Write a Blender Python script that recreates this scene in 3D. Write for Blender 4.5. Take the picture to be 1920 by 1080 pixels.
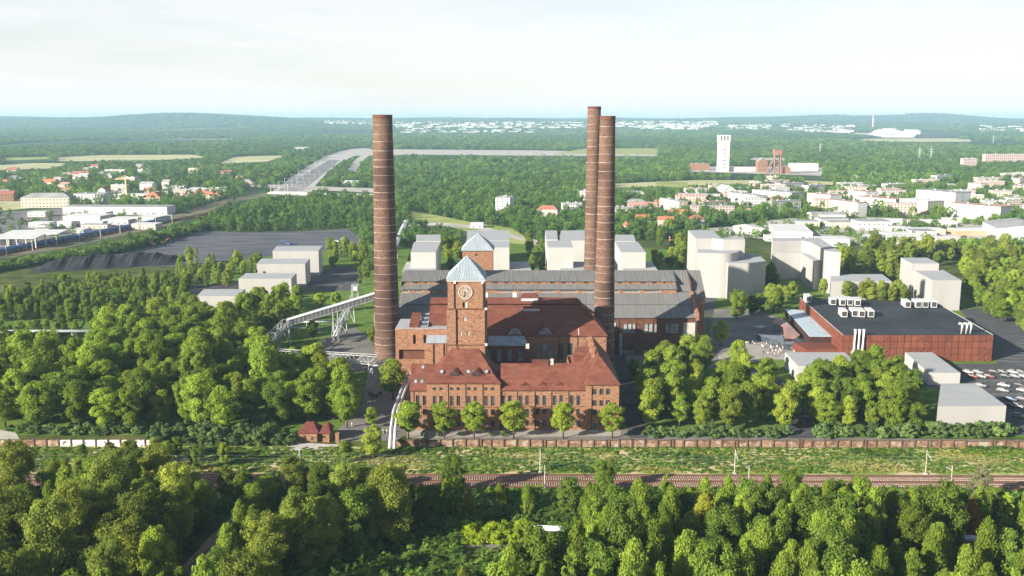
import bpy, math, random
import numpy as np
from mathutils import Vector, Matrix, Euler
R = math.radians
random.seed(7)
for o in list(bpy.data.objects):
    bpy.data.objects.remove(o)
sc = bpy.context.scene
COL = sc.collection

# ------------------------------------------------------------------ camera
FPX, CAMH = 1800.0, 110.0                    # focal length in photo pixels, flying height in metres
PITCH = math.atan(318 / FPX)
cam_d = bpy.data.cameras.new("camera")
cam_d.sensor_width = 36.0
cam_d.lens = 36.0 * FPX / 1920.0
cam_d.clip_start = 1.0
cam_d.clip_end = 90000.0
cam = bpy.data.objects.new("camera", cam_d)
COL.objects.link(cam)
cam.location = (0, 0, CAMH)
cam.rotation_euler = (math.pi / 2 - PITCH, 0, 0)
sc.camera = cam

# ------------------------------------------------------------------ sky, sun, exposure
SUN_EL = R(21.0)
SUN_AZ = R(36.0)                             # shadows run this far from +X towards +Y
sun_from = Vector((-math.cos(SUN_EL) * math.cos(SUN_AZ), -math.cos(SUN_EL) * math.sin(SUN_AZ), math.sin(SUN_EL)))
world = bpy.data.worlds.new("World")
sc.world = world
world.use_nodes = True
wn = world.node_tree.nodes
wl = world.node_tree.links
wn.clear()
w_out = wn.new("ShaderNodeOutputWorld")
w_bg = wn.new("ShaderNodeBackground")
w_sky = wn.new("ShaderNodeTexSky")
w_sky.sky_type = 'NISHITA'
w_sky.sun_disc = False
w_sky.sun_elevation = SUN_EL
w_sky.sun_rotation = math.atan2(sun_from.x, sun_from.y)
w_sky.altitude = 300
w_sky.air_density = 1.0
w_sky.dust_density = 0.6
w_sky.ozone_density = 1.0
w_bg.inputs[1].default_value = 0.06
# thin white cloud veil, thicker towards the horizon all round
tc = wn.new("ShaderNodeTexCoord")
sep = wn.new("ShaderNodeSeparateXYZ")
wl.new(tc.outputs["Generated"], sep.inputs[0])
mp = wn.new("ShaderNodeMapping")
mp.inputs["Scale"].default_value = (1.5, 1.5, 11.0)
wl.new(tc.outputs["Generated"], mp.inputs[0])
cn = wn.new("ShaderNodeTexNoise")
cn.inputs["Scale"].default_value = 2.1
cn.inputs["Detail"].default_value = 9.0
cn.inputs["Roughness"].default_value = 0.58
wl.new(mp.outputs[0], cn.inputs["Vector"])
cr = wn.new("ShaderNodeMapRange")
cr.inputs[1].default_value = 0.38
cr.inputs[2].default_value = 0.56
cr.inputs[3].default_value = 0.0
cr.inputs[4].default_value = 1.0
wl.new(cn.outputs[0], cr.inputs[0])
hz = wn.new("ShaderNodeMapRange")            # veil thickness against height in the sky
hz.inputs[1].default_value = 0.0
hz.inputs[2].default_value = 0.55
hz.inputs[3].default_value = 0.97
hz.inputs[4].default_value = 0.10
wl.new(sep.outputs[2], hz.inputs[0])
lo = wn.new("ShaderNodeMath"); lo.operation = 'MULTIPLY'
lo.inputs[1].default_value = 0.66
wl.new(hz.outputs[0], lo.inputs[0])
mx = wn.new("ShaderNodeMix"); mx.data_type = 'FLOAT'
wl.new(cr.outputs[0], mx.inputs[0])
wl.new(lo.outputs[0], mx.inputs[2])
wl.new(hz.outputs[0], mx.inputs[3])
veil = wn.new("ShaderNodeMix"); veil.data_type = 'RGBA'
wl.new(mx.outputs[0], veil.inputs[0])
wl.new(w_sky.outputs[0], veil.inputs[6])
veil.inputs[7].default_value = (6.9, 6.85, 6.85, 1)
wl.new(veil.outputs[2], w_bg.inputs[0])
wl.new(w_bg.outputs[0], w_out.inputs[0])

sun_d = bpy.data.lights.new("sun", 'SUN')
sun_d.energy = 5.0
sun_d.angle = R(0.5)
sun_d.color = (1.0, 0.92, 0.79)
sun = bpy.data.objects.new("sun", sun_d)
COL.objects.link(sun)
sun.location = (-200, -200, 300)
sun.rotation_euler = sun_from.to_track_quat('Z', 'Y').to_euler()

vs = sc.view_settings
vs.view_transform = 'Standard'
vs.look = 'None'
vs.gamma = 1.0
vs.exposure = 1.32
vs.use_curve_mapping = False
sc.render.engine = 'CYCLES'
cy = sc.cycles
cy.max_bounces = 4
cy.diffuse_bounces = 2
cy.glossy_bounces = 2
cy.transmission_bounces = 3
cy.volume_bounces = 0
cy.transparent_max_bounces = 4
cy.use_denoising = True
cy.denoising_prefilter = 'NONE'
cy.sample_clamp_indirect = 4.0
cy.use_adaptive_sampling = True
cy.adaptive_threshold = 0.01

# ------------------------------------------------------------------ layout helpers: photo pixel -> point on a level plane
_c, _s = math.cos(PITCH), math.sin(PITCH)
def P(u, v, z=0.0):
    x = (u - 960) / FPX; y = (v - 540) / FPX
    t = (z - CAMH) / -(_s + y * _c)
    return Vector((x * t, (_c - y * _s) * t, z))
def Q(u, v, Y):
    x = (u - 960) / FPX; y = (v - 540) / FPX
    t = Y / (_c - y * _s)
    return Vector((x * t, Y, CAMH - (_s + y * _c) * t))

# ------------------------------------------------------------------ mesh and object helpers
class MB:
    def __init__(self): self.v = []; self.f = []
    def quad(self, a, b, c, d):
        n = len(self.v); self.v += [tuple(a), tuple(b), tuple(c), tuple(d)]; self.f.append((n, n+1, n+2, n+3))
    def tri(self, a, b, c):
        n = len(self.v); self.v += [tuple(a), tuple(b), tuple(c)]; self.f.append((n, n+1, n+2))
    def poly(self, pts):
        n = len(self.v); self.v += [tuple(p) for p in pts]; self.f.append(tuple(range(n, n+len(pts))))
    def box(self, x0, x1, y0, y1, z0, z1):
        n = len(self.v)
        self.v += [(x0,y0,z0),(x1,y0,z0),(x1,y1,z0),(x0,y1,z0),(x0,y0,z1),(x1,y0,z1),(x1,y1,z1),(x0,y1,z1)]
        for q in ((3,2,1,0),(4,5,6,7),(0,1,5,4),(1,2,6,5),(2,3,7,6),(3,0,4,7)): self.f.append(tuple(n+i for i in q))
    def prism(self, pts, z0, z1, bottom=False):          # footprint counter-clockwise
        n = len(self.v); k = len(pts)
        self.v += [(p[0], p[1], z0) for p in pts] + [(p[0], p[1], z1) for p in pts]
        for i in range(k):
            j = (i+1) % k
            self.f.append((n+i, n+j, n+k+j, n+k+i))
        self.f.append(tuple(n+k+i for i in range(k)))
        if bottom: self.f.append(tuple(n+k-1-i for i in range(k)))
    def bar(self, p0, p1, w, h=None, sides=4):
        p0 = Vector(p0); p1 = Vector(p1); h = h or w
        d = (p1-p0).normalized()
        a = d.cross(Vector((0,0,1)))
        if a.length < 1e-4: a = Vector((1,0,0))
        a.normalize(); b = a.cross(d)
        n = len(self.v)
        for p in (p0, p1):
            for i in range(sides):
                t = 2*math.pi*(i+.5)/sides
                k = 1/math.cos(math.pi/sides) if sides == 4 else 1
                self.v.append(tuple(p + a*math.cos(t)*w/2*k + b*math.sin(t)*h/2*k))
        for i in range(sides):
            j = (i+1) % sides
            self.f.append((n+i, n+j, n+sides+j, n+sides+i))
        self.f.append(tuple(n+sides-1-i for i in range(sides)))
        self.f.append(tuple(n+sides+i for i in range(sides)))
    def tube(self, pts, rad, sides=8):
        pts = [Vector(p) for p in pts]
        if not hasattr(rad, '__len__'): rad = [rad]*len(pts)
        n = len(self.v)
        for i, p in enumerate(pts):
            d = (pts[min(i+1,len(pts)-1)] - pts[max(i-1,0)]).normalized()
            a = d.cross(Vector((0,0,1)))
            if a.length < 1e-3: a = Vector((1,0,0))
            a.normalize(); b = a.cross(d)
            for k in range(sides):
                t = 2*math.pi*k/sides
                self.v.append(tuple(p + (a*math.cos(t) + b*math.sin(t))*rad[i]))
        for i in range(len(pts)-1):
            for k in range(sides):
                j = (k+1) % sides
                self.f.append((n+i*sides+k, n+i*sides+j, n+(i+1)*sides+j, n+(i+1)*sides+k))
        self.f.append(tuple(n+sides-1-k for k in range(sides)))
        m = n+(len(pts)-1)*sides
        self.f.append(tuple(m+k for k in range(sides)))
    def mesh(self, name, m=None, smooth=False):
        me = bpy.data.meshes.new(name)
        me.from_pydata(self.v, [], self.f)
        if m is not None: me.materials.append(m)
        if smooth:
            me.polygons.foreach_set("use_smooth", [True]*len(me.polygons))
        me.update()
        return me
    def build(self, name, m=None, parent=None, smooth=False):
        return obj(name, self.mesh(name, m, smooth), parent)

def obj(name, data, parent=None, loc=None, rotz=None, scale=None):
    o = bpy.data.objects.new(name, data)
    COL.objects.link(o)
    if parent is not None: o.parent = parent
    if loc is not None: o.location = loc
    if rotz is not None: o.rotation_euler = (0, 0, rotz)
    if scale is not None: o.scale = scale
    return o
def tag(o, label=None, cat=None, group=None, kind=None):
    if label: o["label"] = label
    if cat: o["category"] = cat
    if group: o["group"] = group
    if kind: o["kind"] = kind
    return o
def thing(name, label, cat, loc=(0,0,0), rotz=0, group=None):
    o = bpy.data.objects.new(name, None)
    o.empty_display_size = 1.0
    COL.objects.link(o)
    o.location = loc; o.rotation_euler = (0,0,rotz)
    return tag(o, label, cat, group)
def struct(name, data, label=None):
    o = obj(name, data)
    return tag(o, label, None, None, "structure")
UNIT = {}
def barobj(name, p0, p1, w, m, parent, h=None):           # shares one unit-cube mesh per material
    if m.name not in UNIT:
        b = MB(); b.box(-.5,.5,-.5,.5,-.5,.5); UNIT[m.name] = b.mesh("bar_"+m.name, m)
    p0 = Vector(p0); p1 = Vector(p1); d = p1-p0
    o = obj(name, UNIT[m.name], parent)
    o.rotation_mode = 'QUATERNION'
    o.rotation_quaternion = d.to_track_quat('Y', 'Z') if abs(d.normalized().z) < .999 else d.to_track_quat('Z', 'Y') @ Euler((-math.pi/2,0,0)).to_quaternion()
    o.location = (p0+p1)/2
    o.scale = (w, d.length, h or w)
    return o
FOOT = []                                                   # building footprints, kept clear of trees
def inpoly(x, y, pts):
    r = False; j = len(pts)-1
    for i in range(len(pts)):
        xi, yi = pts[i][0], pts[i][1]; xj, yj = pts[j][0], pts[j][1]
        if (yi > y) != (yj > y) and x < (xj-xi)*(y-yi)/(yj-yi)+xi: r = not r
        j = i
    return r
def blocked(x, y, m=2.0):
    for f in FOOT:
        if f[0]-m < x < f[1]+m and f[2]-m < y < f[3]+m: return True
    return False
def foot(pts):
    FOOT.append((min(p[0] for p in pts), max(p[0] for p in pts), min(p[1] for p in pts), max(p[1] for p in pts)))

# ------------------------------------------------------------------ materials
def lin(r, g, b):
    f = lambda c: ((c/255.0+.055)/1.055)**2.4 if c > 10 else c/255.0/12.92
    return (f(r), f(g), f(b))
MATS = {}
def mat(name, c1, c2=None, scale=(1,1,1), nscale=1.0, detail=4.0, rough=.85, lo=.35, hi=.65, spec=.3, metal=0.0,
        spots=None, spot_c=(.05,.03,.03), spot_at=.62, spot_scale=(1,1,1), rnd=0.0, bump=0.0, space="world", c3=None, n3=.03):
    if name in MATS: return MATS[name]
    m = bpy.data.materials.new(name); m.use_nodes = True
    N = m.node_tree.nodes; L = m.node_tree.links
    N.clear()
    out = N.new("ShaderNodeOutputMaterial"); pb = N.new("ShaderNodeBsdfPrincipled")
    L.new(pb.outputs[0], out.inputs[0])
    pb.inputs["Roughness"].default_value = rough
    pb.inputs["Metallic"].default_value = metal
    pb.inputs["Specular IOR Level"].default_value = spec
    if c2 is None and spots is None and not rnd:
        pb.inputs[0].default_value = (*c1, 1)
        MATS[name] = m; return m
    if space == "world":
        g = N.new("ShaderNodeNewGeometry"); vec = g.outputs["Position"]
    else:
        g = N.new("ShaderNodeTexCoord"); vec = g.outputs["Object"]
    def noise(sc3, s, d):
        mp = N.new("ShaderNodeMapping"); mp.inputs["Scale"].default_value = sc3
        L.new(vec, mp.inputs[0])
        n = N.new("ShaderNodeTexNoise"); n.inputs["Scale"].default_value = s; n.inputs["Detail"].default_value = d
        n.inputs["Roughness"].default_value = .6
        L.new(mp.outputs[0], n.inputs["Vector"])
        return n.outputs[0]
    def ramp(x, a, b):
        r = N.new("ShaderNodeMapRange"); r.inputs[1].default_value = a; r.inputs[2].default_value = b
        L.new(x, r.inputs[0]); return r.outputs[0]
    col = None
    def mixc(f, a, b):
        x = N.new("ShaderNodeMix"); x.data_type = 'RGBA'
        L.new(f, x.inputs[0])
        for i, q in ((6, a), (7, b)):
            if isinstance(q, tuple): x.inputs[i].default_value = (*q, 1)
            else: L.new(q, x.inputs[i])
        return x.outputs[2]
    n1 = noise(scale, nscale, detail)
    col = mixc(ramp(n1, lo, hi), c1, c2 or c1)
    if c3 is not None:
        col = mixc(ramp(noise((1,1,1), n3, 3.0), .45, .62), col, c3)
    if spots is not None:
        col = mixc(ramp(noise(spot_scale, spots, 2.0), spot_at, spot_at+.06), col, spot_c)
    if rnd:
        oi = N.new("ShaderNodeObjectInfo")
        r = N.new("ShaderNodeMapRange"); r.inputs[3].default_value = 1-rnd; r.inputs[4].default_value = 1+rnd
        L.new(oi.outputs["Random"], r.inputs[0])
        x = N.new("ShaderNodeVectorMath"); x.operation = 'SCALE'
        L.new(col, x.inputs[0]); L.new(r.outputs[0], x.inputs["Scale"])
        col = x.outputs[0]
    L.new(col, pb.inputs[0])
    if bump:
        b = N.new("ShaderNodeBump"); b.inputs["Strength"].default_value = bump; b.inputs["Distance"].default_value = .3
        L.new(n1, b.inputs["Height"]); L.new(b.outputs[0], pb.inputs["Normal"])
    MATS[name] = m
    return m
def leafmat(name, c1, c2, autumn=None, at=.9, rnd=.3, trans=.42, hue=.0):
    if name in MATS: return MATS[name]
    m = bpy.data.materials.new(name); m.use_nodes = True
    N = m.node_tree.nodes; L = m.node_tree.links; N.clear()
    out = N.new("ShaderNodeOutputMaterial")
    oi = N.new("ShaderNodeObjectInfo")
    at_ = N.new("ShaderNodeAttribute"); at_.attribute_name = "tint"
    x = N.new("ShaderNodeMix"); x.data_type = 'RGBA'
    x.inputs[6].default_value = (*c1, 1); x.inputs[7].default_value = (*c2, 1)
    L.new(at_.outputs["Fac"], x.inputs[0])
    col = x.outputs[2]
    # each tree has its own shade of green
    wn_ = N.new("ShaderNodeTexWhiteNoise"); wn_.noise_dimensions = '1D'
    L.new(oi.outputs["Random"], wn_.inputs["W"])
    y = N.new("ShaderNodeMix"); y.data_type = 'RGBA'
    y.inputs[7].default_value = (*(autumn or (c2[0]*1.15, c2[1]*1.08, c2[2]*.9)), 1)
    r0 = N.new("ShaderNodeMapRange"); r0.inputs[1].default_value = at if autumn else .35; r0.inputs[2].default_value = 1.0
    r0.inputs[4].default_value = .75
    L.new(wn_.outputs["Value"], r0.inputs[0]); L.new(r0.outputs[0], y.inputs[0]); L.new(col, y.inputs[6])
    r = N.new("ShaderNodeMapRange"); r.inputs[3].default_value = 1-rnd; r.inputs[4].default_value = 1+rnd
    L.new(oi.outputs["Random"], r.inputs[0])
    s = N.new("ShaderNodeVectorMath"); s.operation = 'SCALE'
    L.new(y.outputs[2], s.inputs[0]); L.new(r.outputs[0], s.inputs["Scale"])
    d = N.new("ShaderNodeBsdfDiffuse"); t = N.new("ShaderNodeBsdfTranslucent")
    L.new(s.outputs[0], d.inputs[0]); L.new(s.outputs[0], t.inputs[0])
    mx_ = N.new("ShaderNodeMixShader"); mx_.inputs[0].default_value = trans
    L.new(d.outputs[0], mx_.inputs[1]); L.new(t.outputs[0], mx_.inputs[2]); L.new(mx_.outputs[0], out.inputs[0])
    MATS[name] = m
    return m

BR = dict(scale=(1,1,3.2), nscale=.85, detail=5, rough=.9, lo=.36, hi=.66, spots=.75, spot_scale=(1,1,2.2), spot_at=.635, spec=.15)
m_brick = mat("orange brick", (.185,.092,.053), (.345,.192,.116), spot_c=(.045,.021,.015), bump=.25, **BR)
m_brick_dark = mat("dark brown brick", (.085,.038,.025), (.16,.073,.046), spot_c=(.045,.022,.016), bump=.25, **BR)
m_chim = mat("chimney brick", (.100,.058,.041), (.185,.112,.080), c3=(.078,.047,.036), n3=.055, spot_c=(.038,.020,.015), bump=.2, **BR)
m_wallbrick = mat("weathered boundary brick", (.12,.066,.043), (.33,.22,.145), scale=(1,1,1.5), nscale=.5, detail=6, rough=.95,
                  spots=.35, spot_c=(.34,.29,.23), spot_at=.56, spec=.1)
m_coping = mat("dark coping", (.09,.05,.035), (.16,.10,.07), nscale=.8)
m_band = mat("steel band", (.50,.42,.36), (.26,.17,.13), nscale=.4, rough=.6)
m_tile = mat("red roof tile", (.108,.034,.022), (.178,.066,.042), scale=(.5,1,1), nscale=.55, detail=7, rough=.8,
             spots=.16, spot_c=(.125,.05,.037), spot_at=.56, bump=.35, spec=.2)
m_tile_b = mat("brown roof tile", (.10,.034,.025), (.15,.052,.036), nscale=.6, detail=6, spots=.2, spot_c=(.14,.06,.045), spot_at=.54, bump=.35, spec=.2)
m_metal = mat("grey sheet roof", (.122,.120,.118), (.172,.168,.163), scale=(2,.12,.12), nscale=.5, detail=4, rough=.6, spec=.35)
m_bluemetal = mat("pale blue sheet roof", (.22,.255,.285), (.30,.335,.36), scale=(2,.2,.2), nscale=.6, rough=.45, spec=.4)
m_bluegrey = mat("blue grey felt roof", (.20,.24,.27), (.34,.38,.40), nscale=.35, rough=.7)
m_frame = mat("dark window frame", (.05,.045,.045))
m_framew = mat("pale window frame", (.55,.53,.50))
m_glass = mat("window glass", (.025,.03,.036), (.07,.085,.10), nscale=.35, rough=.12, spec=.6)
m_glassb = mat("bright window glass", (.10,.13,.15), (.30,.34,.36), nscale=.4, rough=.15, spec=.6)
m_black = mat("black downpipe", (.02,.018,.018))
m_white = mat("white paint", (.60,.60,.59), (.50,.50,.49), nscale=.3, rough=.6)
m_pipe = mat("galvanised pipe", (.40,.42,.43), (.50,.51,.52), nscale=.4, rough=.4, spec=.5)
m_box = mat("pale render", (.345,.335,.318), (.375,.365,.348), scale=(1,1,.12), nscale=.14, detail=3, rough=.95, spec=.1)
m_boxw = mat("white render", (.385,.38,.365), (.42,.41,.395), nscale=.1, rough=.95, spec=.1)
m_boxroof = mat("pale flat roof", (.30,.31,.315), (.335,.345,.35), nscale=.12, detail=5, rough=.9)
m_corten = mat("rust red cladding", (.135,.039,.022), (.18,.058,.032), scale=(1,1,.3), nscale=.3, detail=5, rough=.75, rnd=.10)
m_joint = mat("dark joint", (.045,.02,.015))
m_blackroof = mat("black bitumen roof", (.013,.016,.020), (.036,.042,.050), nscale=.06, detail=7, rough=.8)
m_asph = mat("asphalt", (.055,.056,.06), (.085,.085,.087), nscale=.12, detail=7, rough=.95, spec=.2)
m_asph_l = mat("worn pale asphalt", (.13,.123,.115), (.20,.188,.172), nscale=.09, detail=8, rough=.95, spec=.2)
m_pave = mat("paving", (.26,.235,.205), (.36,.33,.29), nscale=.2, detail=8, rough=.95, spec=.2)
m_conc = mat("concrete", (.36,.335,.30), (.48,.45,.40), nscale=.25, detail=6, rough=.95, spec=.15)
m_line = mat("road paint", (.75,.74,.70), (.6,.6,.57), nscale=.6)
m_coal = mat("coal ground", (.055,.056,.068), (.13,.13,.145), scale=(.35,1.4,1), nscale=.06, detail=8, rough=.95, spec=.2)
m_coal_d = mat("coal", (.012,.012,.015), (.03,.03,.034), nscale=.15, detail=6, rough=.8)
m_ballast = mat("ballast", (.12,.055,.032), (.19,.095,.058), nscale=.5, detail=6, rough=.95)
m_rail = mat("rail steel", (.13,.065,.045), (.19,.10,.07), nscale=.3, rough=.5, spec=.4)
m_sleeper = mat("concrete sleeper", (.44,.36,.30), (.34,.27,.22), nscale=.4)
m_yard = mat("bright yard ground", (.30,.28,.24), (.46,.43,.38), nscale=.03, detail=8, rough=.95)
m_field = mat("dry field", (.33,.33,.15), (.45,.43,.23), scale=(.3,1,1), nscale=.012, detail=6, rough=1)
m_fieldg = mat("green field", (.17,.23,.05), (.33,.34,.10), nscale=.02, detail=6, rough=1)
m_grass = mat("lawn", (.06,.13,.02), (.14,.20,.04), nscale=.15, detail=7, rough=1, spec=.05)
m_bank = mat("railway bank grass", (.12,.21,.035), (.27,.31,.075), scale=(.45,1,1), nscale=.13, detail=8, rough=1, spec=.05,
             c3=(.50,.42,.24), n3=.06)
m_dirt = mat("bare earth", (.24,.17,.10), (.36,.27,.17), nscale=.15, detail=7, rough=1, spec=.05)
m_bark = mat("bark", (.08,.055,.035), (.15,.105,.07), nscale=1.5, space="object", rough=1, spec=.05)
m_birch = mat("birch bark", (.62,.58,.52), (.42,.38,.33), scale=(1,1,4), nscale=1.2, space="object", rough=.9,
              spots=1.0, spot_c=(.09,.07,.06), spot_at=.6, spec=.1)
# ------------------------------------------------------------------ terrain: one sheet to the horizon
HILLS = [(-3600, 10200, 950, 900, 78), (-2700, 9900, 700, 700, 26), (-6500, 11500, 2600, 1200, 30), (-1200, 13500, 3000, 1500, 16),
         (4150, 12500, 1000, 900, 48), (5150, 12300, 600, 800, 42), (5700, 12600, 450, 700, 26), (800, 15500, 4000, 1500, 18),
         (8000, 14500, 2500, 1500, 12), (2300, 9000, 900, 900, 10), (-1600, 8600, 1500, 700, 14)]
def hgt(x, y):
    t = min(max((y-5200)/7800.0, 0), 1)
    z = 96*t*t*(3-2*t)
    for hx, hy, sx, sy, a in HILLS:
        q = ((x-hx)/sx)**2 + ((y-hy)/sy)**2
        if q < 9: z += a*math.exp(-q)
    if y > 5200:
        z += min(1, (y-5200)/1500)*(5*math.sin(x*.0021+y*.0007)+4*math.sin(x*.0011-y*.0013+1.2)+2.5*math.sin(x*.0049+.4))
    return z
ys = [-300, -100, 60, 150, 250, 400, 600, 900, 1300, 1900, 2700, 3600, 4600]
y = 5200.0
while y < 24000: ys.append(y); y += 170 if y < 14500 else 1000
xs_n = 150
b = MB()
for y in ys:
    half = max(600, y*.72+300)
    for i in range(xs_n+1):
        x = -half + 2*half*i/xs_n
        b.v.append((x, y, hgt(x, y)))
for j in range(len(ys)-1):
    for i in range(xs_n):
        a = j*(xs_n+1)+i
        b.f.append((a, a+1, a+xs_n+2, a+xs_n+1))
def ground_mat():
    m = bpy.data.materials.new("land"); m.use_nodes = True
    N = m.node_tree.nodes; L = m.node_tree.links
    pb = N["Principled BSDF"]; pb.inputs["Roughness"].default_value = 1; pb.inputs["Specular IOR Level"].default_value = .05
    g = N.new("ShaderNodeNewGeometry")
    def noise(s, d=5, sc3=(1,1,1)):
        mp = N.new("ShaderNodeMapping"); mp.inputs["Scale"].default_value = sc3; L.new(g.outputs["Position"], mp.inputs[0])
        n = N.new("ShaderNodeTexNoise"); n.inputs["Scale"].default_value = s; n.inputs["Detail"].default_value = d
        L.new(mp.outputs[0], n.inputs["Vector"]); return n.outputs[0]
    def rng(x, a, b):
        r = N.new("ShaderNodeMapRange"); r.inputs[1].default_value = a; r.inputs[2].default_value = b; L.new(x, r.inputs[0]); return r.outputs[0]
    def mix(f, a, b):
        x = N.new("ShaderNodeMix"); x.data_type = 'RGBA'; L.new(f, x.inputs[0])
        for i, q in ((6,a),(7,b)):
            if isinstance(q, tuple): x.inputs[i].default_value = (*q,1)
            else: L.new(q, x.inputs[i])
        return x.outputs[2]
    near = mix(rng(noise(.09,7),.35,.65), (.035,.055,.012), (.10,.125,.03))
    near = mix(rng(noise(.02,5),.55,.7), near, (.16,.14,.06))
    far = mix(rng(noise(.004,8),.38,.62), (.022,.048,.016), (.065,.10,.035))
    far = mix(rng(noise(.0011,4,(.35,1.6,1)),.60,.64), far, (.30,.30,.15))
    sp = N.new("ShaderNodeSeparateXYZ"); L.new(g.outputs["Position"], sp.inputs[0])
    col = mix(rng(sp.outputs[1], 700, 1100), near, far)
    L.new(col, pb.inputs[0])
    return m
struct("ground", b.mesh("ground", ground_mat(), True), "green land running to the hazy horizon")

def sheet(name, pts, z, m, label=None, pix=True):
    b = MB()
    w = [P(u, v) if pix else Vector((u, v, 0)) for u, v in pts]
    area = sum(w[i].x*w[(i+1) % len(w)].y - w[(i+1) % len(w)].x*w[i].y for i in range(len(w)))
    if area < 0: w.reverse()
    b.poly([(p.x, p.y, z) for p in w])
    return struct(name, b.mesh(name, m), label)
CLEAR = []                                                  # ground kept free of background wood (world polygons)
def clear(pts, ks=(0, .5, 1.0)):                            # trees just in front would hide the ground, so clear there too
    for k in ks:
        CLEAR.append([tuple(P(u, v+k*12.5*FPX/P(u, v).y)[:2]) for u, v in pts])

# site ground
sheet("site_ground", [(-60,815),(1980,822),(1990,612),(1820,560),(1560,520),(1300,470),(1000,455),(640,455),(470,480),(330,560),(-60,650)], .02, m_grass, "shaded grass of the works grounds")
sheet("yard_paving", [(610,828),(745,826),(770,808),(775,690),(700,640),(660,610),(600,640),(560,662),(500,672),(560,690),(690,696),(680,760),(640,800)], .05, m_asph_l, "grey asphalt yard left of the office building")
sheet("front_road", [(720,831),(1985,839),(1985,826),(1500,820),(1215,818),(1195,806),(770,824)], .045, m_asph_l, "grey road between office building and brick wall")
sheet("front_pavement", [(762,822),(1162,818),(1166,804),(764,805)], .075, m_pave, "pale pavement along the office front")
sheet("side_road", [(1180,822),(1216,822),(1202,760),(1182,700),(1175,668),(1330,640),(1330,610),(1345,560),(1318,540),(1325,640),(1150,660),(1165,760)], .049, m_asph, "dark road beside the office building")
sheet("plaza", [(1180,700),(1330,690),(1440,672),(1560,672),(1530,630),(1470,600),(1420,580),(1340,580),(1330,640),(1170,655)], .06, m_asph_l, "pale plaza in front of the rust red hall")
sheet("plaza_paving", [(1360,690),(1440,674),(1535,676),(1528,650),(1508,632),(1470,622),(1445,628),(1395,645),(1345,668)], .075, m_pave, "pale sunlit paving of the plaza")
sheet("drive", [(1480,822),(1530,822),(1520,780),(1470,720),(1440,690),(1400,690),(1430,740),(1470,780)], .052, m_asph, "dark drive through the trees")
sheet("car_park", [(1760,730),(1890,815),(1990,820),(1990,625),(1880,575),(1800,580),(1870,682),(1590,682),(1600,700)], .055, m_asph, "black asphalt car park beside the rust red hall")
sheet("rear_road", [(600,545),(665,545),(690,505),(640,498),(560,520),(430,530),(330,540),(350,552),(480,548)], .05, m_asph, "asphalt road behind the pale blocks")
b = MB()
for i in range(11):
    p0 = P(1868+i*6, 676-i*5.5) ; d = Vector((34, -9 - i*0.5, 0))
    q = p0 + d; n = Vector((-d.y, d.x, 0)).normalized()*.09
    b.quad(p0-n, p0+n, q+n, q-n)
for v in (712, 737):
    for k in range(7):
        p0 = P(1828+k*16, v); d = Vector((3.4, -3.6, 0)); q = p0+d; n = Vector((-d.y,d.x,0)).normalized()*.08
        b.quad(p0-n, p0+n, q+n, q-n)
for vv in b.v[:]: pass
b.v = [(x, y, .064) for x, y, z in b.v]
tag(obj("parking_lines", b.mesh("parking_lines", m_line)), "white parking lines painted on the car park", None, None, "structure")
b = MB()
for i in range(3):
    for k in range(9):
        p0 = P(612+i*11+k*3.4, 538-i*9); d = Vector((1.4, 4.5, 0)); q = p0+d; n = Vector((-d.y,d.x,0)).normalized()*.08
        b.quad(p0-n, p0+n, q+n, q-n)
b.v = [(x, y, .064) for x, y, z in b.v]
tag(obj("parking_lines", b.mesh("parking_lines", m_line)), "white bay lines on the road behind the pale blocks", None, None, "structure")

# background ground patches (each also kept clear of wood)
_pz = [0]
def patch(name, pts, m, label, z=.12, cl=True):
    _pz[0] += 1
    sheet(name, pts, z+.012*_pz[0], m, label)
    if cl: clear(pts, (0, .5) if name in ("coal_yard", "works_yard") else (0, .5, 1.0))
m_railyard = mat("pale rail yard ground", (.30,.29,.27), (.46,.445,.42), scale=(.5,.04,1), nscale=.5, detail=5, rough=1)
m_trackland = mat("scrubby track land", (.10,.085,.055), (.17,.155,.08), scale=(1,1,1), nscale=.05, detail=7, rough=1)
patch("coal_yard", [(60,505),(330,500),(560,475),(640,470),(690,452),(650,430),(560,434),(470,436),(370,433),(300,452),(230,475),(120,490)], m_coal, "dark grey coal yard")
patch("rail_corridor", [(-40,494),(110,468),(330,420),(440,378),(520,366),(520,358),(420,374),(310,408),(150,448),(-40,476)], m_trackland, "brown rail corridor beside the blue train")
patch("works_yard", [(-40,476),(150,448),(310,412),(330,398),(250,388),(100,392),(-40,400)], m_asph_l, "grey yard of the depot")
patch("scrap_yard", [(-40,400),(110,385),(110,372),(-40,376)], m_field, "scrub land by the depot")
patch("rail_yard", [(506,364),(578,368),(590,350),(606,332),(626,314),(644,302),(664,292),(700,283),(690,277),(660,279),(632,285),(606,295),(576,312),(544,334)], m_railyard, "pale rail yard running into the distance")
patch("road", [(646,322),(666,322),(684,298),(702,285),(690,284),(668,298)], m_yard, "pale road beside the far rail yard", .2)
patch("light_ground", [(640,293),(760,290),(1000,292),(1230,293),(1235,286),(1000,282),(740,280),(650,281)], m_yard, "pale bare strip beyond the wood")
patch("field", [(1040,288),(1232,290),(1236,277),(1100,277)], m_fieldg, "yellow green field between the tall chimneys and the shaft tower")
patch("field", [(105,303),(300,300),(395,296),(360,290),(180,291),(110,295)], m_field, "long pale straw field at the far left")
patch("field", [(-40,320),(90,316),(140,306),(60,306),(-40,312)], m_field, "small straw field at the left edge")
patch("field", [(405,308),(500,303),(545,291),(440,294)], m_field, "pale fallow field left of the rail yard")
patch("field", [(10,301),(100,298),(92,294),(0,296)], m_fieldg, "thin green field at the far left")
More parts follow.
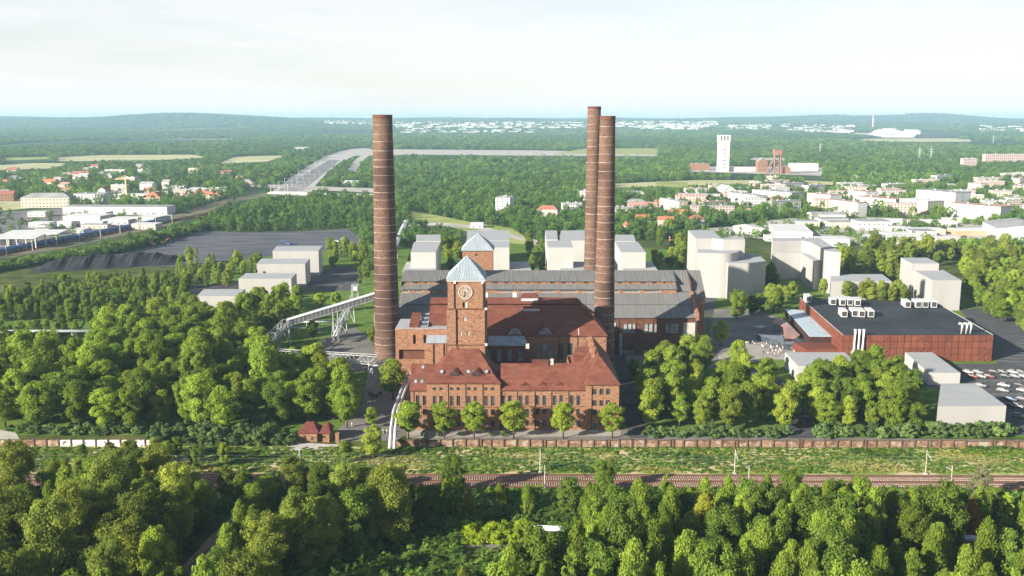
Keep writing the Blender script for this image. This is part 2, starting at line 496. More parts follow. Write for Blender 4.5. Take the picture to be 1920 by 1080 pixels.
patch("field", [(1235,266),(1330,266),(1335,261),(1245,261)], m_field, "thin pale field left of the shaft tower", .3)
patch("field", [(820,270),(960,270),(965,266),(830,266)], m_fieldg, "thin green field beyond the wood in the middle", .3)
patch("field", [(200,274),(330,274),(320,270),(210,270)], m_fieldg, "thin far field at the left", .3)
patch("clearing", [(1400,300),(1470,301),(1480,296),(1410,296)], m_yard, "pale clearing behind the shaft tower", .3)
patch("clearing", [(1500,345),(1560,347),(1570,341),(1510,339)], m_field, "pale clearing above the estate")
patch("street", [(455,350),(700,362),(770,362),(770,357),(690,353),(460,345)], m_yard, "pale road crossing the rail yard")
patch("estate_ground", [(1150,372),(1400,400),(1460,418),(1540,412),(1700,410),(1840,428),(1930,430),(1930,360),(1840,345),(1700,352),(1540,350),(1420,340),(1150,350)], m_grass, "grass between the housing blocks", .1, False)
patch("trading_estate", [(1290,430),(1380,425),(1450,412),(1580,405),(1850,418),(1960,440),(1960,452),(1850,446),(1760,470),(1650,470),(1590,455),(1440,448),(1330,447)], m_yard, "bright sunlit yards of the trading estate")
patch("sand_strip", [(1150,352),(1420,345),(1420,338),(1300,338),(1150,345)], m_field, "pale strip behind the housing")
patch("sand_strip", [(1390,262),(1560,266),(1820,266),(1820,259),(1560,256),(1390,257)], m_field, "pale strip of bare ground beyond the wood", .3)
patch("shaft_yard", [(1290,322),(1540,330),(1545,314),(1360,312),(1290,314)], m_yard, "pale ground round the shaft tower")
patch("meadow", [(1230,350),(1290,352),(1290,342),(1230,340)], m_fieldg, "small meadow behind the housing", .14)
patch("meadow", [(770,395),(900,420),(960,428),(1000,455),(1010,462),(940,456),(860,430),(760,408)], m_fieldg, "sunlit clearing behind the pale blocks")
patch("lane", [(745,420),(820,418),(900,424),(1010,452),(1005,458),(890,430),(820,424),(745,426)], m_yard, "pale lane behind the works", .16)
patch("meadow", [(1715,410),(1745,412),(1740,385),(1722,385)], m_fieldg, "bright lawn between housing blocks", .16)
patch("meadow", [(-40,622),(150,616),(160,600),(60,598),(-40,604)], m_grass, "rough grass by the left pipeline", .06)

# railway in front of the wall
sheet("railway_bank", [(-300,300),(-300,262),(300,262),(300,309),(40,311),(-40,312),(-150,313)], .03, m_bank, "dry and green grass bank between wall and tracks", pix=False)
sheet("track_bed", [(-300,286.6),(-300,274.8),(-20,275.2),(300,272.4),(300,284.2),(-20,287)], .10, m_ballast, "brown ballast bed of the railway", pix=False)
def tl(x): return 281.0 - (x+20)*.0085 if x > -20 else 281.0
rail_proto = {}
for k, off in enumerate((2.4, -2.6)):
    t = thing("railway_track", ["railway track nearer the brick wall", "railway track nearer the foreground wood"][k], "railway track", (0,0,0), 0, "twin tracks in front of the wall")
    for s in (-.75, .75):
        b = MB()
        xs = [-300, -20, 300]
        for i in range(2):
            b.bar((xs[i], tl(xs[i])+off+s, .42), (xs[i+1], tl(xs[i+1])+off+s, .42), .10, .18)
        b.build("rail", m_rail, t)
    b = MB()
    x = -170.0
    while x < 175:
        y = tl(x)+off
        b.box(x-.15, x+.15, y-1.45, y+1.45, .1, .32); x += .72
    tag(b.build("sleepers", m_sleeper, t), None, None, None, "stuff")
# foreground road and bare tracks
sheet("lane", [(330,1085),(395,1085),(455,1000),(470,975),(455,970),(420,1000)], .05, m_asph_l, "grey lane in the lower left wood")
sheet("verge", [(320,1085),(400,1085),(480,980),(475,955),(440,965),(390,1010)], .035, m_dirt, "brown verge of the lane")
sheet("dirt_track", [(1770,1040),(1985,1058),(1985,1020),(1880,1010),(1790,1005)], .035, m_dirt, "bare earth track at the lower right")
sheet("dirt_track", [(860,1025),(1010,1030),(1090,1022),(1000,1012),(900,1012)], .035, m_asph_l, "dark path below the bright shrubs")
sheet("verge", [(-40,960),(60,955),(90,935),(40,930),(-40,940)], .035, m_dirt, "bare patch at the left edge below the railway")
sheet("ramp", [(545,850),(600,850),(640,834),(560,830),(535,832)], .055, m_conc, "pale concrete apron in front of the gatehouse")
sheet("ramp", [(-40,832),(40,830),(30,812),(0,806),(-40,815)], .06, m_conc, "pale concrete ramp at the left edge")
clear([(30,545),(345,528),(345,480),(60,478)], (0,))
# ------------------------------------------------------------------ brick power station
def facade(b, x0, x1, Y, z0, z1, ops, dep=.4):
    xs = sorted({x0, x1, *[min(max(o[i], x0), x1) for o in ops for i in (0, 1)]})
    zs = sorted({z0, z1, *[min(max(o[i], z0), z1) for o in ops for i in (2, 3)]})
    for i in range(len(xs)-1):
        for j in range(len(zs)-1):
            cx = (xs[i]+xs[i+1])/2; cz = (zs[j]+zs[j+1])/2
            if any(o[0] < cx < o[1] and o[2] < cz < o[3] for o in ops): continue
            b.quad((xs[i],Y,zs[j]), (xs[i+1],Y,zs[j]), (xs[i+1],Y,zs[j+1]), (xs[i],Y,zs[j+1]))
    for a, c, d, e in ops:
        y2 = Y+dep
        b.quad((a,Y,d),(a,Y,e),(a,y2,e),(a,y2,d)); b.quad((c,Y,e),(c,Y,d),(c,y2,d),(c,y2,e))
        b.quad((a,Y,d),(a,y2,d),(c,y2,d),(c,Y,d)); b.quad((a,Y,e),(c,Y,e),(c,y2,e),(a,y2,e))
WIN = {}
def window(parent, x, Y, z, w, h, nx=2, nz=3, fm=None, gm=None, name="window", rot=0, bar=.09):
    fm = fm or m_frame; gm = gm or m_glass
    k = (round(w,2), round(h,2), nx, nz, fm.name, gm.name, bar)
    if k not in WIN:
        b = MB()
        for i in range(nx+1):
            c = -w/2 + w*i/nx; t = bar*(.8 if 0 < i < nx else 1.2)
            c = min(max(c, -w/2+t/2), w/2-t/2)
            b.box(c-t/2, c+t/2, -.05, .05, 0, h)
        for j in range(nz+1):
            c = h*j/nz; t = bar*(.8 if 0 < j < nz else 1.2)
            c = min(max(c, t/2), h-t/2)
            b.box(-w/2, w/2, -.045, .045, c-t/2, c+t/2)
        g = MB(); g.box(-w/2, w/2, .0, .03, 0, h)
        WIN[k] = (b.mesh("window", fm), g.mesh("pane", gm))
    o = obj(name, WIN[k][0], parent, (x, Y, z), rot)
    obj("pane", WIN[k][1], o)
    return o
def seams(b, a0, a1, c0, c1, step, h=.12, w=.09):
    """raised seams from edge a0-a1 (low) to edge c0-c1 (high)"""
    a0, a1, c0, c1 = map(Vector, (a0, a1, c0, c1))
    n = max(1, int((a1-a0).length/step))
    nr = (a1-a0).cross(c0-a0).normalized()
    if nr.z < 0: nr = -nr
    for i in range(1, n):
        t = i/n
        p = a0.lerp(a1, t)+nr*h/2; q = c0.lerp(c1, t)+nr*h/2
        if (q-p).length > .3: b.bar(p, q, w, h)
def roofplane(b, pts, th=.25):
    """a roof slope with thickness; pts in order"""
    pts = [Vector(p) for p in pts]
    n = (pts[1]-pts[0]).cross(pts[2]-pts[0]).normalized()
    if n.z < 0: pts.reverse(); n = -n
    low = [p-n*th for p in pts]
    b.poly(pts); b.poly(list(reversed(low)))
    for i in range(len(pts)):
        j = (i+1) % len(pts)
        b.quad(pts[i], low[i], low[j], pts[j])
def eyebrow(parent, x, y, z, w, h, depth, m, gm):
    """curved eyebrow dormer: arched glass front, roof running back into the slope"""
    b = MB(); g = MB(); n = 8
    fr = [(x-w/2+w*i/n, y, z+h*math.sin(math.pi*i/n)**.8) for i in range(n+1)]
    wide = [(x-w*.8+w*1.6*i/n, y+.05, z+.02+ (h*1.02)*max(0, math.sin(math.pi*i/n))**1.6) for i in range(n+1)]
    bk = [(x-w*.25+w*.5*i/n, y+depth, z+depth*.8+h*.15) for i in range(n+1)]
    for i in range(n):
        b.quad((wide[i][0], y-.25, wide[i][2]+.18), (wide[i+1][0], y-.25, wide[i+1][2]+.18), bk[i+1], bk[i])
        b.quad((wide[i][0], y-.25, wide[i][2]-.05), (wide[i+1][0], y-.25, wide[i+1][2]-.05), (wide[i+1][0], y-.25, wide[i+1][2]+.18), (wide[i][0], y-.25, wide[i][2]+.18))
        g.quad((fr[i][0], y, z), (fr[i+1][0], y, z), fr[i+1], fr[i])
    d = b.build("dormer", m, parent)
    g.build("pane", gm, d)
    return d

# ---- office building along the road, front wall at Y = 330
Y0 = 330.0
X = lambda u, Y=Y0: Q(u, 760, Y).x
Z = lambda v, Y=Y0: Q(960, v, Y).z
off = thing("office_building", "long brick office building with red hipped roofs behind the six street trees", "building", (0, Y0, 0))
off.location = (0,0,0)
ow = MB()
wins = []                                     # (x, z0, z1, w, nx, nz)
upL = [783.4,796.2,815.4,827.6,847.4,859.8,879.5,891.8,911.5,924.1]
upM = [943.9,956.1,976.3,988.5,1007.9,1020.7,1040,1052.3,1072,1084.3]
upR = [1114.4,1127.3,1139.5]
xe, xl, xm, xr, xend = X(770), X(801), X(938), X(1098), X(1160)
zE, zL, zM, zR = Z(732), Z(717), Z(731), Z(720)
for u in upL+upM:
    wins.append((X(u), Z(760), Z(741.5), 1.28, 2, 4))
    wins.append((X(u), Z(777), Z(766.5), 1.28, 2, 2))
    wins.append((X(u), Z(799), Z(788), 1.28, 2, 2))
for u in upL[2:]: wins.append((X(u), Z(731), Z(725.5), 1.15, 2, 1))
for u in upR:
    for a, c in ((739,728),(760,749.5),(777.5,767),(799,788)):
        if u == upR[0] and a == 799: continue
        wins.append((X(u), Z(a), Z(c), 1.45, 2, 2))
door = (X(1113)-.8, X(1113)+.8, 0.0, 2.7)
def ops_in(a, c): return [(x-w/2, x+w/2, z0, z1) for x, z0, z1, w, nx, nz in wins if a < x < c]
facade(ow, xe, xl, Y0, 0, zE, ops_in(xe, xl))
facade(ow, xl, xm, Y0-.6, 0, zL, ops_in(xl, xm))
facade(ow, xm, xr, Y0, 0, zM, ops_in(xm, xr))
facade(ow, xr, xend, Y0-.6, 0, zR, ops_in(xr, xend)+[door])
for x, z in ((xl, zL), (xm, zL), (xr, zR)):
    ow.quad((x,Y0-.6,0),(x,Y0+18,0),(x,Y0+18,z),(x,Y0-.6,z))
for x, z in ((xe, zE),):
    ow.poly([(x,Y0+16,0),(x,Y0,0),(x,Y0,z),(x,Y0+8,Z(682,338)),(x,Y0+16,z)])
ow.quad((xend,Y0-.6,0),(xend,Y0+42,0),(xend,Y0+42,zR),(xend,Y0-.6,zR))
ow.quad((xend,Y0+42,0),(22,Y0+42,0),(22,Y0+42,zR),(xend,Y0+42,zR))
ow.quad((22,Y0+42,0),(22,Y0+15,0),(22,Y0+15,zR),(22,Y0+42,zR))
ow.quad((xm,Y0+16,0),(xe,Y0+16,0),(xe,Y0+16,zE),(xm,Y0+16,zE))
ow.quad((xr,Y0+16,0),(xm,Y0+16,0),(xm,Y0+16,zM),(xr,Y0+16,zM))
ow.quad((xm,Y0+22,0),(xl,Y0+22,0),(xl,Y0+22,zL),(xm,Y0+22,zL))
ow.build("wall", m_brick, off)
for x, z0, z1, w, nx, nz in wins:
    yy = Y0 + .28 - (.6 if xl < x < xm or x > xr else 0)
    window(off, x, yy, z0, w, z1-z0, nx, nz)
d = window(off, (door[0]+door[1])/2, Y0-.35, .02, 1.6, 2.66, 2, 3, m_black, m_glassb, "door")
b = MB(); b.box(door[0]-.8, door[1]+.8, Y0-2.2, Y0-.62, .07, .3); b.build("doorstep", m_conc, off)
b = MB()
for a, c, z, y in ((xe, xl, zE, Y0), (xl, xm, zL, Y0-.6), (xm, xr, zM, Y0), (xr, xend, zR, Y0-.6)):
    b.box(a+.01, c-.01, y-.28, y-.003, z-.42, z-.08)
b.build("cornice", m_brick_dark, off)
b = MB()
for a, c, y in ((xe, xl, Y0), (xl, xm, Y0-.6), (xm, xr, Y0)):
    b.box(a+.02, c-.02, y-.12, y-.004, Z(763), Z(762))
b.build("string_course", m_brick_dark, off)
for u, zt, y in ((776,zE,Y0),(841,zL,Y0-.6),(873.5,zL,Y0-.6),(905.5,zL,Y0-.6),(938.6,zL,Y0-.3),(970,zM,Y0),(1002.8,zM,Y0),(1034,zM,Y0),(1066,zM,Y0),(1109,zR,Y0-.6)):
    b = MB(); b.bar((X(u), y-.14, .1), (X(u), y-.14, zt-.3), .2, sides=6); b.build("downpipe", m_black, off)
# sills
for x, z0, z1, w, nx, nz in wins:
    pass
# roofs
b = MB()
zr = Z(653, 341)
a, c = xl-.4, xm+.4; y0, y1 = Y0-1.1, Y0+22.4
rl, rr = Q(847, 653, 341).x, Q(897, 653, 341).x
def bell(b, a, c, y0, y1, z0, rl, rr, zr, mid=.28, sag=.9):
    """hipped roof with a flared foot"""
    ym = (y0+y1)/2
    k = mid
    e = [Vector((a,y0,z0)),Vector((c,y0,z0)),Vector((c,y1,z0)),Vector((a,y1,z0))]
    t = [Vector((rl,ym,zr)),Vector((rr,ym,zr)),Vector((rr,ym,zr)),Vector((rl,ym,zr))]
    m_ = []
    for p, q in zip(e, t):
        r = p.lerp(q, k); r.z -= sag; m_.append(r)
    for i in range(4):
        j = (i+1) % 4
        roofplane(b, [e[i], e[j], m_[j], m_[i]])
        roofplane(b, [m_[i], m_[j], t[j], t[i]] if i in (0, 2) else [m_[i], m_[j], t[j]])
bell(b, a, c, y0, y1, zL-.05, rl, rr, zr)
rf = b.build("roof", m_tile, off); rf["label"] = "red tiled hipped roof over the left block"
for u in (858, 905): eyebrow(rf, X(u-7 if u==858 else 892, 332), 331.6, Z(703, 331.6), 3.0, 1.05, 2.6, m_tile_b, m_glass)
for u, v in ((828,699),(878,699),(912,699)):
    p = Q(u, v, 332.6); w_ = window(rf, p.x, 332.35, p.z-.1, 1.35, 1.5, 1, 1, m_frame, m_bluegrey, "skylight"); w_.rotation_euler = (R(-48), 0, 0)
b = MB(); b.box(Q(858,654,341).x-.5, Q(858,654,341).x+.5, 340.2, 341.2, zr-1.2, zr+1.3); b.build("roof_chimney", m_brick_dark, rf)
# left extension and middle range
b = MB()
zt = Z(682, 338)
roofplane(b, [(xe-.3,Y0-.5,zE),(xl+6,Y0-.5,zE),(xl+6,338,zt),(xe-.3,338,zt)])
roofplane(b, [(xe-.3,346.5,zE),(xl+6,346.5,zE),(xl+6,338,zt),(xe-.3,338,zt)])
rf = b.build("roof", m_tile, off); rf["label"] = "red tiled roof at the left end"
for u, v, Yd in ((779,718,332.2),(791,718,332.2),(793,691,336.6)):
    p = Q(u, v, Yd); w_ = window(rf, p.x, Yd-.35, p.z, 1.2, 1.5, 1, 1, m_frame, m_bluegrey, "skylight"); w_.rotation_euler = (R(-46), 0, 0)
b = MB()
zt = Z(681, 338)
roofplane(b, [(xm+.1,Y0-.5,zM),(xr+4,Y0-.5,zM),(xr+4,338,zt),(xm+.1,338,zt)])
roofplane(b, [(xm+.1,346.5,zM),(xr+4,346.5,zM),(xr+4,338,zt),(xm+.1,338,zt)])
rf = b.build("roof", m_tile, off); rf["label"] = "long red tiled roof of the middle range"
for u in (983, 1016, 1048): eyebrow(rf, X(u, 331.3), 331.1, Z(726, 331.1), 3.2, 1.25, 2.4, m_tile_b, m_glass)
for u, v in ((945,719),(957,719),(1073,719),(1085,719)):
    p = Q(u, v, 332.0); w_ = window(rf, p.x, 331.65, p.z, 1.3, 1.6, 1, 1, m_frame, m_bluegrey, "skylight"); w_.rotation_euler = (R(-46), 0, 0)
q = Q(1013, 681, 338)
b = MB(); b.box(q.x-2.9, q.x+2.9, 336.9, 339.1, zt-1, zt+.9); b.box(q.x-3.1, q.x+3.1, 336.7, 339.3, zt+.9, zt+1.15); b.build("ridge_vent", m_tile_b, rf)
b = MB(); b.box(q.x+3.6, q.x+4.8, 337.4, 338.6, zt-.5, zt+1.6); b.build("vent_pipe", m_conc, rf)
# right wing: hipped front, ridge running back, wider rear
b = MB()
zq = 26.3; rx = 31.2
e0, e1 = xr-.4, xend+.5
roofplane(b, [(e0,Y0-1.1,zR),(e1,Y0-1.1,zR),(rx,336.4,zq)])
roofplane(b, [(e1,Y0-1.1,zR),(e1,372.5,zR),(rx,366,zq),(rx,336.4,zq)])
roofplane(b, [(e0,Y0-1.1,zR),(e0,346,zR),(rx,346,zq),(rx,336.4,zq)])
roofplane(b, [(21.6,345.5,zR-2.2),(21.6,372.5,zR-2.2),(rx,366,zq),(rx,345.5,zq)])
roofplane(b, [(21.6,372.5,zR-2.2),(e1,372.5,zR),(rx,366,zq)])
b.poly([(21.6,345.52,zR-2.2),(e0,345.52,zR-.1),(rx,345.52,zq-.1)])
rf = b.build("roof", m_tile, off); rf["label"] = "red tiled roof of the right wing"
eyebrow(rf, Q(1128,712,331.6).x, 331.4, Z(711.5, 331.4), 3.4, 1.2, 2.2, m_tile_b, m_glass)
p = Q(1127, 694, 333.8); w_ = window(rf, p.x, 333.3, p.z, 1.7, 1.7, 1, 1, m_frame, m_glass, "skylight"); w_.rotation_euler = (R(-52), 0, 0)
for yy, h in ((341, 2.2), (349, 3.0), (356, 2.6)):
    b = MB(); b.box(rx-2.2, rx-1.0, yy, yy+1.6, zq-2.5, zq+h*.6); b.box(rx-2.3, rx-.9, yy-.1, yy+1.7, zq+h*.6, zq+h*.6+.25); b.build("roof_chimney", m_brick, rf)
b = MB()
roofplane(b, [(23.0,351,22.2),(29.4,351,22.2),(30.2,355,24.6),(24.0,355,24.6)]); b.box(23.4,29.2,351.3,354.6,19,22.0)
b.build("dormer", m_tile, rf)
foot([(xe,Y0),(xend,Y0+42)])

# ---- clock tower
tw = thing("clock_tower", "square brick clock tower with pale blue tent roof", "tower")
YT = 361.0
TX = lambda u: Q(u, 560, YT).x
TZ = lambda v: Q(960, v, YT).z
t0, t1 = TX(839.5), TX(908.5); l0, l1 = TX(837), TX(911.5)
zs_, ze = TZ(578), TZ(524.5)
b = MB()
lw = [(TX(868.5), TX(874), TZ(602), TZ(594.5)), (TX(861.5), TX(865.5), TZ(628.5), TZ(621)), (TX(875.5), TX(879.5), TZ(628.5), TZ(621))]
uw = [(TX(867.5), TX(876.5), TZ(577), TZ(566.5))]
facade(b, l0, l1, YT-.5, 0, zs_, lw); facade(b, t0, t1, YT, zs_, ze, uw)
D = 16.4
for (a0, a1, yf, z0, z1) in ((l0, l1, YT-.5, 0, zs_), (t0, t1, YT, zs_, ze)):
    y1 = YT+D + (.5 if z0 == 0 else 0)
    b.quad((a1,yf,z0),(a1,y1,z0),(a1,y1,z1),(a1,yf,z1)); b.quad((a1,y1,z0),(a0,y1,z0),(a0,y1,z1),(a1,y1,z1)); b.quad((a0,y1,z0),(a0,yf,z0),(a0,yf,z1),(a0,y1,z1))
b.quad((l0,YT-.5,zs_),(l1,YT-.5,zs_),(l1,YT+D+.5,zs_),(l0,YT+D+.5,zs_))
b.build("wall", m_brick, tw)
for o_ in lw: window(tw, (o_[0]+o_[1])/2, YT-.25, o_[2], o_[1]-o_[0], o_[3]-o_[2], 2, 2, m_framew, m_glassb)
o_ = uw[0]; window(tw, o_[0]+1.45, YT+.25, o_[2], 1.1, o_[3]-o_[2], 1, 4, m_framew, m_boxw, "louvre"); window(tw, o_[0]+.42, YT+.3, o_[2], .8, o_[3]-o_[2], 1, 1, m_black, m_black, "shutter")
b = MB(); b.box(l0-.1, l1+.1, YT-.75, YT-.503, zs_-.35, zs_+.02); b.box(l1+.003, l1+.15, YT-.75, YT+D+.6, zs_-.35, zs_+.02); b.build("string_course", m_brick_dark, tw)
b = MB(); b.box(l0-.1, l1+.1, YT-.7, YT-.503, TZ(647), TZ(645.5)); b.build("string_course", m_brick_dark, tw)
for u, y, z0, z1, w in ((852, YT-.15, zs_+.1, ze-.1, .45), (906.3, YT-.15, zs_+.1, ze-.1, .4), (855.2, YT-.68, TZ(647), zs_-.4, .5), (909.6, YT-.68, TZ(675), zs_-.4, .35)):
    b = MB(); b.bar((TX(u), y, z0), (TX(u), y, z1), w, sides=6); b.build("downpipe", m_black, tw)
for u, v, y in ((852.5,529.5,YT-.35),(904.5,529.5,YT-.35),(911,579,YT-.9),(911.5,646,YT-.9)):
    b = MB(); p = Q(u, v, y); b.box(p.x-.45, p.x+.45, p.y-.3, p.y+.2, p.z-.45, p.z+.45); b.build("lamp", m_white, tw)
# clock
ck = MB(); cc = Q(872.5, 548, YT-.12); n = 32; r0 = 2.75
ring = lambda r, y: [(cc.x+r*math.sin(2*math.pi*i/n), y, cc.z+r*math.cos(2*math.pi*i/n)) for i in range(n)]
A, B = ring(r0, YT-.3), ring(r0-.42, YT-.3); A2 = ring(r0, YT-.005)
for i in range(n):
    j = (i+1) % n
    ck.quad(A[i], B[i], B[j], A[j]); ck.quad(A[i], A[j], A2[j], A2[i])
m_clock = mat("weathered clock white", (.36,.33,.29), (.44,.41,.37), nscale=1.0)
cl = ck.build("clock_face", m_clock, tw)
A, B = ring(.95, YT-.28), ring(.55, YT-.28); ck = MB()
for i in range(n): ck.quad(A[i], B[i], B[(i+1)%n], A[(i+1)%n])
ck.build("clock_hub", m_clock, cl)
b = MB(); b.poly(list(reversed(ring(r0-.3, YT-.10)))); b.build("clock_plate", mat("clock plate", (.34,.22,.15), (.42,.30,.22), nscale=1.2), cl)
for h in range(12):
    t = 2*math.pi*h/12
    p0 = Vector((cc.x+1.35*math.sin(t), YT-.22, cc.z+1.35*math.cos(t))); p1 = Vector((cc.x+2.15*math.sin(t), YT-.22, cc.z+2.15*math.cos(t)))
    barobj("numeral", p0, p1, .26, m_clock, cl, .1)
for t, l, w in ((R(205), 2.0, .32), (R(285), 1.45, .38)):
    barobj("clock_hand", (cc.x, YT-.36, cc.z), (cc.x+l*math.sin(t), YT-.36, cc.z+l*math.cos(t)), w, m_frame, cl, .08)
# tent roof in two slopes with seams
def tent(parent, x0, x1, y0, y1, z0, zm, zt, k, m, seam=1.05):
    b = MB(); s = MB()
    cx, cy = (x0+x1)/2, (y0+y1)/2
    e = [Vector((x0,y0,z0)),Vector((x1,y0,z0)),Vector((x1,y1,z0)),Vector((x0,y1,z0))]
    q = [Vector((cx+(p.x-cx)*k, cy+(p.y-cy)*k, zm)) for p in e]; t = Vector((cx,cy,zt))
    for i in range(4):
        j = (i+1) % 4
        roofplane(b, [e[i], e[j], q[j], q[i]], .2); roofplane(b, [q[i], q[j], t], .2)
        seams(s, e[i], e[j], q[i], q[j], seam, .13, .11); 
        n_ = max(2, int((q[j]-q[i]).length/seam))
        for a in range(1, n_):
            f = a/n_; p = q[i].lerp(q[j], f); g = 1-abs(2*f-1)
            top = (q[i] if f < .5 else q[j]).lerp(t, min(f, 1-f)*2)
            s.bar(p+Vector((0,0,.06)), top+Vector((0,0,.06)), .11, .13)
    r = b.build("roof", m, parent)
    tag(s.build("seams", m_bluemetal2, r), None, None, None, "stuff")
    return r
m_bluemetal2 = mat("blue sheet seam", (.33,.42,.49), (.45,.53,.58), nscale=.5, rough=.5)
tent(tw, t0-.5, t1+.5, YT-.6, YT+D+.6, ze, TZ(504.5)-1.1, Q(873,478.5,YT+D/2).z, .66, m_bluemetal)
b = MB(); b.box(t0-.35, t1+.35, YT-.45, YT+D+.4, ze-.7, ze-.02); b.build("cornice", m_boxw, tw)
foot([(l0,YT),(l1,YT+D)])

# ---- second tower behind the boiler house
t2 = thing("rear_tower", "brick tower with pale blue tent roof standing behind the long boiler house", "tower")
Y2 = 492.0
a0, a1 = Q(867,490,Y2).x, Q(924,490,Y2).x; z2 = Q(960,470,Y2).z
b = MB(); op = [(Q(893,478,Y2).x-.6, Q(893,478,Y2).x+.6, Q(0,480,Y2).z, Q(0,475.5,Y2).z)]
facade(b, a0, a1, Y2, 0, z2, op)
b.quad((a1,Y2,0),(a1,Y2+16,0),(a1,Y2+16,z2),(a1,Y2,z2)); b.quad((a1,Y2+16,0),(a0,Y2+16,0),(a0,Y2+16,z2),(a1,Y2+16,z2)); b.quad((a0,Y2+16,0),(a0,Y2,0),(a0,Y2,z2),(a0,Y2+16,z2))
b.build("wall", m_brick, t2)
o_ = op[0]; window(t2, (o_[0]+o_[1])/2, Y2+.2, o_[2], 1.2, o_[3]-o_[2], 1, 2, m_frame, m_glass)
tent(t2, a0-.6, a1+.6, Y2-.6, Y2+16.6, z2, Q(0,457,Y2+3).z, Q(895,437,Y2+8).z, .68, m_bluemetal, 1.2)
foot([(a0,Y2),(a1,Y2+16)])

# ---- chimneys
def chimney(label, x, y, r0, r1, h, nb):
    t = thing("chimney", label, "chimney", (x, y, 0), 0, "tall round brick chimneys")
    b = MB(); n = 40; zz = [0, h*.12, h*.35, h*.6, h*.82, h]
    rr = [r0+(r1-r0)*(z/h)**.85 for z in zz]
    for z, r in zip(zz, rr):
        for i in range(n): b.v.append((r*math.cos(2*math.pi*i/n), r*math.sin(2*math.pi*i/n), z))
    for k in range(len(zz)-1):
        for i in range(n):
            j = (i+1) % n; b.f.append((k*n+i, k*n+j, (k+1)*n+j, (k+1)*n+i))
    # open mouth
    m0 = (len(zz)-1)*n
    for z, r in ((h, r1-.7), (h-6, r1-.7)):
        for i in range(n): b.v.append((r*math.cos(2*math.pi*i/n), r*math.sin(2*math.pi*i/n), z))
    for i in range(n):
        j = (i+1) % n
        b.f.append((m0+i, m0+j, m0+n+j, m0+n+i)); b.f.append((m0+n+i, m0+n+j, m0+2*n+j, m0+2*n+i))
    b.f.append(tuple(m0+2*n+i for i in range(n)))
    b.build("shaft", m_chim, t, True)
    bm_ = MB(); n = 40
    for z, r in ((-.5,1.012),(-.5,1.03),(.5,1.03),(.5,1.012)):
        for i in range(n): bm_.v.append((r*math.cos(2*math.pi*i/n), r*math.sin(2*math.pi*i/n), z))
    for k in range(3):
        for i in range(n): bm_.f.append((k*n+i, k*n+(i+1)%n, (k+1)*n+(i+1)%n, (k+1)*n+i))
    me = bm_.mesh("band", m_band)
    for k in range(nb):
        z = h*(k+.7)/nb - random.uniform(-.5,.5)
        if z > h-1: continue
        r = r0+(r1-r0)*(z/h)**.85
        o_b = obj("band", me, t, (0,0,z), None, (r, r, random.choice((.12,.15,.2))))
        o_b.rotation_euler = (random.uniform(-.012,.012), random.uniform(-.012,.012), random.uniform(0,6))
    tb = MB(); 
    for i in range(n):
        j = (i+1) % n; f_ = lambda r, k, z: (r*math.cos(2*math.pi*k/n), r*math.sin(2*math.pi*k/n), z)
        tb.quad(f_(r1+.12,i,h-1.6), f_(r1+.12,j,h-1.6), f_(r1+.12,j,h+.05), f_(r1+.12,i,h+.05)); tb.quad(f_(r1+.12,i,h+.05), f_(r1+.12,j,h+.05), f_(r1-.72,j,h+.05), f_(r1-.72,i,h+.05))
    tb.build("crown_rim", m_brick_dark, t)
    foot([(x-r0,y-r0),(x+r0,y+r0)])
chimney("thick brick chimney standing alone left of the clock tower", -58.2, 438, 6.1, 4.35, 111.6, 30)
chimney("front brick chimney of the close pair, its foot in shadow", 40.9, 417, 4.9, 3.3, 111.0, 30)
chimney("rear brick chimney of the close pair, taller and half hidden", 42.3, 502, 4.6, 3.4, 116.0, 30)

# ---- red roofed engine hall behind the offices
eh = thing("engine_hall", "brick engine hall with a huge red hipped roof beside the clock tower", "building")
YE = 385.0
EX = lambda u: Q(u, 640, YE).x
EZ = lambda v: Q(0, v, YE).z
ex0, ex1 = EX(803), EX(1137); zev = EZ(629.5); zrd = Q(0,557.5,405).z; rxr = Q(1081,557,405).x
b = MB()
tall = []
for u in (990, 1011, 1022, 1033): tall.append((EX(u)-.85, EX(u)+.85, EZ(681), EZ(644)))
for u in (1051.5, 1070): tall.append((EX(u)-1.0, EX(u)+1.0, EZ(673), EZ(643.5)))
facade(b, ex0, ex1, YE, 0, zev, tall)
b.quad((ex1,YE,0),(ex1,YE+40,0),(ex1,YE+40,zev),(ex1,YE,zev)); b.quad((ex1,YE+40,0),(ex0,YE+40,0),(ex0,YE+40,zev),(ex1,YE+40,zev))
b.poly([(ex0,YE+40,0),(ex0,YE,0),(ex0,YE,zev),(ex0,YE+20,zrd-.3),(ex0,YE+40,zev)])
b.build("wall", m_brick, eh)
for i, o_ in enumerate(tall): window(eh, (o_[0]+o_[1])/2, YE+.28, o_[2], o_[1]-o_[0], o_[3]-o_[2], 3, 8, m_frame, m_glassb if i < 4 else m_glass)
for u in (1047.5, 1065, 1083):
    bb = MB(); bb.bar((EX(u), YE-.15, 0), (EX(u), YE-.15, zev-.2), .25, sides=6); bb.build("downpipe", m_black, eh)
b = MB()
k = .83                                                   # flatter top strip above the break
brk0 = Vector((ex0-.4, YE-.8+(20.8)*k, zev+(zrd-zev)*k-.55))
hx = lambda f: ex1+.6+(rxr-ex1-.6)*f
pf = lambda f, d=0: Vector((hx(f), YE-.8+20.8*f, zev+(zrd-zev)*f-d))
pb_ = lambda f, d=0: Vector((hx(f), YE+40.8-20.8*f, zev+(zrd-zev)*f-d))
lf = lambda f, d=0: Vector((ex0-.4, YE-.8+20.8*f, zev+(zrd-zev)*f-d))
lb = lambda f, d=0: Vector((ex0-.4, YE+40.8-20.8*f, zev+(zrd-zev)*f-d))
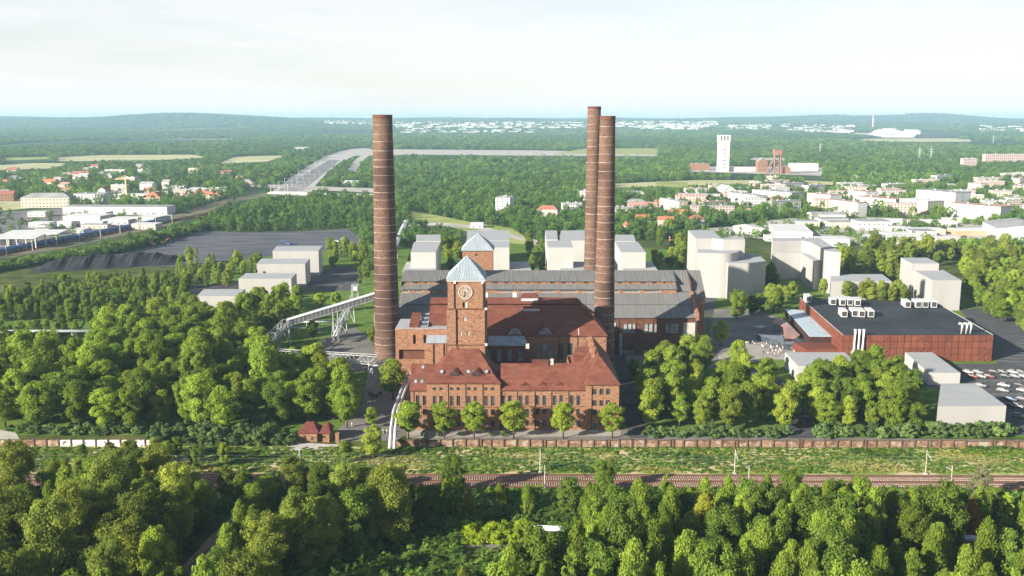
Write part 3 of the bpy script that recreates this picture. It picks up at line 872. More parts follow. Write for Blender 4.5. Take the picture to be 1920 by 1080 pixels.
roofplane(b, [lf(0), pf(0), pf(k,.5), lf(k,.5)]); roofplane(b, [lf(k,.0)+Vector((0,-.3,.1)), pf(k,.0)+Vector((0,-.3,.1)), pf(1), lf(1)])
roofplane(b, [pf(0), pb_(0), pb_(k,.5), pf(k,.5)]); roofplane(b, [pf(k,.0), pb_(k,.0), pf(1)])
roofplane(b, [lb(0), pb_(0), pb_(k,.5), lb(k,.5)]); roofplane(b, [lb(k), pb_(k), pf(1), lb(1)])
rf = b.build("roof", m_tile, eh)
for u in (965.5, 1022.5): eyebrow(rf, Q(u,623,386.0).x, 385.3, Z(628.5, 385.3), 6.4, 3.3, 5.2, m_tile_b, m_glassb)
b = MB(); p = Q(993, 557, 405)
b.box(p.x-3.6, p.x+3.6, 402.6, 407.4, zrd-1.2, zrd+.4); b.build("ridge_vent", m_pipe, rf)
b = MB(); z_ = zrd+.4
e = [Vector((p.x-3.9,402.2,z_)),Vector((p.x+3.9,402.2,z_)),Vector((p.x+3.9,407.8,z_)),Vector((p.x-3.9,407.8,z_))]; t_ = [Vector((p.x-2.2,405,z_+1.7)),Vector((p.x+2.2,405,z_+1.7))]
roofplane(b,[e[0],e[1],t_[1],t_[0]]); roofplane(b,[e[1],e[2],t_[1]]); roofplane(b,[e[2],e[3],t_[0],t_[1]]); roofplane(b,[e[3],e[0],t_[0]])
b.build("vent_roof", m_tile_b, rf)
b = MB()
for i in range(10):
    t = math.pi*i/9
q1 = Q(997, 577, 399.6)
b.box(q1.x-3.6, q1.x+3.6, 398.2, 399.6, q1.z-.9, q1.z+.7); b.build("roof_hatch", m_tile_b, rf)
b = MB(); b.box(q1.x-3.5, q1.x+3.5, 397.5, 398.1, q1.z-1.1, q1.z-.1); b.build("hatch_sill", m_conc, rf)
barobj("ridge_flashing", Q(1085.5,629,384.6)+Vector((0,0,.2)), Q(1081,583,399.3)+Vector((0,0,.2)), .28, m_framew, rf, .12)
for dx, dy, z_ in ((-7.2, 10.4, 31.0), (-5.0, 8.0, 29.3)):
    b = MB(); b.box(ex1+dx-.6, ex1+dx+.5, YE+dy, YE+dy+1.2, z_-4, z_+.4); b.build("roof_chimney", m_brick_dark, rf)
for u in (911, 965):
    p = Q(u, 552.5, 407); b = MB(); b.box(p.x-.9, p.x+.9, 406.2, 407.6, zrd-1, zrd+1.7); b.build("vent_box", m_white, rf)
# flat roofed annex in front, pale patched roof
b = MB(); an0, an1 = l1+.2, EX(988); za = 21.5
aw = [(Q(u,660,373).x-.95, Q(u,660,373).x+.95, Q(0,678,373).z, Q(0,655,373).z) for u in (917, 936.5, 956, 976)]
facade(b, an0, an1, 373, 0, za-.4, aw)
b.quad((an1,373,0),(an1,384.9,0),(an1,384.9,za-.4),(an1,373,za-.4))
b.build("annex_wall", m_brick_dark, eh)
for o_ in aw: window(eh, (o_[0]+o_[1])/2, 373.25, o_[2], 1.9, o_[3]-o_[2], 2, 5, m_frame, m_glassb)
b = MB(); roofplane(b, [(an0,372.4,za-.5),(an1+.5,372.4,za-.5),(an1-1.2,384.9,za+.7),(an0,384.9,za+.7)]); b.build("annex_roof", m_bluegrey, eh)
b = MB(); p = Q(988.5, 649, 372); b.box(p.x-.8, p.x+.8, 371.6, 372.9, p.z-1, p.z+1); b.build("vent_box", m_conc, eh)
# brick annex left of the tower with flat roof, small red roof and skylight
la0, la1 = Q(742,650,385).x, l0-.05
b = MB(); zl = Q(0,617,384).z
op = [(Q(777,640,384).x-.55, Q(777,640,384).x+.6, Q(0,645,384).z, Q(0,628,384).z), (Q(748,660,384).x, Q(796,660,384).x, Q(0,674,384).z, Q(0,655.5,384).z),
      (Q(794,636,384).x, Q(799,636,384).x, Q(0,644,384).z, Q(0,628,384).z), (Q(816,660,384).x, Q(820.5,660,384).x, Q(0,672,384).z, Q(0,656,384).z)]
facade(b, la0, la1, 384, 0, zl, op, 1.6)
b.quad((la0,404,0),(la0,384,0),(la0,384,zl),(la0,404,zl)); b.quad((la1,404,0),(la0,404,0),(la0,404,zl),(la1,404,zl))
b.quad((la0,384,zl-.02),(la1,384,zl-.02),(la1,404,zl-.02),(la0,404,zl-.02))
b.build("annex_wall", m_brick, eh)
o_ = op[0]; window(eh, (o_[0]+o_[1])/2, 384.9, o_[2], o_[1]-o_[0], o_[3]-o_[2], 1, 3, m_frame, m_glass)
o_ = op[3]; window(eh, (o_[0]+o_[1])/2, 384.6, o_[2], o_[1]-o_[0], o_[3]-o_[2], 1, 4, m_framew, m_glass)
o_ = op[2]; window(eh, (o_[0]+o_[1])/2, 385.0, o_[2], o_[1]-o_[0], o_[3]-o_[2], 1, 2, m_frame, m_glass)
b = MB(); o_ = op[1]; b.box(o_[0], o_[1], 385.2, 385.5, o_[2], o_[3]); b.build("gate", m_brick_dark, eh)
b = MB(); b.box(la0, la1, 384.0+.3, 403.8, zl, zl+.12); b.build("annex_roof", m_boxroof, eh)
p0, p1 = Q(767,612,386), Q(785,612,386)
b = MB(); roofplane(b, [(p0.x,386,p0.z+.2),(p1.x,386,p0.z+.2),(p1.x,399,p0.z+3.2),(p0.x,399,p0.z+3.2)]); b.box(p0.x+.2,p1.x-.2,386.3,398.8,zl,p0.z); b.build("lean_to_roof", m_tile, eh)
b = MB(); p0, p1 = Q(787.5,611,387), Q(802,611,387)
roofplane(b, [(p0.x,387,zl+.5),(p1.x,387,zl+.5),(p1.x,400,zl+3),(p0.x,400,zl+3)]); sk = b.build("skylight", m_glass, eh)
for f in (0,.33,.66,1): barobj("glazing_bar", (p0.x,387+13*f,zl+.6+2.5*f), (p1.x,387+13*f,zl+.6+2.5*f), .2, m_pipe, sk)
for xx in (p0.x, p1.x): barobj("glazing_bar", (xx,387,zl+.6), (xx,400,zl+3.1), .2, m_pipe, sk)
p0, p1 = Q(798,643,379), Q(837,643,379)
b = MB(); roofplane(b, [(p0.x,379,p0.z),(p1.x,379,p0.z),(p1.x,383.9,p0.z+2.2),(p0.x+.6,383.9,p0.z+2.2)]); gr = b.build("glazed_roof", m_bluemetal, eh); gr["label"] = "pale glazed lean-to roof beside the tower"
b = MB(); b.box(p0.x+.3, p1.x-.1, 379.4, 383.9, 0, p0.z-.25); b.build("annex_wall", m_brick, eh)
for u in (812.5, 832): barobj("downpipe", (Q(u,660,379.2).x,379.2,2), (Q(u,660,379.2).x,379.2,p0.z-.4), .28, m_black, eh)
foot([(la0,372),(ex1,YE+40)])

# ---- long boiler house behind, stepped sheet roofs with clerestories
bh = thing("boiler_house", "long brick boiler house with stepped grey sheet roofs behind the red roofs", "building")
YB = 442.0
BX = lambda u, Y=YB: Q(u, 560, Y).x
bx0, bx1 = BX(745), BX(1308)
ex_end = Q(1322, 560, 456).x
zb = [Q(0,v,y).z for v, y in ((594.5,442),(551,458),(541,458),(533,461),(526,461),(506.5,472))]
b = MB()
ops = []
for g in (1181, 1220.5, 1262):
    for k_ in (-8.5, 0, 8.5): ops.append((BX(g+k_)-.85, BX(g+k_)+.85, Q(0,624,YB).z, Q(0,607,YB).z))
for g in (1181, 1221, 1262):
    for k_ in (-8, 0, 8): ops.append((BX(g+k_)-.8, BX(g+k_)+.8, Q(0,663,YB).z, Q(0,656,YB).z))
facade(b, bx0, bx1, YB, 0, zb[0], ops)
b.poly([(bx1,YB,0),(bx1,495,0),(bx1,495,20),(bx1,472,zb[5]),(bx1,461,zb[4]),(bx1,458,zb[2]),(bx1,458,zb[1]),(bx1,YB,zb[0])])
b.poly([(bx0,495,0),(bx0,YB,0),(bx0,YB,zb[0]),(bx0,458,zb[1]),(bx0,458,zb[2]),(bx0,461,zb[4]),(bx0,472,zb[5]),(bx0,495,20)])
b.quad((ex_end,495,0),(bx0,495,0),(bx0,495,20),(ex_end,495,20))
b.build("wall", m_brick_dark, bh)
for o_ in ops: window(bh, (o_[0]+o_[1])/2, YB+.28, o_[2], o_[1]-o_[0], o_[3]-o_[2], 2, 3 if o_[2] > 8 else 2, m_framew, m_glassb)
# clerestory walls with window strips
b = MB()
c1 = []
for i in range(12):
    u0 = 935+i*39
    if 1090 < u0+15 < 1160 and False: continue
    c1.append((Q(u0,546,458).x, Q(u0+30,546,458).x, zb[1]+.75, zb[1]+1.95))
for i in range(4): c1.append((Q(752+i*26,546,458).x, Q(766+i*26,546,458).x, zb[1]+.75, zb[1]+1.95))
c1 = [o_ for o_ in c1 if o_[1] < bx1-8]
facade(b, bx0, bx1-7.2, 458.0, zb[1]-.3, zb[2], c1, .25)
c2 = []
rs = random.Random(4)
for i in range(26):
    u0 = 754+i*21.3
    if 835 < u0 < 912: continue
    w_ = rs.choice((4, 8, 9, 9))
    c2.append((Q(u0,530,461).x, Q(u0+w_,530,461).x, zb[3]+.45, zb[3]+1.45))
c2 = [o_ for o_ in c2 if o_[1] < bx1-8]
facade(b, bx0, bx1-7.2, 461.0, zb[3]-.3, zb[4], c2, .25)
b.build("clerestory_wall", m_brick, bh)
for o_ in c1: window(bh, (o_[0]+o_[1])/2, 458.18, o_[2], o_[1]-o_[0], o_[3]-o_[2], 9 if o_[1]-o_[0] > 6 else 4, 1, m_framew, m_glass, "window", 0, .14)
for o_ in c2: window(bh, (o_[0]+o_[1])/2, 461.18, o_[2], o_[1]-o_[0], o_[3]-o_[2], 2, 1, m_frame, m_glass)
def sroof(name, x0, x1, y0, z0, y1, z1, step=1.25, m=None):
    b = MB(); roofplane(b, [(x0,y0,z0),(x1,y0,z0),(x1,y1,z1),(x0,y1,z1)], .22)
    r = b.build(name, m or m_metal, bh)
    s = MB(); seams(s, (x0,y0,z0),(x1,y0,z0),(x0,y1,z1),(x1,y1,z1), step)
    tag(s.build("seams", m_seam, r), None, None, None, "stuff")
    return r
m_seam = mat("sheet seam", (.22,.215,.205), (.30,.29,.28), nscale=.4, rough=.6)
zmid = (zb[0]+zb[1])/2
sroof("lower_roof", bx0-.3, bx1+.3, YB-.8, zb[0]-.2, 450, zmid+.25)
sroof("lower_roof", bx0-.3, bx1-.85, 449.6, zmid+.55, 457.95, zb[1]+.3)
sroof("middle_roof", bx0-.3, bx1-7.0, 457.2, zb[2]-.2, 460.9, zb[3]+.1)
sroof("upper_roof", bx0-.3, bx1-7.0, 460.2, zb[4]-.2, 472, zb[5])
sroof("rear_roof", bx0-.3, ex_end, 495, 20.5, 472.1, zb[5]-.02)
# end bay with one long slope and tall parapet gable
b = MB()
zf = Q(0,558,456).z
z59 = zf+(zb[5]-zf)*3.5/16
roofplane(b, [(bx1-6.95,459.5,z59),(bx1+.9,459.5,z59),(bx1+.9,472,zb[5]-.03),(bx1-6.95,472,zb[5]-.03)], .3)
roofplane(b, [(bx1+.9,456,zf),(ex_end+.4,456,zf),(ex_end+.4,472,zb[5]-.03),(bx1+.9,472,zb[5]-.03)], .3)
b.box(bx1-6.9, bx1+.8, 457.96, 459.6, zb[1]-2, z59-.25)
r = b.build("end_roof", m_metal, bh)
s = MB(); seams(s, (bx1-6.95,459.5,z59),(bx1+.9,459.5,z59),(bx1-6.95,472,zb[5]),(bx1+.9,472,zb[5]), 1.25); seams(s, (bx1+.9,456,zf),(ex_end+.4,456,zf),(bx1+.9,472,zb[5]),(ex_end+.4,472,zb[5]), 1.25)
tag(s.build("seams", m_seam, r), None, None, None, "stuff")
b = MB()
b.box(bx1+.05, ex_end, 456.2, 494, 0, zf-.25); b.build("end_wall", m_brick, bh)
b = MB()
b.poly([(bx1-.8,YB-.9,zb[0]-1.5),(bx1+.9,YB-.9,zb[0]-1.5),(bx1+.9,YB-.9,zb[0]+1.1),(bx1-.8,YB-.9,zb[0]+1.1)])
b.poly([(bx1+.9,YB-.9,zb[0]-1.5),(bx1+.9,458,zb[1]-1),(bx1+.9,458,zb[1]+1.4),(bx1+.9,YB-.9,zb[0]+1.1)])
b.poly([(bx1-.8,YB-.9,zb[0]+1.1),(bx1+.9,YB-.9,zb[0]+1.1),(bx1+.9,458,zb[1]+1.4),(bx1-.8,458,zb[1]+1.4)])
b.poly([(bx1-.8,YB-.9,zb[0]-1),(bx1-.8,YB-.9,zb[0]+1.1),(bx1-.8,458,zb[1]+1.4),(bx1-.8,458,zb[1]-.2)])
b.build("parapet", m_brick, bh)
b = MB(); b.box(Q(1281,620,YB).x, Q(1303,620,YB).x, YB-.25, YB-.01, Q(0,655,YB).z, Q(0,605,YB).z); pp = b.build("plaster_panel", m_conc, bh); pp["label"] = "pale plaster panel at the right end"
b = MB(); b.box(Q(1161,640,YB).x, Q(1166,640,YB).x, YB-2, YB-.01, 0, Q(0,625,YB).z); b.build("buttress", m_bluegrey, bh)
b = MB()
for i in range(4): b.box(BX(1160+i*32), BX(1160+i*32)+.5, YB-.3, YB-.01, 0, zb[0]-.4)
b.build("pilaster", m_brick_dark, bh)
b = MB(); p = BX(1152); b.box(p-.9, p+.9, YB-.2, YB-.01, 13.2, 15.4); b.build("sign_panel", m_boxw, bh)
foot([(bx0,YB),(ex_end,495)])
# ------------------------------------------------------------------ pale massing blocks
def rounded(pts, idx, r, n=6):
    out = []
    for i, p in enumerate(pts):
        if i not in idx: out.append(p); continue
        a, c = Vector(pts[i-1]), Vector(pts[(i+1) % len(pts)]); p = Vector(p)
        d0 = (a-p).normalized()*r; d1 = (c-p).normalized()*r
        for k in range(n+1):
            t = k/n
            out.append(tuple((p+d0)*(1-t)**2 + p*2*t*(1-t) + (p+d1)*t*t))
    return out
def mass(parent, pts, h, z0=0.0, m=None, rm=None, name=None):
    """footprint (counter-clockwise, world XY) raised to a flat-roofed volume with a separate roof slab"""
    b = MB(); k = len(pts)
    for i in range(k):
        a, c = pts[i], pts[(i+1) % k]
        b.quad((a[0],a[1],z0),(c[0],c[1],z0),(c[0],c[1],h),(a[0],a[1],h))
    b.build("wall", m or m_box, parent)
    r = MB(); r.poly([(p[0],p[1],h+.004) for p in pts])
    cx = sum(p[0] for p in pts)/k; cy = sum(p[1] for p in pts)/k
    r.build("roof", rm or m_boxroof, parent)
    foot(pts)
def quadfoot(tl, tr, br, bl, h):
    """roof corners in photo pixels (front left, front right, back right, back left) at height h"""
    return [tuple(P(u, v, h)[:2]) for u, v in (tl, tr, br, bl)]
def hof(u, vbase, vtop):
    return Q(u, vtop, P(u, vbase).y).z
BG = "pale block buildings around the power station"
def block(label, tl, tr, br, bl, vbase, m=None, z0=0.0, rnd=None):
    h = hof(tl[0], vbase, tl[1])
    t = thing("block_building", label, "building", (0,0,0), 0, BG)
    pts = quadfoot(tl, tr, br, bl, h)
    if rnd: pts = rounded(pts, rnd[0], rnd[1])
    mass(t, pts, h, 0, m)
    return t, pts, h
block("small pale block, lowest and frontmost of the four left of the tall chimney", (369,555),(444,555),(460,542),(382,542), 596)
block("pale block second from the front in the left row of four", (447,522.5),(546,522.5),(556,512),(461,512), 556)
block("pale block third from the front in the left row of four", (481,495),(572,495),(581,485),(490,485), 537)
block("pale block at the back of the left row of four, nearest the coal yard", (511,470.5),(597,470.5),(604,461),(519,461), 517)
# stepped blocks behind the boiler house: (label, front volume corners, rear tall volume)
def stepped(label, vols):
    t = thing("block_building", label, "building", (0,0,0), 0, BG)
    for tl, tr, br, bl, vb in vols:
        h = hof(tl[0], vb, tl[1]); mass(t, quadfoot(tl, tr, br, bl, h), h, 0, m_boxw)
    return t
stepped("stepped white block behind the boiler house, left of the rear tower", [((755,506.5),(817,506.5),(818,491),(762,491), 545), ((770,473),(817,473),(826,453.5),(776,453.5), 541), ((780,452),(826,452),(826,440),(780,440), 514)])
stepped("stepped white block behind the boiler house, right of the rear tower", [((936,506),(996,506),(992,490.5),(936,490.5), 545), ((874,464),(955,464),(955,452),(874,452), 545), ((875,451),(955,451),(955,432),(876,432), 508)])
stepped("stepped white block behind the boiler house with a V notch, left of the chimney pair", [((1050,506),(1102,506),(1100,490.5),(1053,490.5), 545), ((1027,464),(1075,464),(1070,449.5),(1024,452), 541), ((1024,449),(1046,449),(1044,432),(1022,432), 508), ((1048,451),(1098,451),(1100,432),(1052,432), 508)])
stepped("stepped white block behind the boiler house, right of the chimney pair", [((1168,506),(1233,506),(1222,490.5),(1165,490.5), 545), ((1164,473),(1211,473),(1196,453.5),(1153,453.5), 541), ((1153,452),(1192,452),(1188,440),(1153,440), 514)])
t = thing("block_building", "tall L-shaped pale block with rounded corners behind the boiler house end", "building", (0,0,0), 0, BG)
h1 = hof(1308, 548, 447); pts = quadfoot((1305,447),(1350,447),(1345,431.5),(1290,431.5), h1)
p2 = [P(1305,447,h1), P(1335,447,h1), P(1356,449,h1), P(1397,449,h1), P(1394,446,h1), P(1352,446,h1), P(1336,431.5,h1), P(1290,431.5,h1)]
mass(t, [tuple(p[:2]) for p in p2], h1)
h2 = hof(1312, 556, 473); p3 = rounded([tuple(P(u,v,h2)[:2]) for u, v in ((1308,474),(1376,476),(1397,464),(1397,452),(1310,460))], {1,2}, 9, 10)
mass(t, p3, h2)
block("pale block with one rounded corner beside the plaza trees", (1366,493.5),(1442,493.5),(1420,476),(1345,476), 562, rnd=({1}, 12))
t = thing("block_building", "wide pale block with a bent front and a lower terrace", "building", (0,0,0), 0, BG)
h1 = hof(1455, 524, 452); pts = [tuple(P(u,v,h1)[:2]) for u, v in ((1450,452),(1504,451),(1522,455),(1552,472),(1577,472.5),(1537,446),(1447,446))]
pts = rounded(pts, {2,3}, 5, 6)
mass(t, pts, h1)
h2 = hof(1455, 524, 474); pts = [tuple(P(u,v,h2)[:2]) for u, v in ((1455,474),(1502,474),(1527,491),(1550,489),(1548,478),(1510,468),(1455,468))]
mass(t, pts, h2)
block("low pale block behind the rust red hall, long side to the plant", (1559,527.5),(1672,527.5),(1654,514),(1556,514), 562)
t = thing("block_building", "stepped pale block behind the right corner of the rust red hall", "building", (0,0,0), 0, BG)
h1 = hof(1750, 582, 525.5)
mass(t, quadfoot((1749,525.5),(1803,525.5),(1764,504),(1708,504), h1), h1)
h2 = h1+4.4; mass(t, quadfoot((1710,494),(1761,494),(1738,483),(1689,483), h2), h2, 0)
block("low white block in front of the plaza", (1496,686),(1612,686),(1584,660.5),(1472,660.5), 716, m_boxw)
block("low white block half hidden by trees before the rust red hall", (1742,699),(1801,699),(1748,660.5),(1697,660.5), 722, m_boxw)
block("large pale block by the car park, nearest the brick wall", (1758,762),(1887,761),(1829,719),(1764,719), 812)
# concrete steel-grey hall cylinders etc. on the wide block are left plain

# ------------------------------------------------------------------ rust red hall with black roof
hl = thing("exhibition_hall", "low wide hall with rust red cladding and black flat roof", "building")
HH = 12.4
c_ = [P(1581,628,HH), P(1863,628,HH), P(1757,568,HH), P(1500,557.5,HH)]
c_ = [Vector((p.x, p.y, 0)) for p in c_]
b = MB()
for i in range(4):
    a, c2_ = c_[i], c_[(i+1) % 4]
    b.quad((a.x,a.y,0),(c2_.x,c2_.y,0),(c2_.x,c2_.y,HH-.2),(a.x,a.y,HH-.2))
b.build("wall", m_joint, hl)
b = MB(); b.poly([(p.x,p.y,HH-.25) for p in c_]); b.build("roof", m_blackroof, hl)
PAN = {}
def panels(a, c, n, rows, parent, out):
    d = (c-a); L_ = d.length; d.normalize(); nrm = Vector((d.y,-d.x,0))
    w = L_/n; hh = HH/rows
    key = (round(w,2), round(hh,2))
    if key not in PAN:
        b = MB(); b.box(-w/2+.13, w/2-.13, -.14, 0, .11, hh-.11); PAN[key] = b.mesh("cladding_panel", m_corten)
    ang = math.atan2(d.y, d.x)
    for i in range(n):
        for j in range(rows):
            p = a + d*(w*(i+.5)) + nrm*.02
            obj("cladding_panel", PAN[key], parent, (p.x, p.y, hh*j), ang)
            if (i % 9) in out and j in (0,1,3):
                for s_ in (-1, 1):
                    q0 = p + nrm*.16 - d*w*.42*s_; q1 = p + nrm*.16 + d*w*.42*s_
                    barobj("cross_brace", (q0.x,q0.y,hh*j+.3), (q1.x,q1.y,hh*j+hh-.3), .2, m_joint, parent, .08)
panels(c_[0], c_[1], 22, 4, hl, (2, 3, 6))
panels(c_[3], c_[0], 22, 4, hl, ())
for i in range(4):
    a, c2_ = c_[i], c_[(i+1) % 4]
    barobj("parapet_cap", (a.x,a.y,HH-.08), (c2_.x,c2_.y,HH-.08), .3, m_boxw if i in (1,3) else m_joint, hl, .22)
foot([p[:2] for p in c_])
# lower entrance wing on the left with blue grey roof and canopy
e_ = [P(1560,631,7.0), P(1518,631,7.0), P(1472,580,7.0), P(1500,583,7.0)]
b = MB()
pts = [(e_[1].x,e_[1].y),(e_[0].x+3,e_[0].y),(e_[3].x+6,e_[3].y),(e_[2].x,e_[2].y)]
b.prism(pts, 3.2, 6.9); b.build("entrance_wall", m_joint, hl)
b = MB(); roofplane(b, [(p[0],p[1],7.2) for p in pts], .25); b.build("entrance_roof", m_bluemetal2, hl)
p0, p1 = P(1511,671), P(1561,672)
b = MB(); b.prism([(p0.x,p0.y),(p1.x+3,p1.y),(p1.x+3,p1.y+14),(p0.x-2,p0.y+14)], 0, 4.2); b.build("porch", m_corten, hl)
b = MB(); b.prism([(p0.x-5,p0.y+14.2),(p1.x,p1.y+14.2),(p1.x,p1.y+30),(p0.x-14,p0.y+36)], 0.1, 3.1); b.build("porch", m_glass, hl)
m_canopy = mat("copper canopy", (.22,.13,.11), (.30,.19,.16), nscale=.3, rough=.6)
cn_ = thing("canopy", "folded copper coloured canopy sheltering the plaza", "canopy")
b = MB()
cz = 5.0
r1 = [P(1452,597,cz), P(1449,605,cz), P(1468,611,cz+.4), P(1478,606,cz+1.5), P(1468,597,cz+1)]
r2 = [P(1468,611,cz+.4), P(1471,633,cz-.8), P(1492,634,cz-1), P(1500,628,cz), P(1478,606,cz+1.5)]
for r_ in (r1, r2): roofplane(b, r_, .5)
b.build("canopy_roof", m_canopy, cn_)
for u, v in ((1452,605),(1471,632),(1490,632),(1466,612)):
    p = P(u, v, cz); barobj("post", (p.x,p.y,0), (p.x,p.y,cz-.3), .25, m_joint, cn_)
# rooftop plant
def rooftop(label, u, v, w, d_, h, n):
    p = P(u, v, HH); t = thing("air_handling_unit", label, "ventilation unit", (p.x, p.y, HH-.22), R(-8), "white ventilation units on the black roof")
    b = MB(); b.box(-w/2, w/2, 0, d_, .35, h); b.box(-w/2-.12, w/2+.12, -.1, d_+.1, h, h+.14); b.build("casing", m_white, t)
    b = MB(); b.box(-w/2+.25, w/2-.25, -.04, .02, .7, h-.3); b.build("louvre", m_frame, t)
    b = MB(); b.box(w/2-.02, w/2+.03, .5, d_-.5, .8, h-.5); b.build("side_panel", m_bluegrey, t)
    for xx in (-w/2+.15, w/2-.15):
        for yy in (.15, d_-.15): barobj("leg", (xx,yy,0), (xx,yy,.36), .2, m_frame, t)
    b = MB(); b.box(-w*.3, w*.3, d_, d_+2.4, .6, h*.6); b.build("duct", m_pipe, t)
spots = [(1516,567,"at the rear left corner of the roof"),(1562,572,"in the back row, first of four"),(1580,573,"in the back row, second of four"),(1594,573,"in the back row, third of four"),(1608,574,"in the back row, last of four"),
         (1583,595,"in the front row, first of four"),(1603,594,"in the front row, second of four"),(1616,595,"in the front row, third of four"),(1633,595,"in the front row, last of four"),
         (1702,577,"in the right group, first of four"),(1722,577,"in the right group, second of four"),(1735,577,"in the right group, third of four"),(1751,577,"in the right group, last of four")]
for i, (u, v, w_) in enumerate(spots):
    rooftop("white ventilation unit on the black roof "+w_, u, v, 2.9, 8.5, 3.5, i)
def bentpipe(label, pts, r):
    t = thing("vent_pipe", label, "pipe", (0,0,0), 0, "white bent vent pipes of the hall")
    pts = [Vector(p) for p in pts]; path = [pts[0]]
    for i in range(1, len(pts)-1):
        a, p, c = pts[i-1], pts[i], pts[i+1]; d0 = (a-p).normalized()*r*1.8; d1 = (c-p).normalized()*r*1.8
        for k in range(6):
            s_ = k/5; path.append((p+d0)*(1-s_)**2+p*2*s_*(1-s_)+(p+d1)*s_*s_)
    path.append(pts[-1])
    b = MB(); b.tube(path, r, 12); b.build("pipe", m_white, t, True)
    q = pts[-1]; d = (pts[-1]-pts[-2]).normalized()
    b = MB(); b.tube([q-d*.3, q+d*.05], r*1.15, 12); b.build("collar", m_pipe, t)
for i, u in enumerate((1602, 1610, 1618)):
    p = P(u, 654, 6.5); y = c_[0].y-.9+ (c_[1].y-c_[0].y)*.1
    p = Q(u, 648, y)
    bentpipe("white bent pipe up the hall front, %s of three" % ("first","second","third")[i], [(p.x-1.4,y,4.2),(p.x,y,4.2),(p.x,y,15.2)], .62)
for i, u in enumerate((1803, 1812, 1820)):
    p = P(u, 625, HH)
    bentpipe("white hooked pipe at the right end of the black roof, %s of three" % ("first","second","third")[i], [(p.x,p.y,HH-.25),(p.x,p.y,HH+4.6),(p.x-1.5,p.y,HH+4.6)], .55)

# ------------------------------------------------------------------ boundary wall along the railway
bw = thing("boundary_wall", "long weathered brick wall with piers along the railway", "wall")
def wy(x): return 312.6 - max(0, x+40)*.0205*.35
MESHW = {}
x = -42.0; k = 0
bay = 4.35
b = MB(); b.box(-bay/2, bay/2, -.18, .18, 0, 2.4); me_pan = b.mesh("wall_panel", m_wallbrick)
b = MB(); b.box(-bay/2, bay/2, -.25, .25, 2.4, 2.58); me_cop = b.mesh("coping", m_coping)
b = MB(); b.box(-.24,.24,-.34,.34,0,2.75); b.box(-.32,.32,-.4,.4,2.75,2.95); me_pier = b.mesh("pier", m_coping)
while x < 182:
    y = wy(x)
    hs = random.uniform(.88, 1.06)
    o = obj("wall_panel", me_pan, bw, (x+bay/2, y, 0), 0, (1,1,hs)); obj("coping", me_cop, bw, (x+bay/2, y, 2.4*(hs-1)), 0)
    if random.random() < .93: obj("pier", me_pier, bw, (x, y-.16, 0), 0, (1,1,random.uniform(.92,1.03)))
    if k % 5 == 2: obj("pier", me_pier, bw, (x+1.05, y-.16, 0), 0, (1,1,random.uniform(.9,1.0)))
    x += bay; k += 1
pw = thing("boundary_wall", "white painted wall with dark piers and graffiti at the left", "wall")
m_paintw = mat("white painted wall", (.75,.73,.69), (.55,.52,.48), nscale=.5, spots=.45, spot_c=(.10,.09,.09), spot_at=.60)
b = MB(); b.box(-2.1,2.1,-.18,.18,0,2.2); me_w = b.mesh("wall_panel", m_paintw); me_rw = b.mesh("wall_panel", m_wallbrick)
xa = P(-30, 838).x; xb = P(285, 838).x
x = xa; k = 0
while x < xb:
    y = 312.8
    u_ = 960+1800*x/338
    obj("wall_panel", me_w if x > P(100,838).x else me_rw, pw, (x+2.1, y, 0)); obj("pier", me_pier, pw, (x, y-.12, 0), 0, (.9,.9,.9))
    obj("coping", me_cop, pw, (x+2.1, y, -.19), 0, (.96,1,1)) if x < P(100,838).x else None
    x += 4.2; k += 1

# ------------------------------------------------------------------ gatehouse
gh = thing("gatehouse", "small brick gatehouse with dark red hipped roof by the railway", "building")
g0 = P(561, 829); g1 = P(618, 829); gy = g0.y; gx0, gx1 = g0.x, g1.x; gz = 3.4
b = MB()
op = [(gx0+1.6,gx0+2.6,1.2,2.3),(gx0+4.2,gx0+5.0,.6,2.0)]
facade(b, gx0, gx0+6.2, gy, 0, gz, op, .3); facade(b, gx0+8.2, gx1, gy-.3, 0, gz, [(gx1-2.4,gx1-1.3,1.5,2.4)], .3)
b.quad((gx0+6.2,gy,0),(gx0+6.2,gy+2.4,0),(gx0+6.2,gy+2.4,gz),(gx0+6.2,gy,gz)); b.quad((gx0+6.2,gy+2.4,0),(gx0+8.2,gy+2.4,0),(gx0+8.2,gy+2.4,gz),(gx0+6.2,gy+2.4,gz)); b.quad((gx0+8.2,gy+2.4,0),(gx0+8.2,gy-.3,0),(gx0+8.2,gy-.3,gz),(gx0+8.2,gy+2.4,gz))
b.quad((gx1,gy-.3,0),(gx1,gy+7,0),(gx1,gy+7,gz),(gx1,gy-.3,gz)); b.quad((gx0,gy+7,0),(gx0,gy,0),(gx0,gy,gz),(gx0,gy+7,gz)); b.quad((gx1,gy+7,0),(gx0,gy+7,0),(gx0,gy+7,gz),(gx1,gy+7,gz))
b.build("wall", m_brick, gh)
window(gh, gx0+2.1, gy+.2, 1.2, 1.0, 1.1, 2, 2); window(gh, gx0+4.6, gy+.2, .6, .8, 1.4, 1, 2, name="door"); window(gh, gx1-1.85, gy-.1, 1.5, 1.1, .9, 2, 1)
m_dkred = mat("dark red tile", (.10,.028,.022), (.15,.045,.034), nscale=.7, detail=6, bump=.3)
b = MB()
def hip(b, x0, x1, y0, y1, z0, zt, ins):
    ym = (y0+y1)/2
    roofplane(b, [(x0,y0,z0),(x1,y0,z0),(x1-ins,ym,zt),(x0+ins,ym,zt)]); roofplane(b, [(x0,y1,z0),(x1,y1,z0),(x1-ins,ym,zt),(x0+ins,ym,zt)])
    roofplane(b, [(x0,y0,z0),(x0,y1,z0),(x0+ins,ym,zt)]); roofplane(b, [(x1,y0,z0),(x1,y1,z0),(x1-ins,ym,zt)])
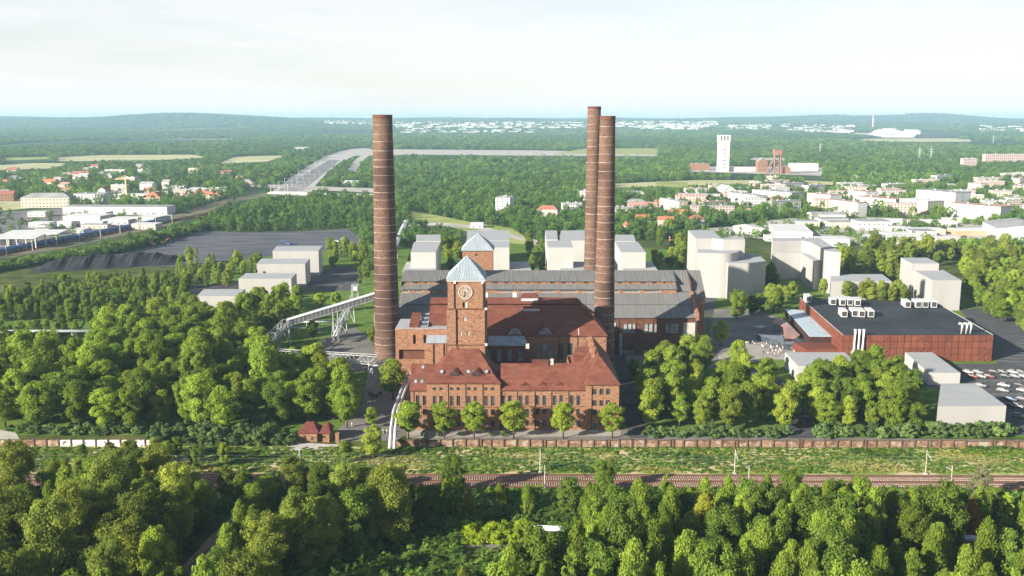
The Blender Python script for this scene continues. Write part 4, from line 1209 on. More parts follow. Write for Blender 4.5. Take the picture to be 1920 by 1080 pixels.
hip(b, gx0-.5, gx0+7.0, gy-.5, gy+7.5, gz, gz+2.9, 2.6); hip(b, gx0+7.05, gx1+.5, gy-.8, gy+7.4, gz, gz+2.8, 1.4)
b.build("roof", m_dkred, gh)
foot([(gx0,gy),(gx1,gy+7)])
gp = thing("gate_post", "square brick gate post right of the gatehouse", "post", P(633, 831)); b = MB(); b.box(-.6,.6,-.6,.6,0,3.4); b.box(-.72,.72,-.72,.72,3.4,3.75); b.build("post", m_brick, gp)

# ------------------------------------------------------------------ steel conveyors and pipe bridges on the left
m_steel = mat("pale grey steel paint", (.30,.31,.315), (.40,.41,.41), nscale=.4, rough=.5)
def truss(label, p0, p1, w, h, n, posts=(), deck=m_pipe, closed=False, cat="pipe bridge"):
    p0 = Vector(p0); p1 = Vector(p1)
    t = thing("truss_bridge", label, cat, (0,0,0), 0, "steel bridges left of the chimney")
    d = (p1-p0).normalized(); sd = d.cross(Vector((0,0,1))).normalized()*w/2; up = Vector((0,0,h))
    for s_ in (-1, 1):
        barobj("chord", p0+sd*s_, p1+sd*s_, .28, m_steel, t); barobj("chord", p0+sd*s_+up, p1+sd*s_+up, .28, m_steel, t)
        for i in range(n):
            a = p0.lerp(p1, i/n)+sd*s_; c = p0.lerp(p1, (i+1)/n)+sd*s_
            barobj("upright", a, a+up, .16, m_steel, t)
            if not closed: barobj("diagonal", a if i % 2 else a+up, c+up if i % 2 else c, .16, m_steel, t)
    for i in range(0, n+1, 2 if not closed else 4):
        a = p0.lerp(p1, i/n); barobj("cross_beam", a-sd+up, a+sd+up, .14, m_steel, t)
    if closed:
        b = MB()
        for s_ in (-1, 1): b.quad(p0+sd*s_*.98, p1+sd*s_*.98, p1+sd*s_*.98+up*.95, p0+sd*s_*.98+up*.95)
        b.build("side_cladding", m_metal, t)
        b = MB(); o_ = up+Vector((0,0,.15)); roofplane(b, [p0-sd*1.15+o_, p1-sd*1.15+o_, p1+o_+Vector((0,0,.7)), p0+o_+Vector((0,0,.7))], .12); roofplane(b, [p0+sd*1.15+o_, p1+sd*1.15+o_, p1+o_+Vector((0,0,.7)), p0+o_+Vector((0,0,.7))], .12)
        b.build("gallery_roof", m_pipe, t)
    else:
        for s_ in (-.35, .35):
            b = MB(); b.tube([p0+sd*s_*1.3+Vector((0,0,.6)), p1+sd*s_*1.3+Vector((0,0,.6))], .42, 10); b.build("pipe", deck, t, True)
    for f in posts:
        c = p0.lerp(p1, f)
        for s_ in (-1, 1):
            barobj("leg", (c.x+sd.x*s_*1.3, c.y+sd.y*s_*1.3, 0), c+sd*s_, .4, m_pipe, t)
        barobj("leg_brace", (c.x+sd.x*1.2, c.y+sd.y*1.2, c.z*.1), c-sd-Vector((0,0,c.z*.1)), .2, m_pipe, t)
    return t
n0 = Q(478, 672, 415); n0.z = 6.5; n0 = P(478, 668, 6.5)
n1 = P(706, 682, 6.5)
n2 = P(537, 612, 9.0)
n3 = P(706, 560, 20)
truss("horizontal white steel pipe bridge running to the tall chimney foot", n0, n1, 3.2, 3.6, 18, (.05,.35,.65,.95))
truss("inclined steel pipe bridge climbing away behind the left trees", n0+Vector((.5,2.2,0)), n2, 3.4, 3.4, 12, (.1,.55,.95))
truss("closed conveyor gallery with pale roof sloping up to the chimney", n2+Vector((0,1,0)), n3, 3.4, 2.9, 22, (.02,.5,.55,.98), closed=True, cat="conveyor")
q0, q1 = P(628, 632, 4), P(664, 562, 12)
truss("short inclined conveyor crossing under the long gallery", q0, q1, 3.0, 2.8, 10, (.4,.8), cat="conveyor")
tr = thing("conveyor_head", "white steel conveyor head frame above the long gallery", "conveyor", P(666, 562)); 
for dx in (-1.8, 1.8):
    for dy in (-1.8, 1.8): barobj("post", (dx,dy,0), (dx,dy,9.5), .3, m_steel, tr)
for z in (6, 9.5):
    for s_ in (-1.8, 1.8): barobj("rail", (-1.8,s_,z), (1.8,s_,z), .25, m_steel, tr); barobj("rail", (s_,-1.8,z), (s_,1.8,z), .25, m_steel, tr)
b = MB(); b.box(-1.6,1.6,-1.6,1.6,6.2,8.4); b.build("hopper", m_pipe, tr)
# low pipes on stilts in the grass behind
for i, (ua, va, ub, vb) in enumerate(((545,604,635,603),(540,614,600,615))):
    t = thing("pipeline", "thin pale pipeline on low stilts under the conveyor, %s" % ("upper one","lower one")[i], "pipeline", (0,0,0), 0, "pipelines left of the chimney")
    a, c = P(ua,va,3), P(ub,vb,3)
    b = MB(); b.tube([a, c], .45, 10); b.build("pipe", m_pipe, t, True)
    for f in (0, .33, .66, 1): q = a.lerp(c, f); barobj("stilt", (q.x,q.y,0), (q.x,q.y,2.7), .25, m_pipe, t)
# twin white pipes running from the bridge to the wall
tp = thing("twin_pipeline", "pair of white pipes on supports running from the office corner down to the wall", "pipeline")
path = [P(735,671,6.5), P(697,687,6.2), P(772,689,6.2), P(742,770,6.0), P(737,806,5.6), P(735,842,1.0)]
for off_ in (-.75, .75):
    pp = [p+Vector((off_, 0 if i not in (1,2) else off_, 0)) for i, p in enumerate(path)]
    b = MB(); b.tube(pp, .55, 10); b.build("pipe", m_pipe, tp, True)
for p in (path[1], path[1].lerp(path[2],.5), path[2], path[2].lerp(path[3],.35), path[2].lerp(path[3],.7), path[3], path[4]):
    barobj("support", (p.x-1.2,p.y,0), (p.x-1.2,p.y,p.z-.4), .25, m_pipe, tp); barobj("support", (p.x+1.2,p.y,0), (p.x+1.2,p.y,p.z-.4), .25, m_pipe, tp); barobj("cross_beam", (p.x-1.5,p.y,p.z-.5), (p.x+1.5,p.y,p.z-.5), .25, m_pipe, tp)
# long silver pipe at the left edge
lp = thing("pipeline", "long silver pipeline among the trees at the left edge", "pipeline")
a, c = P(-60,622,5), P(230,621,5)
for s_ in (0, 1.4):
    b = MB(); b.tube([a+Vector((0,s_,0)), c+Vector((0,s_,0))], .55, 10); b.build("pipe", m_pipe, lp, True)
for i in range(7): q = a.lerp(c, i/6); barobj("stilt", (q.x,q.y+.7,0), (q.x,q.y+.7,4.6), .35, m_pipe, lp)
# white elevated conveyor behind, and foreground pipelines in the wood
tb = truss("pale bent conveyor bridge behind the tall chimney", P(736,478,6), P(762,420,6), 4.0, 3.6, 8, (.1,.5,.9), closed=True, cat="conveyor")
for lab, (ua,va,ub,vb,z) in (("silver pipeline crossing the foreground wood beside the bright shrubs", (1000,991,1096,996,3)), ("silver pipeline by the bare earth track at the lower right", (1765,1009,1900,1013,2.5))):
    t = thing("pipeline", lab, "pipeline"); a, c = P(ua,va,z), P(ub,vb,z)
    b = MB(); b.tube([a, c], .5, 10); b.build("pipe", m_pipe, t, True); b = MB(); b.tube([a+Vector((0,1.3,0)), c+Vector((0,1.3,0))], .5, 10); b.build("pipe", m_pipe, t, True)
    for f in (.05,.5,.95): q = a.lerp(c, f); barobj("stilt", (q.x,q.y+.6,0), (q.x,q.y+.6,z-.3), .3, m_pipe, t)

# ------------------------------------------------------------------ catenary masts and wires along the front railway
MG = "catenary masts of the front railway"
def mast(label, x, y, h, arm):
    t = thing("catenary_mast", label, "mast", (x, y, 0), 0, MG)
    b = MB(); b.tube([(0,0,0),(0,0,h)], [.17,.11], 8); b.build("pole", m_conc, t)
    barobj("arm", (0,0,h-1.2), (0,arm,h-1.9), .12, m_pipe, t); barobj("stay", (0,0,h-.2), (0,arm*.9,h-1.8), .07, m_pipe, t)
    b = MB(); b.box(-.5,.5,-.5,.5,0,.5); b.build("footing", m_conc, t)
pos = [(1013,892,8,-1),(1021,915,8,1),(1380,893,8,-1),(1399,914,8,1),(1745,898,8,-1),(1778,918,8,1),(10,890,8,-1),(560,893,8,-1)]
names = ["concrete mast beyond the tracks, near the middle of the picture","concrete mast this side of the tracks, near the middle of the picture","concrete mast beyond the tracks in front of the right grove","concrete mast this side of the tracks in front of the right grove",
         "concrete mast beyond the tracks at the right with a stay wire","concrete mast this side of the tracks at the far right","concrete mast beyond the tracks at the left edge","concrete mast beyond the tracks near the gatehouse"]
for (u, v, h, s_), nm in zip(pos, names):
    p = P(u, v); y = 287.6 if s_ < 0 else 273.6
    mast(nm, p.x, y-(max(0,p.x)*.0085), h, 4.0*s_)
for k, (dy, z) in enumerate(((2.4,6.3),(2.4,7.4),(-2.6,6.3),(-2.6,7.4))):
    b = MB()
    b.tube([(-170, tl(-170)+dy, z), (-20, tl(-20)+dy, z), (175, tl(175)+dy, z)], .014, 4)
    tag(b.build("overhead_wire", m_bluegrey), "%s wire over the railway track nearer the %s" % (("contact","carrying")[k % 2], ("brick wall","foreground wood")[k//2]), "wire", "overhead wires")
# ------------------------------------------------------------------ trees: prototypes (trunk with limbs, crown of leaf sprays)
def crown_mesh(name, seed, kind, H, Rr, base, nclump, nleaf, leaf, m):
    g = np.random.default_rng(seed)
    pts, nrm, tint = [], [], []
    cent = []
    while len(cent) < nclump:
        f = g.random()
        z = base + (H-base)*f
        if kind == "birch":  rad = Rr*min(1.0, (1-f)**.75*1.25+.06)*(.55+.45*min(1, f*4+.3))
        elif kind == "round": rad = Rr*math.sqrt(max(0.02, 1-(2*f-1)**2))*(.93 if f < .5 else 1)
        elif kind == "poplar": rad = Rr*(math.sin(math.pi*min(1, f*.93+.05))**.6)
        elif kind == "cone": rad = Rr*(1-f)**.85+.05*Rr
        elif kind == "vase": rad = Rr*(.35+.65*math.sin(math.pi*min(1,f*.72+.12)))
        else: rad = Rr*math.sin(math.pi*min(1, f*.85+.12))**.7
        a = g.random()*2*math.pi; q = math.sqrt(g.random()*.8+.2)
        rr = rad*q*.86
        c = np.array([rr*math.cos(a), rr*math.sin(a), z])
        cent.append((c, rad))
    per = nleaf//nclump
    for c, rad in cent:
        cr = Rr*(g.uniform(.15,.32) if kind != "birch" else g.uniform(.13,.25))
        cr = min(cr, max(.11*Rr, rad*.6))
        d = g.normal(size=(per,3)); d /= np.linalg.norm(d, axis=1)[:,None]
        r = cr*(.22+1.08*g.random(per)**.65)
        p = c + d*r[:,None]*np.array([1.08,1.08,.82])
        if kind == "birch":                                # hanging sprays
            drop = g.random(per)**2*cr*2.6
            p[:,2] -= drop
            d[:,2] *= .6
        ax = c*np.array([1,1,0])
        ax = ax/(np.linalg.norm(ax)+.3)
        n = d*.75 + ax*.35 + np.array([0,0,.35]) + g.normal(size=(per,3))*.5
        n /= np.linalg.norm(n, axis=1)[:,None]
        pts.append(p); nrm.append(n)
        t0 = g.random()
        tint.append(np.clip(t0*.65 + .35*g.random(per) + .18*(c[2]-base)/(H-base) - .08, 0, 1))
    p = np.concatenate(pts); n = np.concatenate(nrm); t = np.concatenate(tint)
    N_ = len(p)
    rv = g.normal(size=(N_,3))
    a = np.cross(n, rv); a /= np.linalg.norm(a, axis=1)[:,None]
    b_ = np.cross(n, a)
    s = leaf*(.6+.8*g.random(N_))
    l1 = s[:,None]*a; l2 = s[:,None]*b_*(.55 if kind != "birch" else .5)
    if kind == "birch":
        l1 = l1*.7 + np.array([0,0,-.75])*s[:,None]*.7
    bend = n*(s*.22)[:,None]
    V = np.stack([p-l1-bend, p+l2, p+l1-bend, p-l2], axis=1).reshape(-1,3)
    me = bpy.data.meshes.new(name)
    me.vertices.add(N_*4); me.vertices.foreach_set("co", V.astype(np.float32).ravel())
    me.loops.add(N_*4); me.loops.foreach_set("vertex_index", np.arange(N_*4, dtype=np.int32))
    me.polygons.add(N_); me.polygons.foreach_set("loop_start", np.arange(0, N_*4, 4, dtype=np.int32)); me.polygons.foreach_set("loop_total", np.full(N_, 4, dtype=np.int32))
    at_ = me.attributes.new("tint", 'FLOAT', 'FACE'); at_.data.foreach_set("value", t.astype(np.float32))
    me.materials.append(m)
    me.update(calc_edges=True)
    return me, [c for c, r in cent]
def trunk_mesh(name, seed, H, base, rad, cents, m, nl=9, lean=.4):
    g = random.Random(seed); b = MB()
    lx, ly = g.uniform(-lean,lean), g.uniform(-lean,lean)
    b.tube([(0,0,-.3),(lx*.3,ly*.3,H*.3),(lx,ly,H*.62),(lx*1.3,ly*1.2,H*.9)], [rad*1.25,rad,rad*.6,rad*.15], 7)
    for c in g.sample(cents, min(nl, len(cents))):
        z0 = min(max(base*.75, c[2]*.62), H*.8); f = z0/(H*.62)
        p0 = Vector((lx*min(f,1), ly*min(f,1), z0)); p1 = Vector(c)
        mid = p0.lerp(p1, .5)+Vector((0,0,-.03*H))
        b.tube([p0, mid, p1], [rad*.45, rad*.28, rad*.08], 5)
    return b.mesh(name, m, True)
GREEN1 = leafmat("mid green leaves", (0.122,0.198,0.025), (0.291,0.393,0.055))
GREEN2 = leafmat("bright green leaves", (0.147,0.218,0.026), (0.329,0.401,0.064))
GREEN3 = leafmat("dark green leaves", (0.075,0.145,0.023), (0.191,0.268,0.042), rnd=.35)
BIRCHL = leafmat("birch leaves", (0.122,0.202,0.026), (0.304,0.392,0.053), autumn=(0.511,0.367,0.051), at=.95, rnd=.30)
OLIVE = leafmat("olive green leaves", (0.129,0.178,0.031), (0.271,0.326,0.058), rnd=.3)
FRONT = leafmat("yellow green street tree leaves", (0.180,0.280,0.029), (0.338,0.426,0.058), rnd=.12)
AUT = leafmat("orange autumn leaves", (.30,.15,.02), (.42,.25,.04), rnd=.1)
GREY = leafmat("grey green leaves", (0.160,0.174,0.087), (0.290,0.290,0.160), rnd=.1)
SHRUB = leafmat("blue green shrub leaves", (0.077,0.139,0.048), (0.189,0.281,0.095), rnd=.3)
LIME = leafmat("lime green shrub leaves", (.25,.36,.025), (.38,.48,.045), rnd=.1)
KIND = {}
def kind(key, n, ckind, H, Rr, base, nclump, nleaf, leaf, m, trunk=m_bark, trad=.22, nl=9):
    L_ = []
    for i in range(n):
        s = hash(key) % 1000 if False else sum(map(ord, key))*7+i*31
        me, cents = crown_mesh("crown", s, ckind, H, Rr, base, nclump, nleaf, leaf, m)
        L_.append((trunk_mesh("trunk", s, H, base, trad, cents, trunk, nl), me))
    KIND[key] = (L_, H)
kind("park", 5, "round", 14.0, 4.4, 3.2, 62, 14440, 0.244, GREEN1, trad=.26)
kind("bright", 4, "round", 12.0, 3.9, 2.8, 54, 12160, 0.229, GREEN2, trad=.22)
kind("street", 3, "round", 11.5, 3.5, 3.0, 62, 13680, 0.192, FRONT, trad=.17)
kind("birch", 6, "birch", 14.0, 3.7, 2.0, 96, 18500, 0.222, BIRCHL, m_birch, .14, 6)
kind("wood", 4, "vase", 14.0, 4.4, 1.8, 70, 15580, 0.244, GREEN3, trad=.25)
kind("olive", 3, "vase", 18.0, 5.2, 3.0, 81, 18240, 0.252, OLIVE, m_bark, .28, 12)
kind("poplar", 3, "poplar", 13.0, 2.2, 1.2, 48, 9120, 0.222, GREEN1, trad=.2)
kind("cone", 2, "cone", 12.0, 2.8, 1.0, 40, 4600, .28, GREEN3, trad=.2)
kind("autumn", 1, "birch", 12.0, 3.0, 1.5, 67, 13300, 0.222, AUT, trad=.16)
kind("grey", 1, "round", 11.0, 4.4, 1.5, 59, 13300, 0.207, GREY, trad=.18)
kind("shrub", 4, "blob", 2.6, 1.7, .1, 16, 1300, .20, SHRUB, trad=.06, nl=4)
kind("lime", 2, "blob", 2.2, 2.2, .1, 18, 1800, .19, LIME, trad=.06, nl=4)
TR = random.Random(11)
NTREE = [0]
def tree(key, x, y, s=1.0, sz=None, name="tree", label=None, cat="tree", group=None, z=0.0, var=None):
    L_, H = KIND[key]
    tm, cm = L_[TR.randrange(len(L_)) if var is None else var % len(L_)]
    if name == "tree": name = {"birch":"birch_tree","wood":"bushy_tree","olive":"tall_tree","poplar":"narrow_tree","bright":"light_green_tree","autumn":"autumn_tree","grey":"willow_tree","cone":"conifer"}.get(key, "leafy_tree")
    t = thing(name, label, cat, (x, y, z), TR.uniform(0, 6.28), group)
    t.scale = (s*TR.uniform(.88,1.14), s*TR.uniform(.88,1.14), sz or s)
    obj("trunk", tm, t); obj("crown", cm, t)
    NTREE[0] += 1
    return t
MARKS = [(0,"left edge"),(60,"left ramp"),(130,"brick panels"),(200,"painted wall middle"),(265,"painted wall end"),(330,"bare lane mouth"),(410,"frontmost pale block"),(470,"pipe bridge corner"),(525,"gatehouse ramp"),(590,"gatehouse"),(651,"yard edge tree"),(697,"small yard tree"),(735,"twin pipes"),(790,"first street tree"),(833,"second street tree"),(889,"third street tree"),(925,"lime shrubs"),(963,"fourth street tree"),
         (1017,"middle masts"),(1056,"fifth street tree"),(1100,"office door"),(1148,"last street tree"),(1200,"side road"),(1250,"boiler house bays"),(1300,"plaster panel"),(1350,"plaza corner"),(1390,"grove masts"),(1440,"plaza crowd"),(1500,"dark drive"),(1550,"hall entrance"),(1610,"hall front pipes"),(1660,"rooftop units"),(1710,"half hidden white block"),(1760,"right masts"),(1815,"hooked pipes"),(1870,"car park"),(1920,"right edge")]
ORDS = ["first","second","third","fourth","fifth","sixth","seventh","eighth","ninth","tenth","eleventh","twelfth","thirteenth","fourteenth","fifteenth","sixteenth","seventeenth","eighteenth","nineteenth","twentieth"]
ORDS += [a_+"-"+b_ for a_ in ("twenty","thirty","forty") for b_ in ORDS[:9]]
def place_labels(ent):
    """tell alike trees of one group apart by row, by the landmark they line up with, and by order"""
    ys_ = sorted(e[1] for e in ent); n = len(ys_)
    if n < 2: return
    cuts = (ys_[n//3], ys_[2*n//3]); cell = {}
    for x, y, o in ent:
        zc = y*_c+CAMH*_s; u = 960+FPX*x/zc
        row = "front" if y < cuts[0] else "middle" if y < cuts[1] else "back"
        mk = min(MARKS, key=lambda m_: abs(m_[0]-u))[1]
        cell.setdefault((o["label"], row, mk), []).append((u, o))
    for (lab, row, mk), L_ in cell.items():
        L_.sort(key=lambda q: q[0])
        for i, (u, o) in enumerate(L_):
            o["label"] = "%s, %s row, %sby %s" % (lab, row, ORDS[i]+" " if len(L_) > 1 else "", mk)
def pool(poly, dmin, keys, label, group, name="tree", smin=.8, smax=1.15, cat="tree", avoid=(), n=400, pix=True, margin=3.0, seed=1, sfun=None):
    """spread single trees over a ground polygon, nearest spacing dmin"""
    g = random.Random(seed)
    w = [tuple(P(u, v)[:2]) if pix else (u, v) for u, v in poly]
    av = [[tuple(P(u, v)[:2]) if pix else (u, v) for u, v in a] for a in avoid]
    x0, x1 = min(p[0] for p in w), max(p[0] for p in w); y0, y1 = min(p[1] for p in w), max(p[1] for p in w)
    placed = []; ent = []; tries = 0
    while len(placed) < n and tries < 9000:
        tries += 1
        x, y = g.uniform(x0, x1), g.uniform(y0, y1)
        if not inpoly(x, y, w) or blocked(x, y, margin): continue
        if any(inpoly(x, y, a) for a in av): continue
        if any((x-a)**2+(y-c)**2 < dmin*dmin for a, c in placed): continue
        placed.append((x, y))
        k = g.choice(keys); s = g.uniform(smin, smax)
        if sfun: s *= sfun(x, y)
        lab = label[k] if isinstance(label, dict) else label
        ent.append((x, y, tree(k, x, y, s, s*g.uniform(.9, 1.28), name, lab, cat, group)))
    place_labels(ent)
    return placed
# six street trees before the office
for i, (u, v, s) in enumerate(((766,822,1.02),(833,822,1.0),(889,822,1.0),(963,822,1.02),(1056,822,.98),(1148,822,.98))):
    p = P(u, v)
    tree("street", p.x, p.y, s*1.38, s*1.12, "street_tree", "yellow green street tree before the office front, %s from the left" % ("first","second","third","fourth","fifth","last")[i], "tree", "street trees before the office building")
# single trees that stand out in the yard
for u, v, k, s, lab in ((651,803,"park",1.12,"tall full tree standing at the yard edge right of the gatehouse"),(697,803,"street",.68,"small round tree alone in the yard between gatehouse and twin pipes"),
                        (737,750,"bright",1.38,"tall tree in front of the tall chimney foot beside the twin pipes"),(587,640,"park",.72,"round tree alone on the grass under the conveyor"),
                        (700,648,"bright",.8,"tree at the left foot of the tall chimney"),(1188,712,"wood",.62,"shaded tree at the rear corner of the office building"),
                        (600,582,"park",.72,"tree behind the conveyor, left one of two"),(630,585,"park",.8,"tree behind the conveyor, right one of two")):
    p = P(u, v); tree(k, p.x, p.y, s, s, "tree", lab, "tree", "single trees round the yard")
# grove on the left
pool([(-40,812),(430,812),(500,800),(555,800),(640,790),(645,755),(600,740),(540,730),(480,690),(470,640),(400,618),(355,610),(290,630),(200,640),(150,660),(-40,690)], 8.6,
     ["park","park","park","bright","wood"], {"park":"full green tree in the left grove","bright":"light green tree in the left grove","wood":"dark bushy tree in the left grove"},
     "trees of the grove left of the yard", smin=.95, smax=1.42, seed=3, n=150, avoid=[[(-60,706),(175,700),(175,600),(-60,600)]])
pool([(500,700),(640,735),(640,712),(560,694),(500,688)], 6.5, ["park","bright"], {"park":"green tree before the pipe bridge","bright":"light tree before the pipe bridge"}, "trees before the white pipe bridge", smin=.5, smax=.75, seed=5, n=10)
pool([(440,640),(560,612),(570,575),(520,560),(440,598)], 6.0, ["park","bright"], {"park":"green tree among the left blocks","bright":"light tree among the left blocks"}, "trees among the left pale blocks", smin=.6, smax=.95, seed=8, n=30)
# wood behind the left grove
pool([(-40,655),(150,632),(290,615),(355,588),(350,532),(250,528),(140,542),(-40,568)], 7.0, ["wood","bright","birch","wood"], {"wood":"dark tree behind the left grove","bright":"light green tree behind the left grove","birch":"slender light tree behind the left grove"},
     "trees of the wood between left grove and coal yard", smin=.5, smax=.74, avoid=[[(-40,630),(165,626),(165,606),(-40,606)]], seed=4, n=190)
pool([(330,545),(480,545),(500,495),(340,495)], 9.0, ["poplar","poplar","bright"], {"poplar":"slender tree by the rear road","bright":"light round tree by the rear road"}, "trees by the rear road", smin=.7, smax=1.05, seed=9, n=34)
pool([(610,520),(690,540),(692,470),(620,470)], 8.0, ["park","poplar","bright"], "green tree between coal yard and tall chimney", "trees between coal yard and chimney", smin=.6, smax=.95, seed=10, n=26, avoid=[[(600,545),(665,545),(690,505),(640,498),(560,520)]])
# grove on the right of the office
pool([(1212,812),(1490,812),(1480,770),(1445,745),(1420,722),(1350,705),(1290,690),(1225,700),(1215,760)], 8.8, ["bright","park","bright"], {"park":"green tree in the right grove","bright":"light tree in the right grove"},
     "trees of the grove right of the office", smin=.8, smax=1.2, seed=12, n=60)
pool([(1535,812),(1745,812),(1745,770),(1680,735),(1620,712),(1530,735),(1520,770)], 6.6, ["park","wood","bright"], {"park":"green tree before the right blocks","bright":"light tree before the right blocks","wood":"dark tree before the right blocks"},
     "trees of the clump before the right white blocks", smin=.75, smax=1.05, seed=13, n=46)
for u, v, k, s, lab in ((1478,800,"poplar",.95,"narrow tree beside the dark drive"),(1505,755,"bright",1.0,"broad light tree left of the dark drive's bend"),(1382,598,"wood",1.15,"large dark tree before the pale block with the rounded corner"),(1408,590,"wood",.8,"smaller dark tree at the plaza's rear edge"),
                        (1425,585,"wood",.78,"slim dark tree at the plaza's rear edge"),(1340,553,"bright",.7,"bright tree at the end of the boiler house"),(1255,507,"bright",1.05,"bright tree rising behind the boiler house roof"),(1300,662,"park",.78,"tree before the pale plaster panel of the boiler house"),(1350,650,"park",.9,"tree at the corner of the plaza")):
    p = P(u, v); tree(k, p.x, p.y, s, s, "tree", lab, "tree", "single trees round the plaza")
pool([(1450,600),(1500,560),(1470,545),(1430,560)], 5.0, ["bright"], "yellow green tree behind the entrance wing of the hall", "trees behind the entrance wing", smin=.8, smax=1.05, seed=14, n=7)
pool([(1540,560),(1700,575),(1700,566),(1545,552)], 5.5, ["bright"], "yellow green tree behind the black roof", "trees behind the black roof", smin=.72, smax=.95, seed=15, n=13, margin=1)
pool([(1440,545),(1560,540),(1580,525),(1500,515),(1440,530)], 8, ["wood","park"], {"wood":"dark tree between the right pale blocks","park":"mid green tree between the right pale blocks"}, "trees between the right pale blocks", smin=.65, smax=.95, seed=16, n=16)
pool([(1575,520),(1690,530),(1690,500),(1800,500),(1815,575),(1850,600),(1960,650),(1960,500),(1850,480),(1760,478),(1640,480),(1575,490)], 6.6, ["park","olive","bright","park"],
     {"park":"green tree in the right rear belt","bright":"light tree in the right rear belt","olive":"olive tree in the right rear belt"}, "trees of the belt behind the right pale blocks", smin=.68, smax=1.0, seed=17, n=170, avoid=[[(1700,585),(1815,600),(1810,545),(1790,530),(1700,530)]])
pool([(820,520),(875,530),(870,470),(820,460)], 7.0, ["bright","park"], "tree in the gap left of the rear tower", "trees left of the rear tower", smin=.7, smax=1.0, seed=18, n=9)
pool([(996,535),(1040,535),(1030,470),(985,460)], 6.5, ["poplar","park"], "tree in the gap behind the boiler house middle", "trees behind the boiler house middle", smin=.6, smax=.95, seed=19, n=14)
pool([(1215,520),(1290,520),(1290,450),(1240,440)], 8.5, ["bright","park","wood"], "tree behind the boiler house end", "trees behind the boiler house right end", smin=.7, smax=1.05, seed=20, n=18)

# ------------------------------------------------------------------ shrubs
def hedge(u0, u1, v0, v1, n, keys, label, group, smin, smax, seed):
    g = random.Random(seed); ent = []
    for i in range(n):
        u = u0+(u1-u0)*(i+g.random())/n; v = g.uniform(v0, v1); p = P(u, v)
        if blocked(p.x, p.y, .5): continue
        k = g.choice(keys); s = g.uniform(smin, smax)
        ent.append((p.x, p.y, tree(k, p.x, p.y, s, s*g.uniform(.8,1.1), "shrub", label, "shrub", group)))
    place_labels(ent)
hedge(20, 520, 806, 816, 60, ["shrub"], "blue green shrub before the left grove", "shrubs at the foot of the left grove", .8, 1.5, 31)
hedge(285, 556, 818, 836, 44, ["shrub"], "blue green shrub beside the painted wall end", "shrubs between painted wall and gatehouse", .9, 2.0, 34)
hedge(1212, 1478, 814, 822, 40, ["shrub"], "grey green shrub before the right grove", "shrubs at the foot of the right grove", .8, 1.5, 32)
hedge(1530, 1905, 812, 822, 46, ["shrub"], "grey green shrub before the right blocks", "shrubs before the right white blocks", 1.0, 1.9, 33)
for i, (u, s) in enumerate(((795,1.0),(822,.8),(862,.85),(920,.85),(944,.95))):
    p = P(u, 818); tree("shrub", p.x, p.y, s*.8, s*.8, "shrub", "low round shrub on the office pavement, %s from the left" % ("first","second","third","fourth","last")[i], "shrub", "shrubs on the office pavement")
g = random.Random(5); ent = []
for i in range(52):
    p = P(g.uniform(874,1000), g.uniform(988,1020)); s = g.uniform(.85,1.25)
    ent.append((p.x, p.y, tree("lime", p.x, p.y, s, s*.9, "shrub", "bright lime green shrub in the foreground patch", "shrub", "lime green shrub patch")))
place_labels(ent)
for u, v, w_ in ((1000,1040,"left"),(1010,1045,"right")):
    p = P(u, v); tree("lime", p.x, p.y, .8, .8, "shrub", "bright lime shrub alone below the lime patch, %s one of two" % w_, "shrub", "single lime shrubs")

# ------------------------------------------------------------------ foreground wood
lane_av = [tuple(P(u,v)[:2]) for u, v in ((300,1150),(400,1150),(470,1010),(486,975),(478,945),(430,950),(330,1050))]
lime_av = [tuple(P(u,v)[:2]) for u, v in ((840,1140),(1010,1140),(1100,1070),(1100,985),(1000,972),(860,980))]
dirt_av = [tuple(P(u,v)[:2]) for u, v in ((1765,1130),(1990,1130),(1990,1015),(1765,1000))]
gap_av = [tuple(P(u,v)[:2]) for u, v in ((-60,985),(80,975),(120,940),(110,880),(-60,880))]
LB = {"poplar":"narrow green tree in the foreground wood","birch":"slender birch in the foreground wood","wood":"dark leafy tree in the foreground wood","olive":"tall olive tree in the foreground wood","park":"round green tree in the foreground wood"}
pool([(-30,178),(152,178),(152,254),(60,256),(-30,258)], 6.3, ["birch","birch","birch","birch","wood","poplar"], LB, "trees of the foreground wood, right of the middle", smin=.85, smax=1.12, seed=21, n=230, pix=False,
     avoid=[lime_av, dirt_av, gap_av] + [[(x-dx, y-dx*.73) for x, y in lime_av] for dx in (8, 16, 24, 32, 40)], sfun=lambda x, y: min(1.12, max(.42, (110-.393*y)/15.6)))
pool([(-152,178),(-30,178),(-30,268),(-46,270),(-152,270)], 7.0, ["wood","olive","birch","park"], {k: v.replace(" in the foreground", ", left foreground") for k, v in LB.items()}, "trees of the foreground wood, left part", smin=.75, smax=1.12, seed=22, n=150, pix=False,
     avoid=[lane_av, gap_av] + [[(x-dx, y-dx*.73) for x, y in lime_av] for dx in (8, 16, 24, 32, 40)], sfun=lambda x, y: min(1.0, max(.4, (110-(.372 if x > -98 or x < -122 else .355)*y)/17.5)))
pool([(-152,290),(-92,290),(-90,300),(-110,300),(-152,296)], 6.5, ["wood","park","olive"], "bushy tree on the left railway bank", "trees on the left railway bank", smin=.36, smax=.55, seed=23, n=40, pix=False, avoid=[gap_av, [tuple(P(u,v)[:2]) for u, v in ((-60,900),(130,890),(130,840),(-60,840))]])
